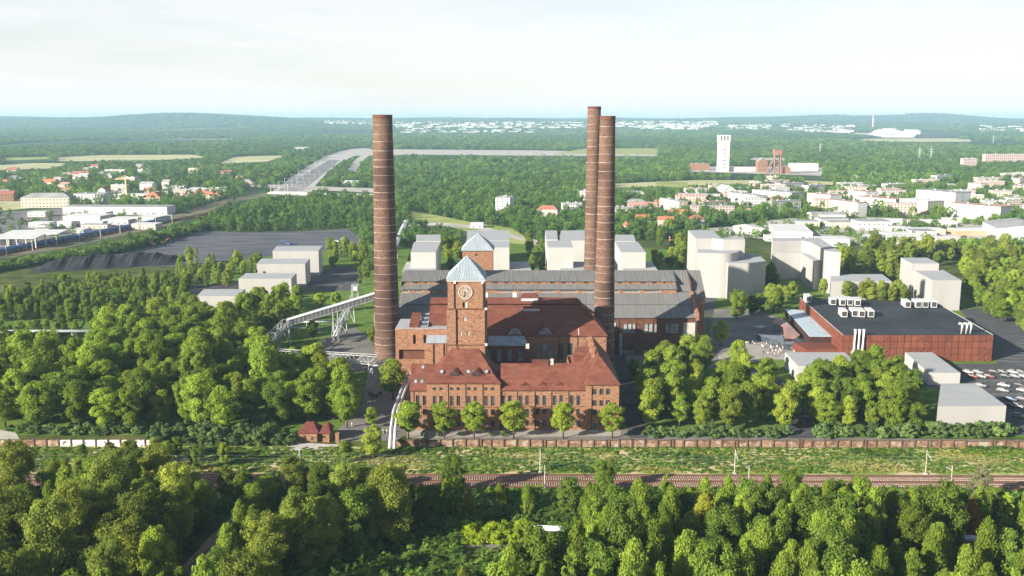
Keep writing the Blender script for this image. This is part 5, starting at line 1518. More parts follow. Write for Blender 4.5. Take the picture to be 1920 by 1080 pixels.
for u, v, k, s, lab in ((700,862,"bright",.95,"broad bright tree beside the foot of the twin pipes"),(648,868,"bright",.62,"bright tree below the gatehouse"),(1133,925,"wood",.72,"dark round bush-like tree beside the tracks at the middle"),(1818,1010,"autumn",.95,"orange autumn tree by the lower right track"),
                        (1838,945,"grey",.95,"grey green willow beside the tracks at the right"),(1585,1065,"birch",1.05,"tall birch with a bare white trunk in the lower right wood"),(850,930,"wood",.85,"dark tree overlapping the tracks left of the middle")):
    p = P(u, v); tree(k, p.x, p.y, s, s, "tree", lab, "tree", "trees that stand out in the foreground")
# ------------------------------------------------------------------ town and works beyond
m_wwall = mat("white town wall", (.50,.495,.475), (.56,.55,.53), nscale=.08, rough=.9)
m_cream = mat("cream town wall", (.50,.44,.35), (.55,.48,.39), nscale=.08, rough=.9)
m_pink = mat("pink town wall", (.50,.37,.33), (.54,.41,.37), nscale=.08, rough=.9)
m_yell = mat("yellow balcony", (.60,.48,.22), (.64,.52,.25), nscale=.2)
m_orng = mat("orange balcony", (.55,.27,.17), (.6,.32,.2), nscale=.2)
m_mint = mat("mint balcony", (.33,.50,.42), (.38,.54,.46), nscale=.2)
m_greyw = mat("grey town wall", (.34,.36,.37), (.42,.43,.44), nscale=.1)
m_oroof = mat("orange tile roof", (.33,.12,.055), (.42,.18,.085), nscale=.3, detail=6)
m_broof = mat("brown tile roof", (.27,.10,.075), (.34,.14,.10), nscale=.3, detail=6)
m_felt = mat("grey felt roof", (.22,.22,.225), (.32,.32,.32), nscale=.1, detail=6)
m_pinkroof = mat("pink sheet roof", (.32,.18,.15), (.40,.24,.20), nscale=.2, detail=6)
m_lroof = mat("bright sheet roof", (.50,.50,.495), (.58,.58,.57), nscale=.08, detail=5)
m_twin = mat("town window", (.07,.075,.085), (.14,.15,.165), nscale=.2, rough=.2, spec=.5)
b = MB(); b.box(-.5,.5,-.08,.02,0,1); TWIN = b.mesh("window", m_twin)
b = MB(); b.box(-.62,.62,-.05,.015,-.08,1.06); 
BALC = {}
def bldg(name, label, u0, u1, vb, h, dep, rot=0.0, wm=None, roof="flat", rm=None, rows=0, cols=0, side=0, group=None, ww=1.5, wh=1.4, zf=1.2, balc=None, rh=None, cat="building", wscale=1.0):
    p0, p1 = P(u0, vb), P(u1, vb)
    w = (p1-p0).length/max(.35, math.cos(rot)) if abs(rot) < 1.2 else (p1-p0).length
    w *= wscale
    t = thing(name, label, cat, (p0.x, p0.y, 0), rot, group)
    wm = wm or m_wwall; rm = rm or m_felt
    b = MB()
    for a, c in (((0,0),(w,0)),((w,0),(w,dep)),((w,dep),(0,dep)),((0,dep),(0,0))):
        b.quad((a[0],a[1],0),(c[0],c[1],0),(c[0],c[1],h),(a[0],a[1],h))
    rh = rh if rh is not None else min(dep, w)*.33
    if roof == "gable":
        if w >= dep: b.tri((0,dep,h),(0,0,h),(0,dep/2,h+rh)); b.tri((w,0,h),(w,dep,h),(w,dep/2,h+rh))
        else: b.tri((0,0,h),(w,0,h),(w/2,0,h+rh)); b.tri((w,dep,h),(0,dep,h),(w/2,dep,h+rh))
    b.build("wall", wm, t)
    b = MB()
    if roof == "flat":
        b.box(-.3, w+.3, -.3, dep+.3, h-.02, h+.35); r = b.build("roof", rm, t)
        if min(w, dep) > 9 and h > 9:
            for k in range(2):
                q = MB(); x_ = w*(.3+.4*k) if w > dep else w*.5; y_ = dep*.5 if w > dep else dep*(.3+.4*k)
                q.box(x_-1.2, x_+1.2, y_-1, y_+1, h+.36, h+1.7); q.build("stair_head", m_greyw, r)
    elif roof == "gable":
        if w >= dep:
            roofplane(b, [(-.4,-.4,h-.1),(w+.4,-.4,h-.1),(w+.4,dep/2,h+rh),(-.4,dep/2,h+rh)], .2); roofplane(b, [(-.4,dep+.4,h-.1),(w+.4,dep+.4,h-.1),(w+.4,dep/2,h+rh),(-.4,dep/2,h+rh)], .2)
        else:
            roofplane(b, [(-.4,-.4,h-.1),(-.4,dep+.4,h-.1),(w/2,dep+.4,h+rh),(w/2,-.4,h+rh)], .2); roofplane(b, [(w+.4,-.4,h-.1),(w+.4,dep+.4,h-.1),(w/2,dep+.4,h+rh),(w/2,-.4,h+rh)], .2)
        r = b.build("roof", rm, t)
        if h > 5 and name == "house":
            q = MB(); q.box(w*.5-.4,w*.5+.4,dep*.5-.4,dep*.5+.4,h+rh-.8,h+rh+1.2); q.build("roof_chimney", m_broof, r)
    else:
        ins = min(w, dep)/2
        if w >= dep: hip(b, -.4, w+.4, -.4, dep+.4, h-.05, h+rh, ins)
        else:
            b2 = MB(); hip(b2, -.4, dep+.4, -.4, w+.4, h-.05, h+rh, ins); b.v = [(y_, x_, z_) for x_, y_, z_ in b2.v]; b.f = [tuple(reversed(f)) for f in b2.f]
        b.build("roof", rm, t)
    if rows and cols:
        fh = (h-.4)/rows
        for j in range(rows):
            for i in range(cols):
                obj("window", TWIN, t, (w*(i+.5)/cols, -.02, fh*j+zf*.8), 0, (min(ww, w/cols*.7),1,min(wh, fh*.55)))
    if rows and side:
        fh = (h-.4)/rows
        left = p0.x > 0
        for j in range(rows):
            for i in range(side):
                obj("window", TWIN, t, (-.02 if left else w+.02, dep*(i+.5)/side, fh*j+zf*.8), -math.pi/2 if left else math.pi/2, (min(ww, dep/side*.7),1,min(wh, fh*.55)))
    if balc:
        bmat, bcols, onside = balc
        fh = (h-.4)/rows
        key = (bmat.name, onside)
        if key not in BALC:
            q = MB(); q.box(-1.5,1.5,-1.1,0,-.1,1.0); BALC[key] = q.mesh("balcony", bmat)
        left = p0.x > 0
        for j in range(rows):
            for c in bcols:
                if onside: obj("balcony", BALC[key], t, (0 if left else w, dep*c, fh*j+.2), -math.pi/2 if left else math.pi/2)
                else: obj("balcony", BALC[key], t, (w*c, 0, fh*j+.2))
    cs, sn = math.cos(rot), math.sin(rot)
    foot([(p0.x+x_*cs-y_*sn, p0.y+x_*sn+y_*cs) for x_, y_ in ((0,0),(w,0),(w,dep),(0,dep))])
    return t
EG = "housing blocks of the estate at the right"
AB = "apartment_block"
bldg(AB, "white tower-like apartment block alone in the trees behind the plant", 929, 956, 403, 20, 26, R(-12), rows=7, cols=3, side=0, group=EG)
bldg(AB, "white balconied block just left of the chimney pair", 1054, 1092, 406, 15, 12, R(3), rows=5, cols=8, group=EG)
bldg(AB, "taller white block behind the balconied one by the chimney pair", 1088, 1106, 386, 19, 14, 0, rows=6, cols=3, group=EG)
bldg(AB, "long white school building right of the chimney pair", 1153, 1222, 371, 9, 12, 0, rows=3, cols=16, group=EG)
bldg(AB, "white cubic housing row right of the chimney pair", 1152, 1176, 411, 13, 12, R(4), rows=4, cols=5, group=EG)
bldg(AB, "pale pink housing row with red roof behind the orange-roofed house", 1178, 1232, 399, 9, 11, 0, m_pink, "gable", m_pinkroof, 3, 8, group=EG)
bldg("house", "white house with long orange roof, left of two houses behind the plant", 1192, 1218, 424, 8, 11, 0, m_wwall, "gable", m_oroof, 3, 6, group="houses behind the plant")
bldg("house", "white house with reddish brown roof, right of two houses behind the plant", 1290, 1322, 428, 8.5, 12, 0, m_wwall, "hip", m_broof, 2, 6, group="houses behind the plant", rh=4.5)
bldg("house", "small low house half hidden left of the brown-roofed house", 1274, 1291, 424, 5, 8, 0, m_cream, "gable", m_felt, 1, 3, group="houses behind the plant")
bldg(AB, "narrow block with mint side and yellow gable", 1272, 1289, 404, 16, 52, R(16), m_cream, "flat", m_felt, 5, 2, 8, EG, balc=(m_mint,(.15,.4,.65,.9),True))
bldg(AB, "long cream and pink block behind the brown-roofed house", 1296, 1376, 408, 13, 12, R(-2), m_pink, "flat", m_felt, 5, 14, group=EG)
bldg("hall", "grey roofed sports hall in the middle of the estate", 1352, 1385, 372, 9, 30, R(10), m_wwall, "gable", m_lroof, 1, 6, group=EG)
bldg("school", "white flat school wing left of the sports hall", 1300, 1350, 377, 8, 22, 0, m_wwall, "flat", m_lroof, 2, 9, group=EG)
bldg("school", "white flat school wing behind the sports hall", 1380, 1405, 366, 10, 14, 0, m_wwall, "flat", m_lroof, 3, 6, group=EG)
bldg(AB, "slanted white block with grey roof beside the round trees", 1418, 1440, 388, 14, 62, R(22), m_wwall, "flat", m_felt, 5, 2, 10, EG)
bldg(AB, "wide white block with grey roof, right of the slanted white one", 1484, 1514, 382, 14, 70, R(32), m_wwall, "flat", m_felt, 5, 2, 12, EG)
bldg(AB, "white block with red sheet roof, first of the pink-roofed ones", 1556, 1581, 392, 17, 40, R(24), m_wwall, "flat", m_pinkroof, 5, 0, 6, EG)
bldg(AB, "white block with yellow balconies and pink roof", 1607, 1628, 407, 16, 44, R(22), m_wwall, "flat", m_pinkroof, 5, 0, 6, EG, balc=(m_yell,(.12,.37,.62,.87),True))
bldg(AB, "white block behind the one with yellow balconies", 1622, 1650, 385, 17, 34, R(18), m_wwall, "flat", m_pinkroof, 5, 2, 5, EG)
bldg(AB, "long white block with orange balconies", 1678, 1708, 396, 14, 60, R(34), m_wwall, "flat", m_pinkroof, 5, 1, 9, EG, balc=(m_orng,(.2,.45,.7),True))
bldg(AB, "low pink block behind the one with orange balconies", 1650, 1688, 374, 15, 14, 0, m_pink, "flat", m_pinkroof, 5, 7, 0, EG)
bldg(AB, "white block with brown window patches beside the bright lawn", 1738, 1778, 402, 15, 40, R(28), m_cream, "flat", m_lroof, 5, 6, 6, EG)
bldg(AB, "largest white block with dark stair windows at the right", 1789, 1827, 396, 22, 58, R(26), m_wwall, "flat", m_felt, 6, 1, 2, EG)
bldg(AB, "cream block behind the largest white one", 1838, 1850, 366, 16, 30, R(10), m_cream, "flat", m_felt, 4, 3, 0, EG)
bldg(AB, "white block with mint balconies near the right edge", 1874, 1906, 416, 16, 62, R(34), m_wwall, "flat", m_pinkroof, 5, 0, 8, EG, balc=(m_mint,(.15,.4,.65,.9),True))
bldg(AB, "cream block cut by the right edge above the grey hall", 1890, 1945, 392, 14, 16, R(-4), m_cream, "flat", m_felt, 4, 6, 0, EG)
bldg(AB, "long pink slab block far off at the right edge", 1846, 1922, 311, 27, 14, 0, m_pink, "flat", m_wwall, 7, 20, 0, "far pink slab blocks", wh=2.2, ww=3)
bldg(AB, "shorter pink slab block far off, left of the long pink slab", 1805, 1831, 318, 24, 14, 0, m_pink, "flat", m_wwall, 7, 7, 0, "far pink slab blocks", wh=2.2, ww=3)
bldg(AB, "white far block cluster beyond the brick colliery buildings", 1482, 1534, 321, 16, 20, 0, m_wwall, "flat", m_lroof, 4, 10, 0, "far pink slab blocks")
# trading estate at the right
IG = "sheds of the trading estate"
bldg("shed", "white gabled workshop with grey roof below the slanted blocks", 1522, 1585, 412, 6, 22, R(-3), m_wwall, "gable", m_felt, 1, 6, 0, IG, rh=2)
bldg("shed", "large white roofed shed in the middle of the trading estate", 1453, 1520, 447, 6, 70, R(-10), m_wwall, "flat", m_lroof, 1, 6, 0, IG)
bldg("shed", "small white shed left of the large white roof", 1388, 1434, 440, 6, 24, R(4), m_wwall, "gable", m_lroof, 1, 4, 0, IG, rh=1.6)
bldg("shed", "white shed before the black pine at the right", 1535, 1592, 462, 6, 22, R(-6), m_wwall, "flat", m_lroof, 1, 5, 0, IG)
bldg("shed", "white office with a row of dark windows and brick upper floor", 1607, 1668, 432, 9, 24, R(-4), m_wwall, "flat", m_felt, 2, 7, 0, IG)
bldg("shed", "long white roof behind the row of windows", 1640, 1702, 422, 5, 18, 0, m_wwall, "flat", m_lroof, 0, 0, 0, IG)
bldg("shed", "low white lorry shed at the middle right", 1700, 1770, 440, 5, 18, R(-5), m_cream, "flat", m_lroof, 0, 0, 0, IG)
bldg("shed", "low shed with brown front in the trading estate", 1792, 1862, 442, 5, 22, R(-3), m_orng, "flat", m_lroof, 0, 0, 0, IG)
bldg("shed", "big blue grey hall cut by the right edge", 1868, 1980, 452, 12, 60, R(-14), m_greyw, "gable", m_felt, 1, 10, 0, IG, rh=4)
bldg("shed", "small brick shed beside the blocks behind the boiler house", 1258, 1285, 455, 4, 10, 0, m_broof, "flat", m_cream, 1, 3, 0, IG)
bldg("shed", "small white cabin by the lane behind the rear tower", 882, 906, 428, 5, 9, 0, m_wwall, "flat", m_lroof, 1, 2, 0, IG)
bldg("shed", "white low building at the right end of the trading estate lane", 1770, 1795, 425, 5, 14, 0, m_wwall, "flat", m_lroof, 1, 2, 0, IG)
# water-tower house
wt = thing("tower_house", "small yellow round tower with brown conical cap behind the chimneys", "tower", P(1174, 440))
b = MB(); b.tube([(0,0,0),(0,0,9)], [3.2,2.8], 12); b.build("wall", m_cream, wt); b = MB(); b.tube([(0,0,9),(0,0,10.2),(0,0,13.5)], [3.9,3.9,.2], 12); b.build("roof", m_broof, wt)
for a in range(4): obj("window", TWIN, wt, (3.05*math.cos(a*1.57-2), 3.05*math.sin(a*1.57-2), 5.5), a*1.57-2+math.pi/2, (1,1,1.4))
# colliery: shaft tower, engine house, headframe
st = thing("shaft_tower", "tall white concrete shaft tower standing over the far trees", "tower", P(1355, 322))
b = MB(); b.box(-11,11,-9,9,0,62); b.box(-12.3,11.6,-9.8,9.6,62,76); b.build("wall", m_wwall, st)
for j in range(7): obj("louvre_band", TWIN, st, (1,-9.1,8+j*7.5), 0, (9,1,1.3))
for i in range(3): obj("window", TWIN, st, (-7+i*6.5,-9.9,65), 0, (3,1,9))
bldg("engine_house", "brick engine house with arched gable at the colliery", 1421, 1439, 323, 22, 22, 0, m_brick, "gable", m_felt, 2, 3, 0, "colliery buildings", wh=4, ww=2.4, rh=8)
bldg("engine_house", "long low brick workshop left of the shaft tower", 1296, 1330, 319, 14, 18, 0, m_brick, "flat", m_felt, 1, 6, 0, "colliery buildings")
bldg("engine_house", "white conveyor house between shaft tower and brick engine house", 1366, 1420, 322, 9, 16, 0, m_wwall, "flat", m_lroof, 1, 8, 0, "colliery buildings")
bldg("engine_house", "brick colliery store right of the headframe", 1466, 1482, 326, 12, 18, 0, m_brick, "gable", m_felt, 1, 4, 0, "colliery buildings")
hf = thing("headframe", "rusty steel pithead frame with sheave box beside the engine house", "headframe", P(1456, 326))
m_rust = mat("rusty steel", (.24,.12,.09), (.32,.18,.13), nscale=.2)
for dx in (-7, 7):
    for dy in (-6, 6): barobj("leg", (dx,dy,0), (dx*.8,dy*.8,38), 2.0, m_rust, hf)
for z in (10, 20, 30):
    for dy in (-5.5, 5.5): barobj("brace", (-6.5,dy,z-9), (6,dy,z), 1.0, m_rust, hf)
barobj("back_stay", (-22,0,0), (-5,0,36), 2.4, m_rust, hf)
b = MB(); b.box(-8,8,-7,7,38,48); b.build("sheave_box", m_rust, hf)
# distant landmarks
fc = thing("chimney", "thin striped chimney far off near the right horizon", "chimney", (1627-960, 1, 0))
pf_ = P(1627, 238, 30); fc.location = (2965, 8000, hgt(2965, 8000))
b = MB(); b.tube([(0,0,-3),(0,0,122)], [7,5], 10); b.build("shaft", m_wwall, fc)
for z in (84, 106): b = MB(); b.tube([(0,0,z),(0,0,z+12)], [6.4,5.9], 10); b.build("band", m_rust, fc)
def farhall(label, u, v, w, d_, h):
    # stand on the rising far land along this line of sight
    Y_ = 5000.0
    for _ in range(60):
        p = Q(u, v, Y_)
        if p.z <= hgt(p.x, Y_): break
        Y_ += 120
    z = hgt(p.x, Y_)
    t = thing("factory", label, "factory", (p.x, Y_, z-2), 0, "far white factories"); b = MB(); b.box(0,w,0,d_,0,h+2); b.build("wall", m_wwall, t); b = MB(); roofplane(b, [(-1,-1,h+2.1),(w+1,-1,h+2.1),(w+1,d_+1,h+2.4),(-1,d_+1,h+2.4)], .5); b.build("roof", m_lroof, t)
farhall("long white factory on the far right plain", 1616, 256, 300, 140, 16)
farhall("white factory right of the long far factory", 1665, 258, 150, 100, 18)
farhall("pale far factory left of the striped chimney", 1530, 250, 230, 110, 14)
for i, (u, v) in enumerate(((1723,303),(1745,303),(1537,290),(1862,268))):
    p = P(u, v); t = thing("pylon", "thin far pylon above the right woods, %s from the left" % ("second","third","first","last")[i], "pylon", p, 0, "pylons above the right woods")
    barobj("leg", (-2.5,0,0), (0,0,38), .8, m_pipe, t); barobj("leg", (2.5,0,0), (0,0,38), .8, m_pipe, t)
    for z, w_ in ((25,7),(31,5.5)): barobj("cross_arm", (-w_,0,z), (w_,0,z), .7, m_pipe, t)
# left works and town
LG = "works buildings at the left"
bldg("works_building", "old pale building with grey hipped roof behind the depot", 40, 130, 390, 13, 22, R(2), m_cream, "hip", m_felt, 3, 14, 0, LG, rh=5)
bldg("works_building", "white cubic office beside the grey-roofed old building", 139, 198, 382, 13, 18, R(-4), m_wwall, "flat", m_felt, 4, 9, 0, LG)
bldg("works_building", "long white warehouse across the depot", 118, 316, 402, 9, 26, R(-2), m_wwall, "flat", m_felt, 1, 14, 0, LG)
bldg("shed", "low depot shed with bright roof, left of two by the blue train", 192, 243, 421, 5, 34, R(-6), m_greyw, "flat", m_lroof, 1, 4, 0, LG)
bldg("shed", "low depot shed with bright roof, right of two by the blue train", 246, 291, 419, 6, 36, R(-8), m_greyw, "flat", m_lroof, 1, 4, 0, LG)
bldg("shed", "bright roofed depot store behind the two sheds", 118, 190, 414, 5, 30, R(-4), m_wwall, "flat", m_lroof, 0, 0, 0, LG)
bldg("shed", "small white depot office with one row of windows", 54, 94, 427, 5, 14, R(-2), m_wwall, "flat", m_lroof, 1, 6, 0, LG)
bldg("shed", "long bright roof left of the crane", 210, 285, 376, 8, 20, 0, m_wwall, "flat", m_lroof, 1, 8, 0, LG)
bldg("shed", "hall with orange tiled roof right of the crane", 266, 300, 378, 6, 26, 0, m_cream, "hip", m_oroof, 0, 0, 0, LG, rh=7)
bldg("shed", "bright roofed row by the rail corridor behind the birch wood", 355, 420, 362, 7, 18, R(4), m_wwall, "flat", m_lroof, 1, 8, 0, LG)
bldg("shed", "white far building below the pale field", 305, 345, 358, 8, 16, 0, m_wwall, "flat", m_felt, 1, 5, 0, LG)
bldg("house", "orange roofed house left of the far houses", 78, 104, 352, 9, 14, R(-8), m_cream, "gable", m_oroof, 2, 4, 0, "houses at the left", rh=5)
bldg("house", "orange roofed house at the left edge", -10, 18, 352, 8, 14, 0, m_cream, "gable", m_oroof, 2, 4, 0, "houses at the left", rh=5)
bldg("house", "brick terrace at the left edge", -10, 24, 378, 10, 14, R(6), m_brick, "gable", m_broof, 3, 6, 0, "houses at the left", rh=4)
bldg("house", "cream house with an orange gable among the left trees", 196, 234, 329, 11, 16, 0, m_cream, "flat", m_lroof, 3, 6, 0, "houses at the left")
bldg("house", "pale house among the trees right of the orange gable", 258, 280, 327, 10, 14, 0, m_wwall, "flat", m_lroof, 2, 4, 0, "houses at the left")
bldg("house", "small house with pinkish roof among the left trees", 135, 165, 334, 8, 14, 0, m_pink, "gable", m_broof, 2, 4, 0, "houses at the left", rh=5)
bldg("house", "reddish house at the far left edge of the wood", 12, 32, 327, 9, 14, 0, m_wwall, "gable", m_broof, 2, 4, 0, "houses at the left", rh=5)
bldg("works_building", "dark flat shed beside the rail yard", 552, 580, 284, 14, 40, 0, m_greyw, "flat", m_felt, 1, 6, 0, LG)
bldg("works_building", "white roofed hall by the pale crossing road", 640, 676, 348, 7, 24, R(-10), m_wwall, "flat", m_lroof, 1, 5, 0, LG)
# open shelter on white columns
os_ = thing("open_shelter", "white roofed open shelter on columns at the left edge by the train", "shelter", P(-10, 468), R(6))
b = MB()
roofplane(b, [(-6,0,9.5),(34,0,9.5),(34,24,10.5),(-6,24,10.5)], .6); b.build("roof", m_lroof, os_)
b = MB(); roofplane(b, [(-6,30,9.5),(42,30,9.5),(42,56,10.5),(-6,56,10.5)], .6); b.build("roof", m_lroof, os_)
for i in range(6):
    barobj("column", (-5+i*7.7,.6,0), (-5+i*7.7,.6,9.2), .8, m_white, os_); barobj("column", (-5+i*7.7,23,0), (-5+i*7.7,23,10), .8, m_white, os_)
# tower crane
cr_ = thing("tower_crane", "thin yellow tower crane over the left depot", "crane", P(238, 378))
m_crane = mat("crane yellow", (.62,.46,.25), (.66,.5,.3), nscale=.3)
barobj("mast", (0,0,0), (0,0,30), 1.6, m_crane, cr_); barobj("jib", (-14,0,30), (10,0,31), 1.2, m_crane, cr_); barobj("tie", (0,0,35), (-12,0,31), .4, m_crane, cr_); barobj("peak", (0,0,30), (0,0,35), .9, m_crane, cr_)
b = MB(); b.box(7,10,-1,1,28,30); b.build("counterweight", m_conc, cr_)
# blue train with its wagons
m_blue = mat("blue wagon paint", (.03,.075,.22), (.05,.10,.27), nscale=.3, rough=.5, rnd=.15)
b = MB(); b.box(-9,9,-1.5,1.5,1.1,4.0); b.box(-9.05,9.05,-1.45,1.45,3.99,4.2); me_body = b.mesh("wagon_body", m_blue)
b = MB(); b.box(-8.6,8.6,-1.52,1.52,2.9,3.5); me_str = b.mesh("side_band", m_bluegrey)
b = MB(); b.box(-2,2,-1.1,1.1,.15,1.09); me_bog = b.mesh("bogie", m_frame)
ta, tb_ = P(-30, 482), P(293, 419.5); L_ = (tb_-ta).length; n_ = int(L_/19.2); ang = math.atan2(tb_.y-ta.y, tb_.x-ta.x)
ordn = ["first","second","third","fourth","fifth","sixth","seventh","eighth","ninth","tenth","eleventh","twelfth","thirteenth","fourteenth","fifteenth","sixteenth","seventeenth","eighteenth","nineteenth","twentieth"]
for i in range(n_):
    p = ta.lerp(tb_, (i+.5)/n_); t = thing("train_wagon", "blue wagon of the train, %s from the far end" % ordn[min(n_-1-i, 19)], "wagon", (p.x,p.y,.5), ang, "wagons of the blue train")
    o = obj("wagon_body", me_body, t); obj("side_band", me_str, o); obj("bogie", me_bog, t, (-6.2,0,0)); obj("bogie", me_bog, t, (6.2,0,0))
dirv = (tb_-ta).normalized(); nv = Vector((-dirv.y, dirv.x, 0))
for k, o_ in enumerate((0, -5.0, -10, 5.2)):
    t = thing("railway_track", ["track under the blue train","track next to the blue train on the near side","nearest track of the left rail corridor","track on the far side of the blue train"][k], "railway track", (0,0,0), 0, "tracks of the left rail corridor")
    a, c = ta-dirv*30+nv*o_, tb_+dirv*170+nv*o_
    for s_ in (-.75,.75): b = MB(); b.bar(a+nv*s_+Vector((0,0,.45)), c+nv*s_+Vector((0,0,.45)), .12, .2); b.build("rail", m_rail, t)
    b = MB(); b.quad(a-nv*1.7+Vector((0,0,.3)), a+nv*1.7+Vector((0,0,.3)), c+nv*1.7+Vector((0,0,.3)), c-nv*1.7+Vector((0,0,.3))); b.build("ballast", m_ballast, t)
for i in range(9):
    p = ta.lerp(tb_, (i+.3)/8)-nv*13; t = thing("catenary_mast", "pale mast beside the left rail corridor, %s from the left" % ordn[i], "mast", p, ang, "masts of the left rail corridor")
    barobj("pole", (0,0,0), (0,0,9), .45, m_conc, t); barobj("arm", (0,0,8), (0,5,8), .25, m_conc, t)
# rail yard gantries running into the distance
for i in range(9):
    f = (i/8)**1.35; p = P(508+f*98, 362-f*64); w_ = 42
    t = thing("catenary_gantry", "white wire gantry over the far rail yard, %s from the near end" % ordn[i], "gantry", (p.x,p.y,0), 0, "gantries over the far rail yard")
    barobj("post", (0,0,0), (0,0,10), .5, m_white, t); barobj("post", (w_,0,0), (w_,0,10), .35, m_steel, t); barobj("beam", (0,0,9.6), (w_,0,9.6), .28, m_steel, t)
    if i < 7: barobj("post", (w_/2,0,0), (w_/2,0,10), .45, m_white, t)
for k in range(8):
    a, c = P(522+k*6.0, 358), P(618+k*2.6, 300)
    t = thing("railway_track", "track of the far rail yard, %s from the left" % ordn[k], "railway track", (0,0,0), 0, "tracks of the far rail yard")
    for s_ in (-.75, .75): b = MB(); b.bar(a+Vector((s_,0,.5)), c+Vector((s_,0,.5)), .12, .2); b.build("rail", m_rail, t)
    b = MB(); b.quad(a+Vector((-1.6,0,.4)), a+Vector((1.6,0,.4)), c+Vector((1.6,0,.4)), c+Vector((-1.6,0,.4))); b.build("ballast", m_railyard, t)
br = thing("road_bridge", "pale road viaduct crossing the rail yard", "bridge")
a, c = P(505,362,6), P(700,367,6)
b = MB(); b.bar(a, c, 12, 1.6); b.build("deck", m_conc, br)
for s_ in (-5.6, 5.6): barobj("parapet", a+Vector((0,s_,1.3)), c+Vector((0,s_,1.3)), .4, m_boxw, br, 1.1)
for i in range(9): q = a.lerp(c, (i+.5)/9); barobj("pier", (q.x,q.y,0), (q.x,q.y,5.4), 2.2, m_conc, br)
# coal yard: heap, machines
ch = MB(); n_ = 110; mm_ = 12
g = random.Random(2)
A_, C_ = P(60, 508), P(335, 494)
ph = [g.uniform(0, 6.28) for _ in range(8)]
for i in range(n_+1):
    p = A_.lerp(C_, i/n_); f = i/n_
    top = 9.5*(min(1, f*5)*min(1, (1-f)*6))**.7*(.86+.09*math.sin(f*21+ph[0])+.05*math.sin(f*57+ph[1]))
    for j in range(mm_+1):
        q = j/mm_; prof_ = min(1, q*2.6)*min(1, (1-q)*1.6); prof_ = prof_*prof_*(3-2*prof_)
        rip = .5*math.sin(f*150+q*3+ph[2])*prof_*(1-q) + g.uniform(-.12,.12)*prof_
        ch.v.append((p.x+1.4*math.sin(q*5+f*40), p.y-10+q*52+1.5*math.sin(f*33+ph[3]), max(-.2, top*prof_+rip)))
for i in range(n_):
    for j in range(mm_):
        a = i*(mm_+1)+j; ch.f.append((a, a+mm_+1, a+mm_+2, a+1))
tag(ch.build("coal_heap", m_coal_d, None, True), "long ridge of black coal in front of the coal yard", "coal heap")
m_mach = mat("orange machine paint", (.55,.24,.06), (.6,.3,.1), nscale=.5)
def excavator(label, u, v, rot, m):
    t = thing("excavator", label, "excavator", P(u, v), rot, "machines in the coal yard")
    for s_ in (-1.1, 1.1): b = MB(); b.box(-2.2,2.2,s_-.4,s_+.4,.1,1.1); b.build("crawler_track", m_frame, t)
    b = MB(); b.box(-2.4,1.6,-1.4,1.4,1.2,2.6); b.build("body", m, t); b = MB(); b.box(.2,1.7,-1.3,.1,2.6,4.0); b.build("cab", m_glass, t)
    barobj("boom", (1.4,.6,2.2), (5.2,.6,5.0), .6, m, t); barobj("stick", (5.2,.6,5.0), (7.4,.6,2.0), .45, m, t); b = MB(); b.box(6.8,8.0,0,1.2,1.0,2.2); b.build("bucket", m_frame, t)
excavator("orange excavator at the left of the coal yard, nearest one", 287, 461, 2.4, m_mach); excavator("orange excavator at the left of the coal yard, behind the nearest", 306, 458, .6, m_mach); excavator("orange excavator farthest back at the coal yard edge", 330, 440, 1.0, m_mach)
excavator("small orange machine close to the coal yard hedge", 300, 449, 2.0, m_mach); excavator("white loader in the coal yard near the tall chimney", 632, 456, 0, m_white); excavator("dark loading crane in the middle of the coal yard", 541, 460, 2.9, m_blue)

# houses scattered among the trees of the two town districts
def houses(tag_, u0, u1, v0, v1, n, seed, group, big=False):
    g = random.Random(seed); spots_ = []
    roofs = [(m_oroof,"orange"),(m_broof,"brown"),(m_felt,"grey"),(m_felt,"grey"),(m_lroof,"pale"),(m_lroof,"pale"),(m_pinkroof,"pinkish")]; walls = [(m_wwall,"white"),(m_cream,"cream"),(m_pink,"pink")]
    tries = 0; cell = {}
    while len(spots_) < n and tries < 800:
        tries += 1
        u, v = g.uniform(u0,u1), g.uniform(v0,v1); p = P(u, v)
        if blocked(p.x, p.y, 6) or blocked(p.x+12, p.y+6, 6) or any(c_[0] < p.x < c_[1] and c_[2] < p.y < c_[3] and inpoly(p.x, p.y, c_[4]) for c_ in CB0): continue
        (rm, rn), (wm, wn__) = g.choice(roofs), g.choice(walls)
        if big:
            (rm, rn) = g.choice([(m_felt,"grey"),(m_pinkroof,"pinkish"),(m_lroof,"pale"),(m_felt,"dark grey")]); w_ = g.uniform(16, 44); du = w_*FPX/(p.y*_c+CAMH*_s); rt = R(g.uniform(-10,30))
            if blocked(p.x+w_, p.y+8, 4) or blocked(p.x+w_/2, p.y+5, 4): continue
            o = bldg("apartment_block", "", u, u+du, v, g.choice((12,15,15)), g.uniform(11,13), rt, wm, "flat", rm, 5 if g.random() < .6 else 4, max(4, int(w_/3.6)), 3, group)
            spots_.append(u); cell.setdefault((wn__, rn), []).append((u, o)); continue
        w_ = g.uniform(10, 24); du = w_*FPX/(p.y*_c+CAMH*_s)
        o = bldg("house", "", u, u+du, v, g.choice((6,6,9,9,12)), g.uniform(9,13), R(g.uniform(-18,18)), wm, "flat" if rn == "pale" else g.choice(("gable","hip")), rm, 2, max(2, int(w_/4.5)), 0, group, rh=g.uniform(3,4.5))
        spots_.append(u); cell.setdefault((wn__, rn), []).append((u, o))
    for (wn__, rn), L_ in cell.items():
        L_.sort(key=lambda q: q[0])
        for i, (u, o) in enumerate(L_): o["label"] = "%s %s, %s roof, among %s%s" % (wn__, "block" if big else "house", rn, tag_, ", %s such from the left" % ORDS[i] if len(L_) > 1 else "")
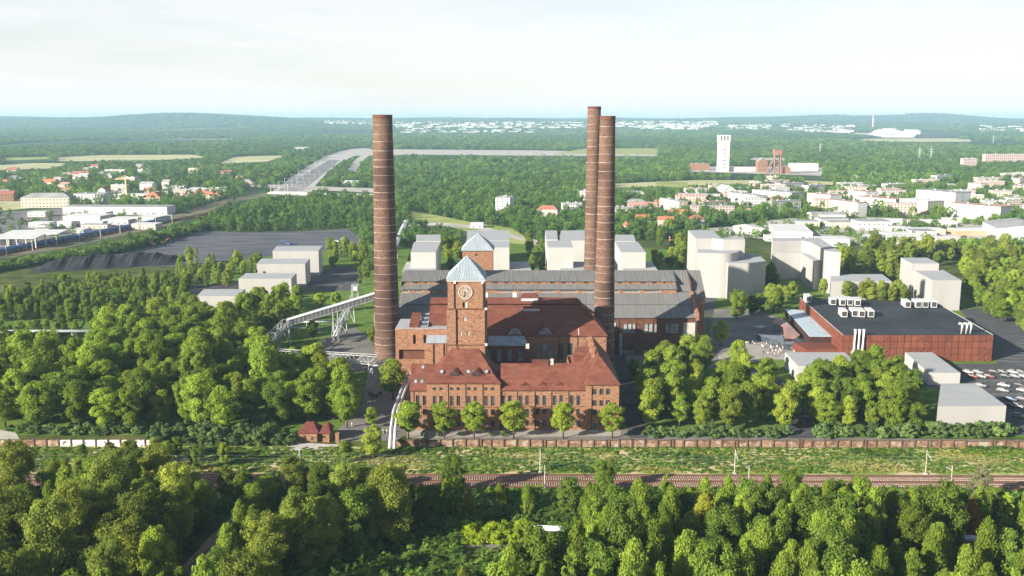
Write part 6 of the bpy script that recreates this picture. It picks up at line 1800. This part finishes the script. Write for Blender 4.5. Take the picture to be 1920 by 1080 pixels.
CB0 = [(min(p[0] for p in c), max(p[0] for p in c), min(p[1] for p in c), max(p[1] for p in c), c) for c in CLEAR]
houses("the left town trees", -20, 480, 318, 376, 46, 3, "houses of the left town")
houses("the right estate", 1240, 1920, 340, 412, 44, 4, "smaller blocks of the right estate", True)
houses("the right estate trees", 1240, 1920, 328, 408, 14, 5, "houses of the right estate")
houses("the chimney pair trees", 1000, 1290, 390, 436, 8, 6, "houses behind the chimney pair")
sheds_ = random.Random(8)
def sheds(tag_, u0, u1, v0, v1, n, seed):
    g = random.Random(seed); k = []
    tries = 0
    while len(k) < n and tries < 500:
        tries += 1
        u, v = g.uniform(u0,u1), g.uniform(v0,v1); p = P(u, v)
        if blocked(p.x, p.y, 5) or blocked(p.x+16, p.y+8, 5): continue
        w_ = g.uniform(12, 34); du = w_*FPX/(p.y*_c+CAMH*_s)
        k.append((u, bldg("shed", "", u, u+du, v, g.uniform(3.5,7), g.uniform(9,18), R(g.uniform(-10,10)), g.choice((m_wwall,m_cream,m_greyw)), "flat", g.choice((m_lroof,m_lroof,m_felt)), 1, int(w_/5), 0, "small sheds in the yards")))
    k.sort(key=lambda q: q[0])
    for i, (u, o) in enumerate(k): o["label"] = "small low shed in %s, %s from the left" % (tag_, ORDS[i])
sheds("the left depot yard", 20, 300, 395, 446, 9, 12); sheds("the right trading estate", 1400, 1840, 416, 462, 14, 13)

# far town on the plain: countless tiny pale houses
tw_ = MB(); g = random.Random(9)
def ontheland(u, v):
    Y_ = 2600.0
    while Y_ < 15000:
        p = Q(u, v, Y_)
        if p.z <= hgt(p.x, Y_): return p.x, Y_
        Y_ *= 1.012
    return None
def scatter_town(u0, u1, v0, v1, n, s):
    for _ in range(n):
        q = ontheland(g.uniform(u0,u1), g.uniform(v0,v1))
        if not q: continue
        x, y = q; w_ = s*g.uniform(.5,1.8); z = hgt(x,y)
        tw_.box(x-w_, x+w_, y-w_*.6, y+w_*.6, z-3, z+g.uniform(8,20))
scatter_town(740,1100,231,243,330,16); scatter_town(1150,1345,230,242,300,16); scatter_town(610,700,228,236,70,14); scatter_town(1200,1320,238,246,90,16); scatter_town(1480,1600,238,250,70,18); scatter_town(1640,1720,246,256,60,20)
scatter_town(760,1000,245,252,60,20); scatter_town(1840,1920,238,250,30,16); scatter_town(1360,1480,236,246,90,14)
tag(tw_.build("distant_town", m_wwall), "pale houses of the far town near the horizon", "town", None, "stuff")
# ------------------------------------------------------------------ background woods: masses of small trees (stuff)
def small_tree(name, seed, ckind, H, Rr, base, ncl, nl, leaf, m):
    me, _ = crown_mesh(name, seed, ckind, H, Rr, base, ncl, nl, leaf, m)
    b = MB(); b.bar((0,0,0), (0,0,H*.6), .05*H/1.0*.35, sides=4)
    return me
FARL = leafmat("far leaves", (.095,.20,.035), (.215,.33,.068), rnd=.38)
FARD = leafmat("far dark leaves", (.060,.145,.031), (.150,.25,.055), rnd=.35)
PROT = bpy.data.collections.new("wood_kinds")               # not linked to the scene: only read by the scatter
def proto(i, me):
    o = bpy.data.objects.new("kind_%02d" % i, me); PROT.objects.link(o)
# unit trees: 1 wide, 1 tall
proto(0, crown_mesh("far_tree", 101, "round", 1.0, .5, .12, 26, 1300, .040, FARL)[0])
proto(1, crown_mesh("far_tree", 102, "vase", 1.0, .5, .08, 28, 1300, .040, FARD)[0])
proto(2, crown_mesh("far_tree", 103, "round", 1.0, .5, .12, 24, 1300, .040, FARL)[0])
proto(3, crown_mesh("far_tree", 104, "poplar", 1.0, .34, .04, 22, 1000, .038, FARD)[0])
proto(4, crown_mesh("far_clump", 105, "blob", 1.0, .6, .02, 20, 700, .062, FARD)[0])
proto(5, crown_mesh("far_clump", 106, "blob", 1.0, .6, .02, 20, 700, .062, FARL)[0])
TUFT = leafmat("dry grass blades", (.22,.26,.05), (.42,.40,.13), rnd=.3); TUFTG = leafmat("green grass blades", (.07,.17,.025), (.17,.28,.045), rnd=.25)
proto(6, crown_mesh("tuft", 107, "blob", 1.0, .6, .02, 10, 160, .16, TUFT)[0])
proto(7, crown_mesh("tuft", 108, "blob", 1.0, .6, .02, 10, 160, .16, TUFTG)[0])
def scatter_nodes():
    ng = bpy.data.node_groups.new("scatter_wood", 'GeometryNodeTree')
    ng.interface.new_socket("Geometry", in_out='INPUT', socket_type='NodeSocketGeometry')
    ng.interface.new_socket("Geometry", in_out='OUTPUT', socket_type='NodeSocketGeometry')
    N = ng.nodes; L = ng.links
    i = N.new("NodeGroupInput"); o = N.new("NodeGroupOutput")
    iop = N.new("GeometryNodeInstanceOnPoints"); ci = N.new("GeometryNodeCollectionInfo")
    ci.inputs[0].default_value = PROT; ci.inputs[1].default_value = True; ci.inputs[2].default_value = True
    L.new(i.outputs[0], iop.inputs["Points"]); L.new(ci.outputs[0], iop.inputs["Instance"])
    iop.inputs["Pick Instance"].default_value = True
    def attr(n, t):
        a = N.new("GeometryNodeInputNamedAttribute"); a.data_type = t; a.inputs[0].default_value = n; return a.outputs[0]
    L.new(attr("pick", 'INT'), iop.inputs["Instance Index"])
    L.new(attr("size", 'FLOAT_VECTOR'), iop.inputs["Scale"])
    L.new(attr("turn", 'FLOAT_VECTOR'), iop.inputs["Rotation"])
    L.new(iop.outputs[0], o.inputs[0])
    return ng
NG = scatter_nodes()
def wood(name, label, pts, sizes, picks, seed):
    g = np.random.default_rng(seed); n = len(pts)
    me = bpy.data.meshes.new(name); me.from_pydata([tuple(p) for p in pts], [], [])
    me.attributes.new("size", 'FLOAT_VECTOR', 'POINT').data.foreach_set("vector", np.array(sizes, dtype=np.float32).ravel())
    me.attributes.new("pick", 'INT', 'POINT').data.foreach_set("value", np.array(picks, dtype=np.int32))
    turn = np.zeros((n,3), dtype=np.float32); turn[:,2] = g.random(n)*6.28
    me.attributes.new("turn", 'FLOAT_VECTOR', 'POINT').data.foreach_set("vector", turn.ravel())
    o = obj(name, me); tag(o, label, "wood", None, "stuff")
    md = o.modifiers.new("scatter", 'NODES'); md.node_group = NG
    return o
SITE = [tuple(P(u, v)[:2]) for u, v in ((-80,905),(-80,548),(140,528),(330,508),(420,490),(500,470),(640,455),(735,470),(830,462),(1000,455),(1110,455),(1290,448),(1440,448),(1590,480),(1760,478),(1850,480),(2000,500),(2000,905))]
CB = [(min(p[0] for p in c), max(p[0] for p in c), min(p[1] for p in c), max(p[1] for p in c), c) for c in CLEAR]
# natural thinning: low frequency noise from a few sine waves
def thin(x, y): return math.sin(x*.0031+1.3)*math.cos(y*.0023+.4)+.6*math.sin(x*.0077-y*.0051)+.4*math.sin(y*.011+x*.004)
# streets and gardens of the estate: sparser trees
EST = [tuple(P(u, v)[:2]) for u, v in ((1150,420),(1290,425),(1440,412),(1600,405),(1850,425),(1960,420),(1960,352),(1700,350),(1500,345),(1300,342),(1150,350))]
LTOWN = [tuple(P(u, v)[:2]) for u, v in ((-60,400),(330,395),(440,372),(440,345),(330,325),(-60,325))]
g = np.random.default_rng(77)
bands = {"near": ([],[],[]), "mid": ([],[],[]), "far": ([],[],[])}
y = 690.0
while y < 12500:
    s = 6.3+.0046*y
    half = y*.545+25
    n = int(2*half/s)
    xs = -half+2*half*(np.arange(n)+g.random(n))/n
    jy = y+g.random(n)*s
    for x, yy in zip(xs, jy):
        if inpoly(x, yy, SITE): continue
        if yy < 3600:
            if any(c[0] < x < c[1] and c[2] < yy < c[3] and inpoly(x, yy, c[4]) for c in CB): continue
            if yy < 2300 and blocked(x, yy, 2.5): continue
            t = thin(x, yy)
            if yy < 1500 and inpoly(x, yy, EST) and g.random() < .12: continue
            if inpoly(x, yy, LTOWN) and g.random() < .35: continue
            if t > 1.05 and g.random() < .8: continue
        elif thin(x*.45, yy*.22) > .95: continue
        z = hgt(x, yy) if yy > 5200 else 0
        k = "near" if yy < 1500 else "mid" if yy < 3800 else "far"
        P_, S_, K_ = bands[k]
        P_.append((x, yy, z-.3))
        hh = g.uniform(6.5, 15.5) if yy < 1500 else g.uniform(6, 15) if k == "mid" else g.uniform(9, 17)
        cls = math.sin(x*.009+yy*.004)+math.sin(yy*.013-x*.006)
        stand = math.sin(x*.0042+yy*.0011+.7)+math.sin(yy*.0019-x*.0013)+.7*math.sin(x*.013-yy*.006)
        if k == "far": K_.append(4 if stand+g.normal()*.5 > 0 else 5); w = s*g.uniform(1.0, 1.5)
        else:
            w = s*g.uniform(.7, 1.12)
            K_.append(3 if (cls > 1.0 and g.random() < .7) else (1 if stand+g.normal()*.7 > .2 else int(g.choice([0, 2]))))
            pass
        S_.append((w, w, hh))
    y += s
# single trees and bushes dotted over the trading estate and depot yards
TE = [tuple(P(u, v)[:2]) for u, v in ((1290,446),(1380,425),(1450,412),(1580,405),(1850,418),(1960,440),(1960,470),(1600,470),(1440,450))]
for poly_, n_ in ((TE, 420), ([tuple(P(u, v)[:2]) for u, v in ((-40,470),(310,414),(330,398),(-40,396))], 70)):
    x0_, x1_ = min(p[0] for p in poly_), max(p[0] for p in poly_); y0_, y1_ = min(p[1] for p in poly_), max(p[1] for p in poly_)
    for _ in range(n_*3):
        x, yy = g.uniform(x0_,x1_), g.uniform(y0_,y1_)
        if not inpoly(x, yy, poly_) or blocked(x, yy, 2.5) or math.sin(x*.05)*math.sin(yy*.04+1) < -.1: continue
        P_, S_, K_ = bands["near"]; w = g.uniform(4,9); P_.append((x,yy,-.2)); S_.append((w,w,g.uniform(3,9))); K_.append(int(g.integers(0,3)))
# low hedge belt between the rail corridor and the coal yard
for ua, va, ub, vb, n_, h0, h1 in ((-40,512,120,486,150,3,7),(110,490,250,466,130,3,8),(240,468,380,430,130,4,9),(360,436,470,400,90,5,10)):
    for _ in range(n_):
        f = g.random(); p = P(ua+(ub-ua)*f, va+(vb-va)*f+g.uniform(-4,4)); P_, S_, K_ = bands["near"]
        P_.append((p.x,p.y,-.3)); w = g.uniform(5,9); S_.append((w,w,g.uniform(h0,h1))); K_.append(int(g.integers(0,3)))
wood("woodland", "woods and garden trees behind the works and round the housing", *bands["near"], 1)
wood("woodland", "broad woods of the middle distance", *bands["mid"], 2)
wood("woodland", "bluish forest reaching to the horizon", *bands["far"], 3)
# undergrowth of the foreground wood and tufts on the bank
lime_core = [tuple(P(u,v)[:2]) for u, v in ((862,1034),(1015,1040),(1020,984),(866,980))]
und = ([],[],[])
for _ in range(3600):
    x, yy = g.uniform(-155,155), g.uniform(176,272)
    if inpoly(x, yy, lane_av) or inpoly(x, yy, dirt_av) or inpoly(x, yy, lime_core): continue
    w = g.uniform(1.8, 5.0); und[0].append((x,yy,-.2)); und[1].append((w,w,g.uniform(1.0,3.4))); und[2].append(int(g.integers(4,6)))
tag(wood("undergrowth", "dark undergrowth between the foreground trees", *und, 4), None, None)
tuf = ([],[],[])
for _ in range(11000):
    x, yy = g.uniform(-165,172), g.choice([g.uniform(287.6,311.4), g.uniform(287.6,311.4), g.uniform(287.6,311.4), g.uniform(262,274.5)])
    n_ = math.sin(x*.06+1)*math.sin(yy*.22+x*.03)+.5*math.sin(x*.17+yy*.1)
    green = n_ > -.55 or yy > 306 or yy < 275
    big = n_ > .8 and g.random() < .22
    w = g.uniform(.5,1.5)*(1.8 if big else 1); tuf[0].append((x,yy,-.05)); tuf[1].append((w*1.4,w,g.uniform(.2,.55)*(2.6 if big else 1))); tuf[2].append(4 if big else 7 if (green and g.random() < .8) else 6)
tag(wood("rough_grass", "tufts and low bushes on the railway bank", *tuf, 5), None, None)
lu = ([],[],[])
for _ in range(900):
    p = P(g.uniform(-40,700), g.uniform(800,818)); lu[0].append((p.x,p.y,-.1)); w = g.uniform(.8,2); lu[1].append((w,w,g.uniform(.5,1.6))); lu[2].append(4)
    
# ------------------------------------------------------------------ haze
b = MB(); b.box(-19500, 19500, -420, 25500, -4, 186)
hz_o = b.build("haze")
hm = bpy.data.materials.new("haze air"); hm.use_nodes = True
hn = hm.node_tree.nodes; hl_ = hm.node_tree.links; hn.clear()
ho = hn.new("ShaderNodeOutputMaterial"); hv = hn.new("ShaderNodeVolumePrincipled")
hv.inputs["Color"].default_value = (.50,.78,1.0,1)
hv.inputs["Density"].default_value = 7.2e-5
hv.inputs["Anisotropy"].default_value = 0.0
for k_ in ("Density Attribute", "Color Attribute", "Temperature Attribute"):
    hv.inputs[k_].default_value = ""
hl_.new(hv.outputs[0], ho.inputs["Volume"])
hz_o.data.materials.append(hm)
tag(hz_o, "pale summer haze over the whole plain", None, None, "stuff")
# ------------------------------------------------------------------ parked cars
def car_meshes():
    b = MB()                                                  # body: lofted hull
    prof = [(-2.2,.55),(-2.15,.95),(-1.2,1.02),(1.1,1.02),(2.0,.9),(2.2,.6)]
    hull = []
    for x_, zt in prof:
        w_ = .86 if abs(x_) < 2.1 else .74
        hull.append([(x_,-w_,.32),(x_,-w_-.02,zt*.75),(x_,-w_+.08,zt),(x_,w_-.08,zt),(x_,w_+.02,zt*.75),(x_,w_,.32)])
    for r in hull: b.v += r
    for i in range(len(hull)-1):
        for k in range(6):
            j = (k+1) % 6; b.f.append((i*6+k, i*6+j, (i+1)*6+j, (i+1)*6+k))
    b.f.append(tuple(range(6))); b.f.append(tuple((len(hull)-1)*6+5-k for k in range(6)))
    # roof panel on pillars
    n = len(b.v); b.v += [(-1.35,-.62,1.46),(.45,-.62,1.46),(.45,.62,1.46),(-1.35,.62,1.46),(-1.3,-.6,1.40),(.4,-.6,1.40),(.4,.6,1.40),(-1.3,.6,1.40)]
    for q in ((0,1,2,3),(7,6,5,4),(0,4,5,1),(1,5,6,2),(2,6,7,3),(3,7,4,0)): b.f.append(tuple(n+i for i in q))
    body = b
    g_ = MB(); lo_ = [(-1.95,-.76,1.0),(1.15,-.76,1.0),(1.15,.76,1.0),(-1.95,.76,1.0)]; hi_ = [(-1.33,-.61,1.41),(.43,-.61,1.41),(.43,.61,1.41),(-1.33,.61,1.41)]
    for i in range(4): g_.quad(lo_[i], lo_[(i+1)%4], hi_[(i+1)%4], hi_[i])
    w = MB(); w.tube([(0,-.11,0),(0,.11,0)], .33, 12)
    h_ = MB(); h_.box(-.05,.05,-.2,.2,-.08,.08)
    return body, g_.mesh("windows", mat("car glass", (.012,.014,.017), rough=.35, spec=.15)), w.mesh("wheel", m_frame), h_.mesh("headlight", m_white), h_.mesh("taillight", mat("red lamp", (.4,.02,.02)))
cb, c_win, c_wheel, c_head, c_tail = car_meshes()
PAINT = {"white":(.30,.30,.30),"silver":(.17,.175,.18),"grey":(.07,.072,.075),"black":(.02,.02,.022),"red":(.14,.02,.018),"blue":(.04,.07,.16)}
CB_ = {k: cb.mesh("body", mat("car paint "+k, v, rough=.4, spec=.25)) for k, v in PAINT.items()}
def car(label, x, y, rot, colr, group):
    t = thing("parked_car", label, "car", (x, y, .062), rot, group); t.scale = (1.08, 1.08, 1.12)
    obj("body", CB_[colr], t); obj("windows", c_win, t)
    for sx in (-1.35, 1.38):
        for sy in (-.78, .78): obj("wheel", c_wheel, t, (sx, sy, .33))
    for sy in (-.55, .55): obj("headlight", c_head, t, (2.17, sy, .68)); obj("taillight", c_tail, t, (-2.17, sy, .75))
rows = [("back row of the car park", 700.0, [(1815,"white"),(1833,"silver"),(1863,"black"),(1879,"grey"),(1899,"white"),(1914,"grey")]),
        ("second row of the car park", 708.0, [(1823,"red"),(1838,"white"),(1853,"red"),(1884,"black"),(1902,"silver"),(1918,"white")]),
        ("middle row of the car park", 725.0, [(1838,"silver"),(1882,"white"),(1911,"black")]),
        ("fourth row of the car park", 734.5, [(1880,"silver"),(1918,"white")]),
        ("fifth row of the car park", 751.0, [(1894,"blue"),(1916,"grey")]),
        ("front row of the car park", 764.0, [(1891,"black"),(1906,"white")]),
        ("nearest row of the car park", 783.0, [(1909,"silver")])]
onames = ["first","second","third","fourth","fifth","last"]
for rn, v, lst in rows:
    for i, (u, c) in enumerate(lst):
        p = P(u, v); car("%s car in the %s%s" % (c, rn, "" if len(lst) == 1 else ", %s from the left" % (onames[i] if i < len(lst)-1 else "last")), p.x, p.y, R(-42)+random.uniform(-.06,.06), c, "cars in the car park")
p = P(1452, 748); car("white car parked on the drive in the right grove", p.x, p.y, R(-75), "white", "cars on the drives")
p = P(1402, 735); car("silver car half hidden by the right grove", p.x, p.y, R(80), "silver", "cars on the drives")
p = P(396, 1076); car("white car on the lane at the bottom of the picture", p.x, p.y, R(50), "white", "cars on the drives")
p = P(618, 786); car("dark car in the shade right of the gatehouse", p.x, p.y, R(5), "black", "cars on the drives")

# ------------------------------------------------------------------ people
def person_mesh(name, pose):
    me = bpy.data.meshes.new(name); V = []; E_ = []; Rd = []
    def add(x, y, z, r, p=None):
        V.append((x,y,z)); Rd.append(r)
        if p is not None: E_.append((p, len(V)-1))
        return len(V)-1
    st = .16 if pose == "walk" else .04
    pel = add(0,0,.95,.15); ch_ = add(0,0,1.28,.17,pel); nk = add(0,0,1.48,.07,ch_); hd = add(0,.01,1.60,.10,nk); add(0,.01,1.72,.085,hd)
    for s_ in (-1, 1):
        hp = add(.10*s_,0,.88,.11,pel); kn = add(.11*s_,st*s_*.8,.5,.075,hp); an = add(.11*s_,st*s_*.6-.03,.10,.05,kn); add(.12*s_,st*s_*.6+.13,.05,.045,an)
        sh = add(.20*s_,0,1.40,.075,ch_); el = add(.26*s_,-.04-st*.5*s_,1.12,.055,sh); wr = add(.25*s_,.10-st*.6*s_,.90,.042,el); add(.25*s_,.14-st*.6*s_,.80,.04,wr)
    me.from_pydata(V, E_, []); o = bpy.data.objects.new(name, me); COL.objects.link(o)
    md = o.modifiers.new("skin", 'SKIN'); md.use_smooth_shade = True
    for i, r in enumerate(Rd): me.skin_vertices[0].data[i].radius = (r, r)
    me.skin_vertices[0].data[0].use_root = True
    bpy.context.view_layer.update()
    ev = o.evaluated_get(bpy.context.evaluated_depsgraph_get()); m2 = bpy.data.meshes.new_from_object(ev); m2.name = name
    bpy.data.objects.remove(o)
    return m2
def person_set():
    out = {}
    skin = mat("skin", (.45,.27,.19)); hair = mat("hair", (.05,.035,.025))
    for pose in ("stand", "walk"):
        base = person_mesh("body", pose)
        for c, (top, leg) in {"pale":((.62,.56,.50),(.40,.36,.32)), "white":((.72,.70,.68),(.14,.15,.2)), "dark":((.035,.04,.055),(.03,.03,.04)), "red":((.40,.10,.08),(.10,.10,.14))}.items():
            m2 = base.copy()
            for mm in (mat("top "+c, top), mat("trousers "+c, leg), skin, hair): m2.materials.append(mm)
            idx = []
            for f in m2.polygons:
                z_ = f.center.z; ax_ = abs(f.center.x)
                idx.append(3 if z_ > 1.68 or (z_ > 1.58 and f.center.y < -.02) else 2 if z_ > 1.47 or (ax_ > .2 and z_ < .93 and z_ > .7) else 1 if z_ < .92 else 0)
            m2.polygons.foreach_set("material_index", idx)
            out[(pose, c)] = m2
    return out
PEO = person_set()
g = random.Random(44)
PLIST = {}
def person(x, y, c, label, group, z=.08):
    pose = g.choice(("stand","walk"))
    t = thing("person", label, "person", (x, y, z), g.uniform(0, 6.28), group)
    PLIST.setdefault(label, []).append(t)
    s_ = g.uniform(.96, 1.1); t.scale = (s_*1.05, s_*1.05, s_)
    obj("body", PEO[(pose, c)], t)
crowd = [(1399,640),(1403,640),(1408,637),(1411,639),(1415,641),(1437,641),(1441,638),(1428,645),(1430,648),(1434,646),(1443,654),(1446,651),(1449,655),(1452,650),(1455,656),(1458,648),(1461,652),(1464,655),(1460,659),(1453,661),(1440,661),(1468,650),(1467,645),
         (1484,652),(1487,655),(1489,649),(1491,658),(1493,652),(1495,655),(1498,651),(1501,653),(1504,655),(1507,651),(1473,661),(1432,658),(1445,646),(1456,643),(1480,644)]
cl_ = {"pale":"person in pale clothes on the plaza","white":"person in a white top on the plaza","dark":"person in dark clothes on the plaza","red":"person in a red top on the plaza"}
for u, v in crowd:
    p = P(u+g.uniform(-1,1), v+g.uniform(-1,1)+6); c = g.choice(("pale","white","white","pale","dark","red")); person(p.x, p.y, c, cl_[c], "crowd on the plaza")
for u, v in ((684,684),(686,690),(689,696),(692,702),(690,688),(686,700),(694,698)):
    p = P(u, v); person(p.x, p.y, "dark", "person in dark clothes under the pipe bridge", "people under the pipe bridge", .06)
for i in range(11):
    p = P(692+i*2.4+g.uniform(-1,1), 744+g.uniform(-4,4)); person(p.x, p.y, "dark", "person in dark clothes amid the yard", "people in the middle of the yard", .06)
for i in range(7):
    p = P(712+i*3.4, 812+g.uniform(-2,3)); c = ("pale","dark")[i % 2]; person(p.x, p.y, c, "person in %s clothes beside the twin pipes" % c, "people beside the twin pipes", .06)
p = P(660, 800); person(p.x, p.y, "pale", "person in pale clothes alone at the yard edge near the gatehouse", "people beside the twin pipes", .06)
for lab, L_ in PLIST.items():
    L_.sort(key=lambda o: o.location.x/o.location.y)
    for i, o in enumerate(L_):
        if len(L_) > 1: o["label"] = lab + ", %s such from the left" % ORDS[i]
p = P(1425, 622); t = thing("awning", "small white angular awning standing in the shaded plaza", "awning", p)
b = MB(); roofplane(b, [(-3.4,1,2.9),(0,-2.2,2.5),(3.2,.6,3.0),(.6,1.2,3.3)], .15); b.build("cloth", m_boxw, t)
for x_, y_ in ((-3.2,1),(0,-2),(3,.6)): barobj("post", (x_,y_,0), (x_,y_,2.6), .12, m_frame, t)
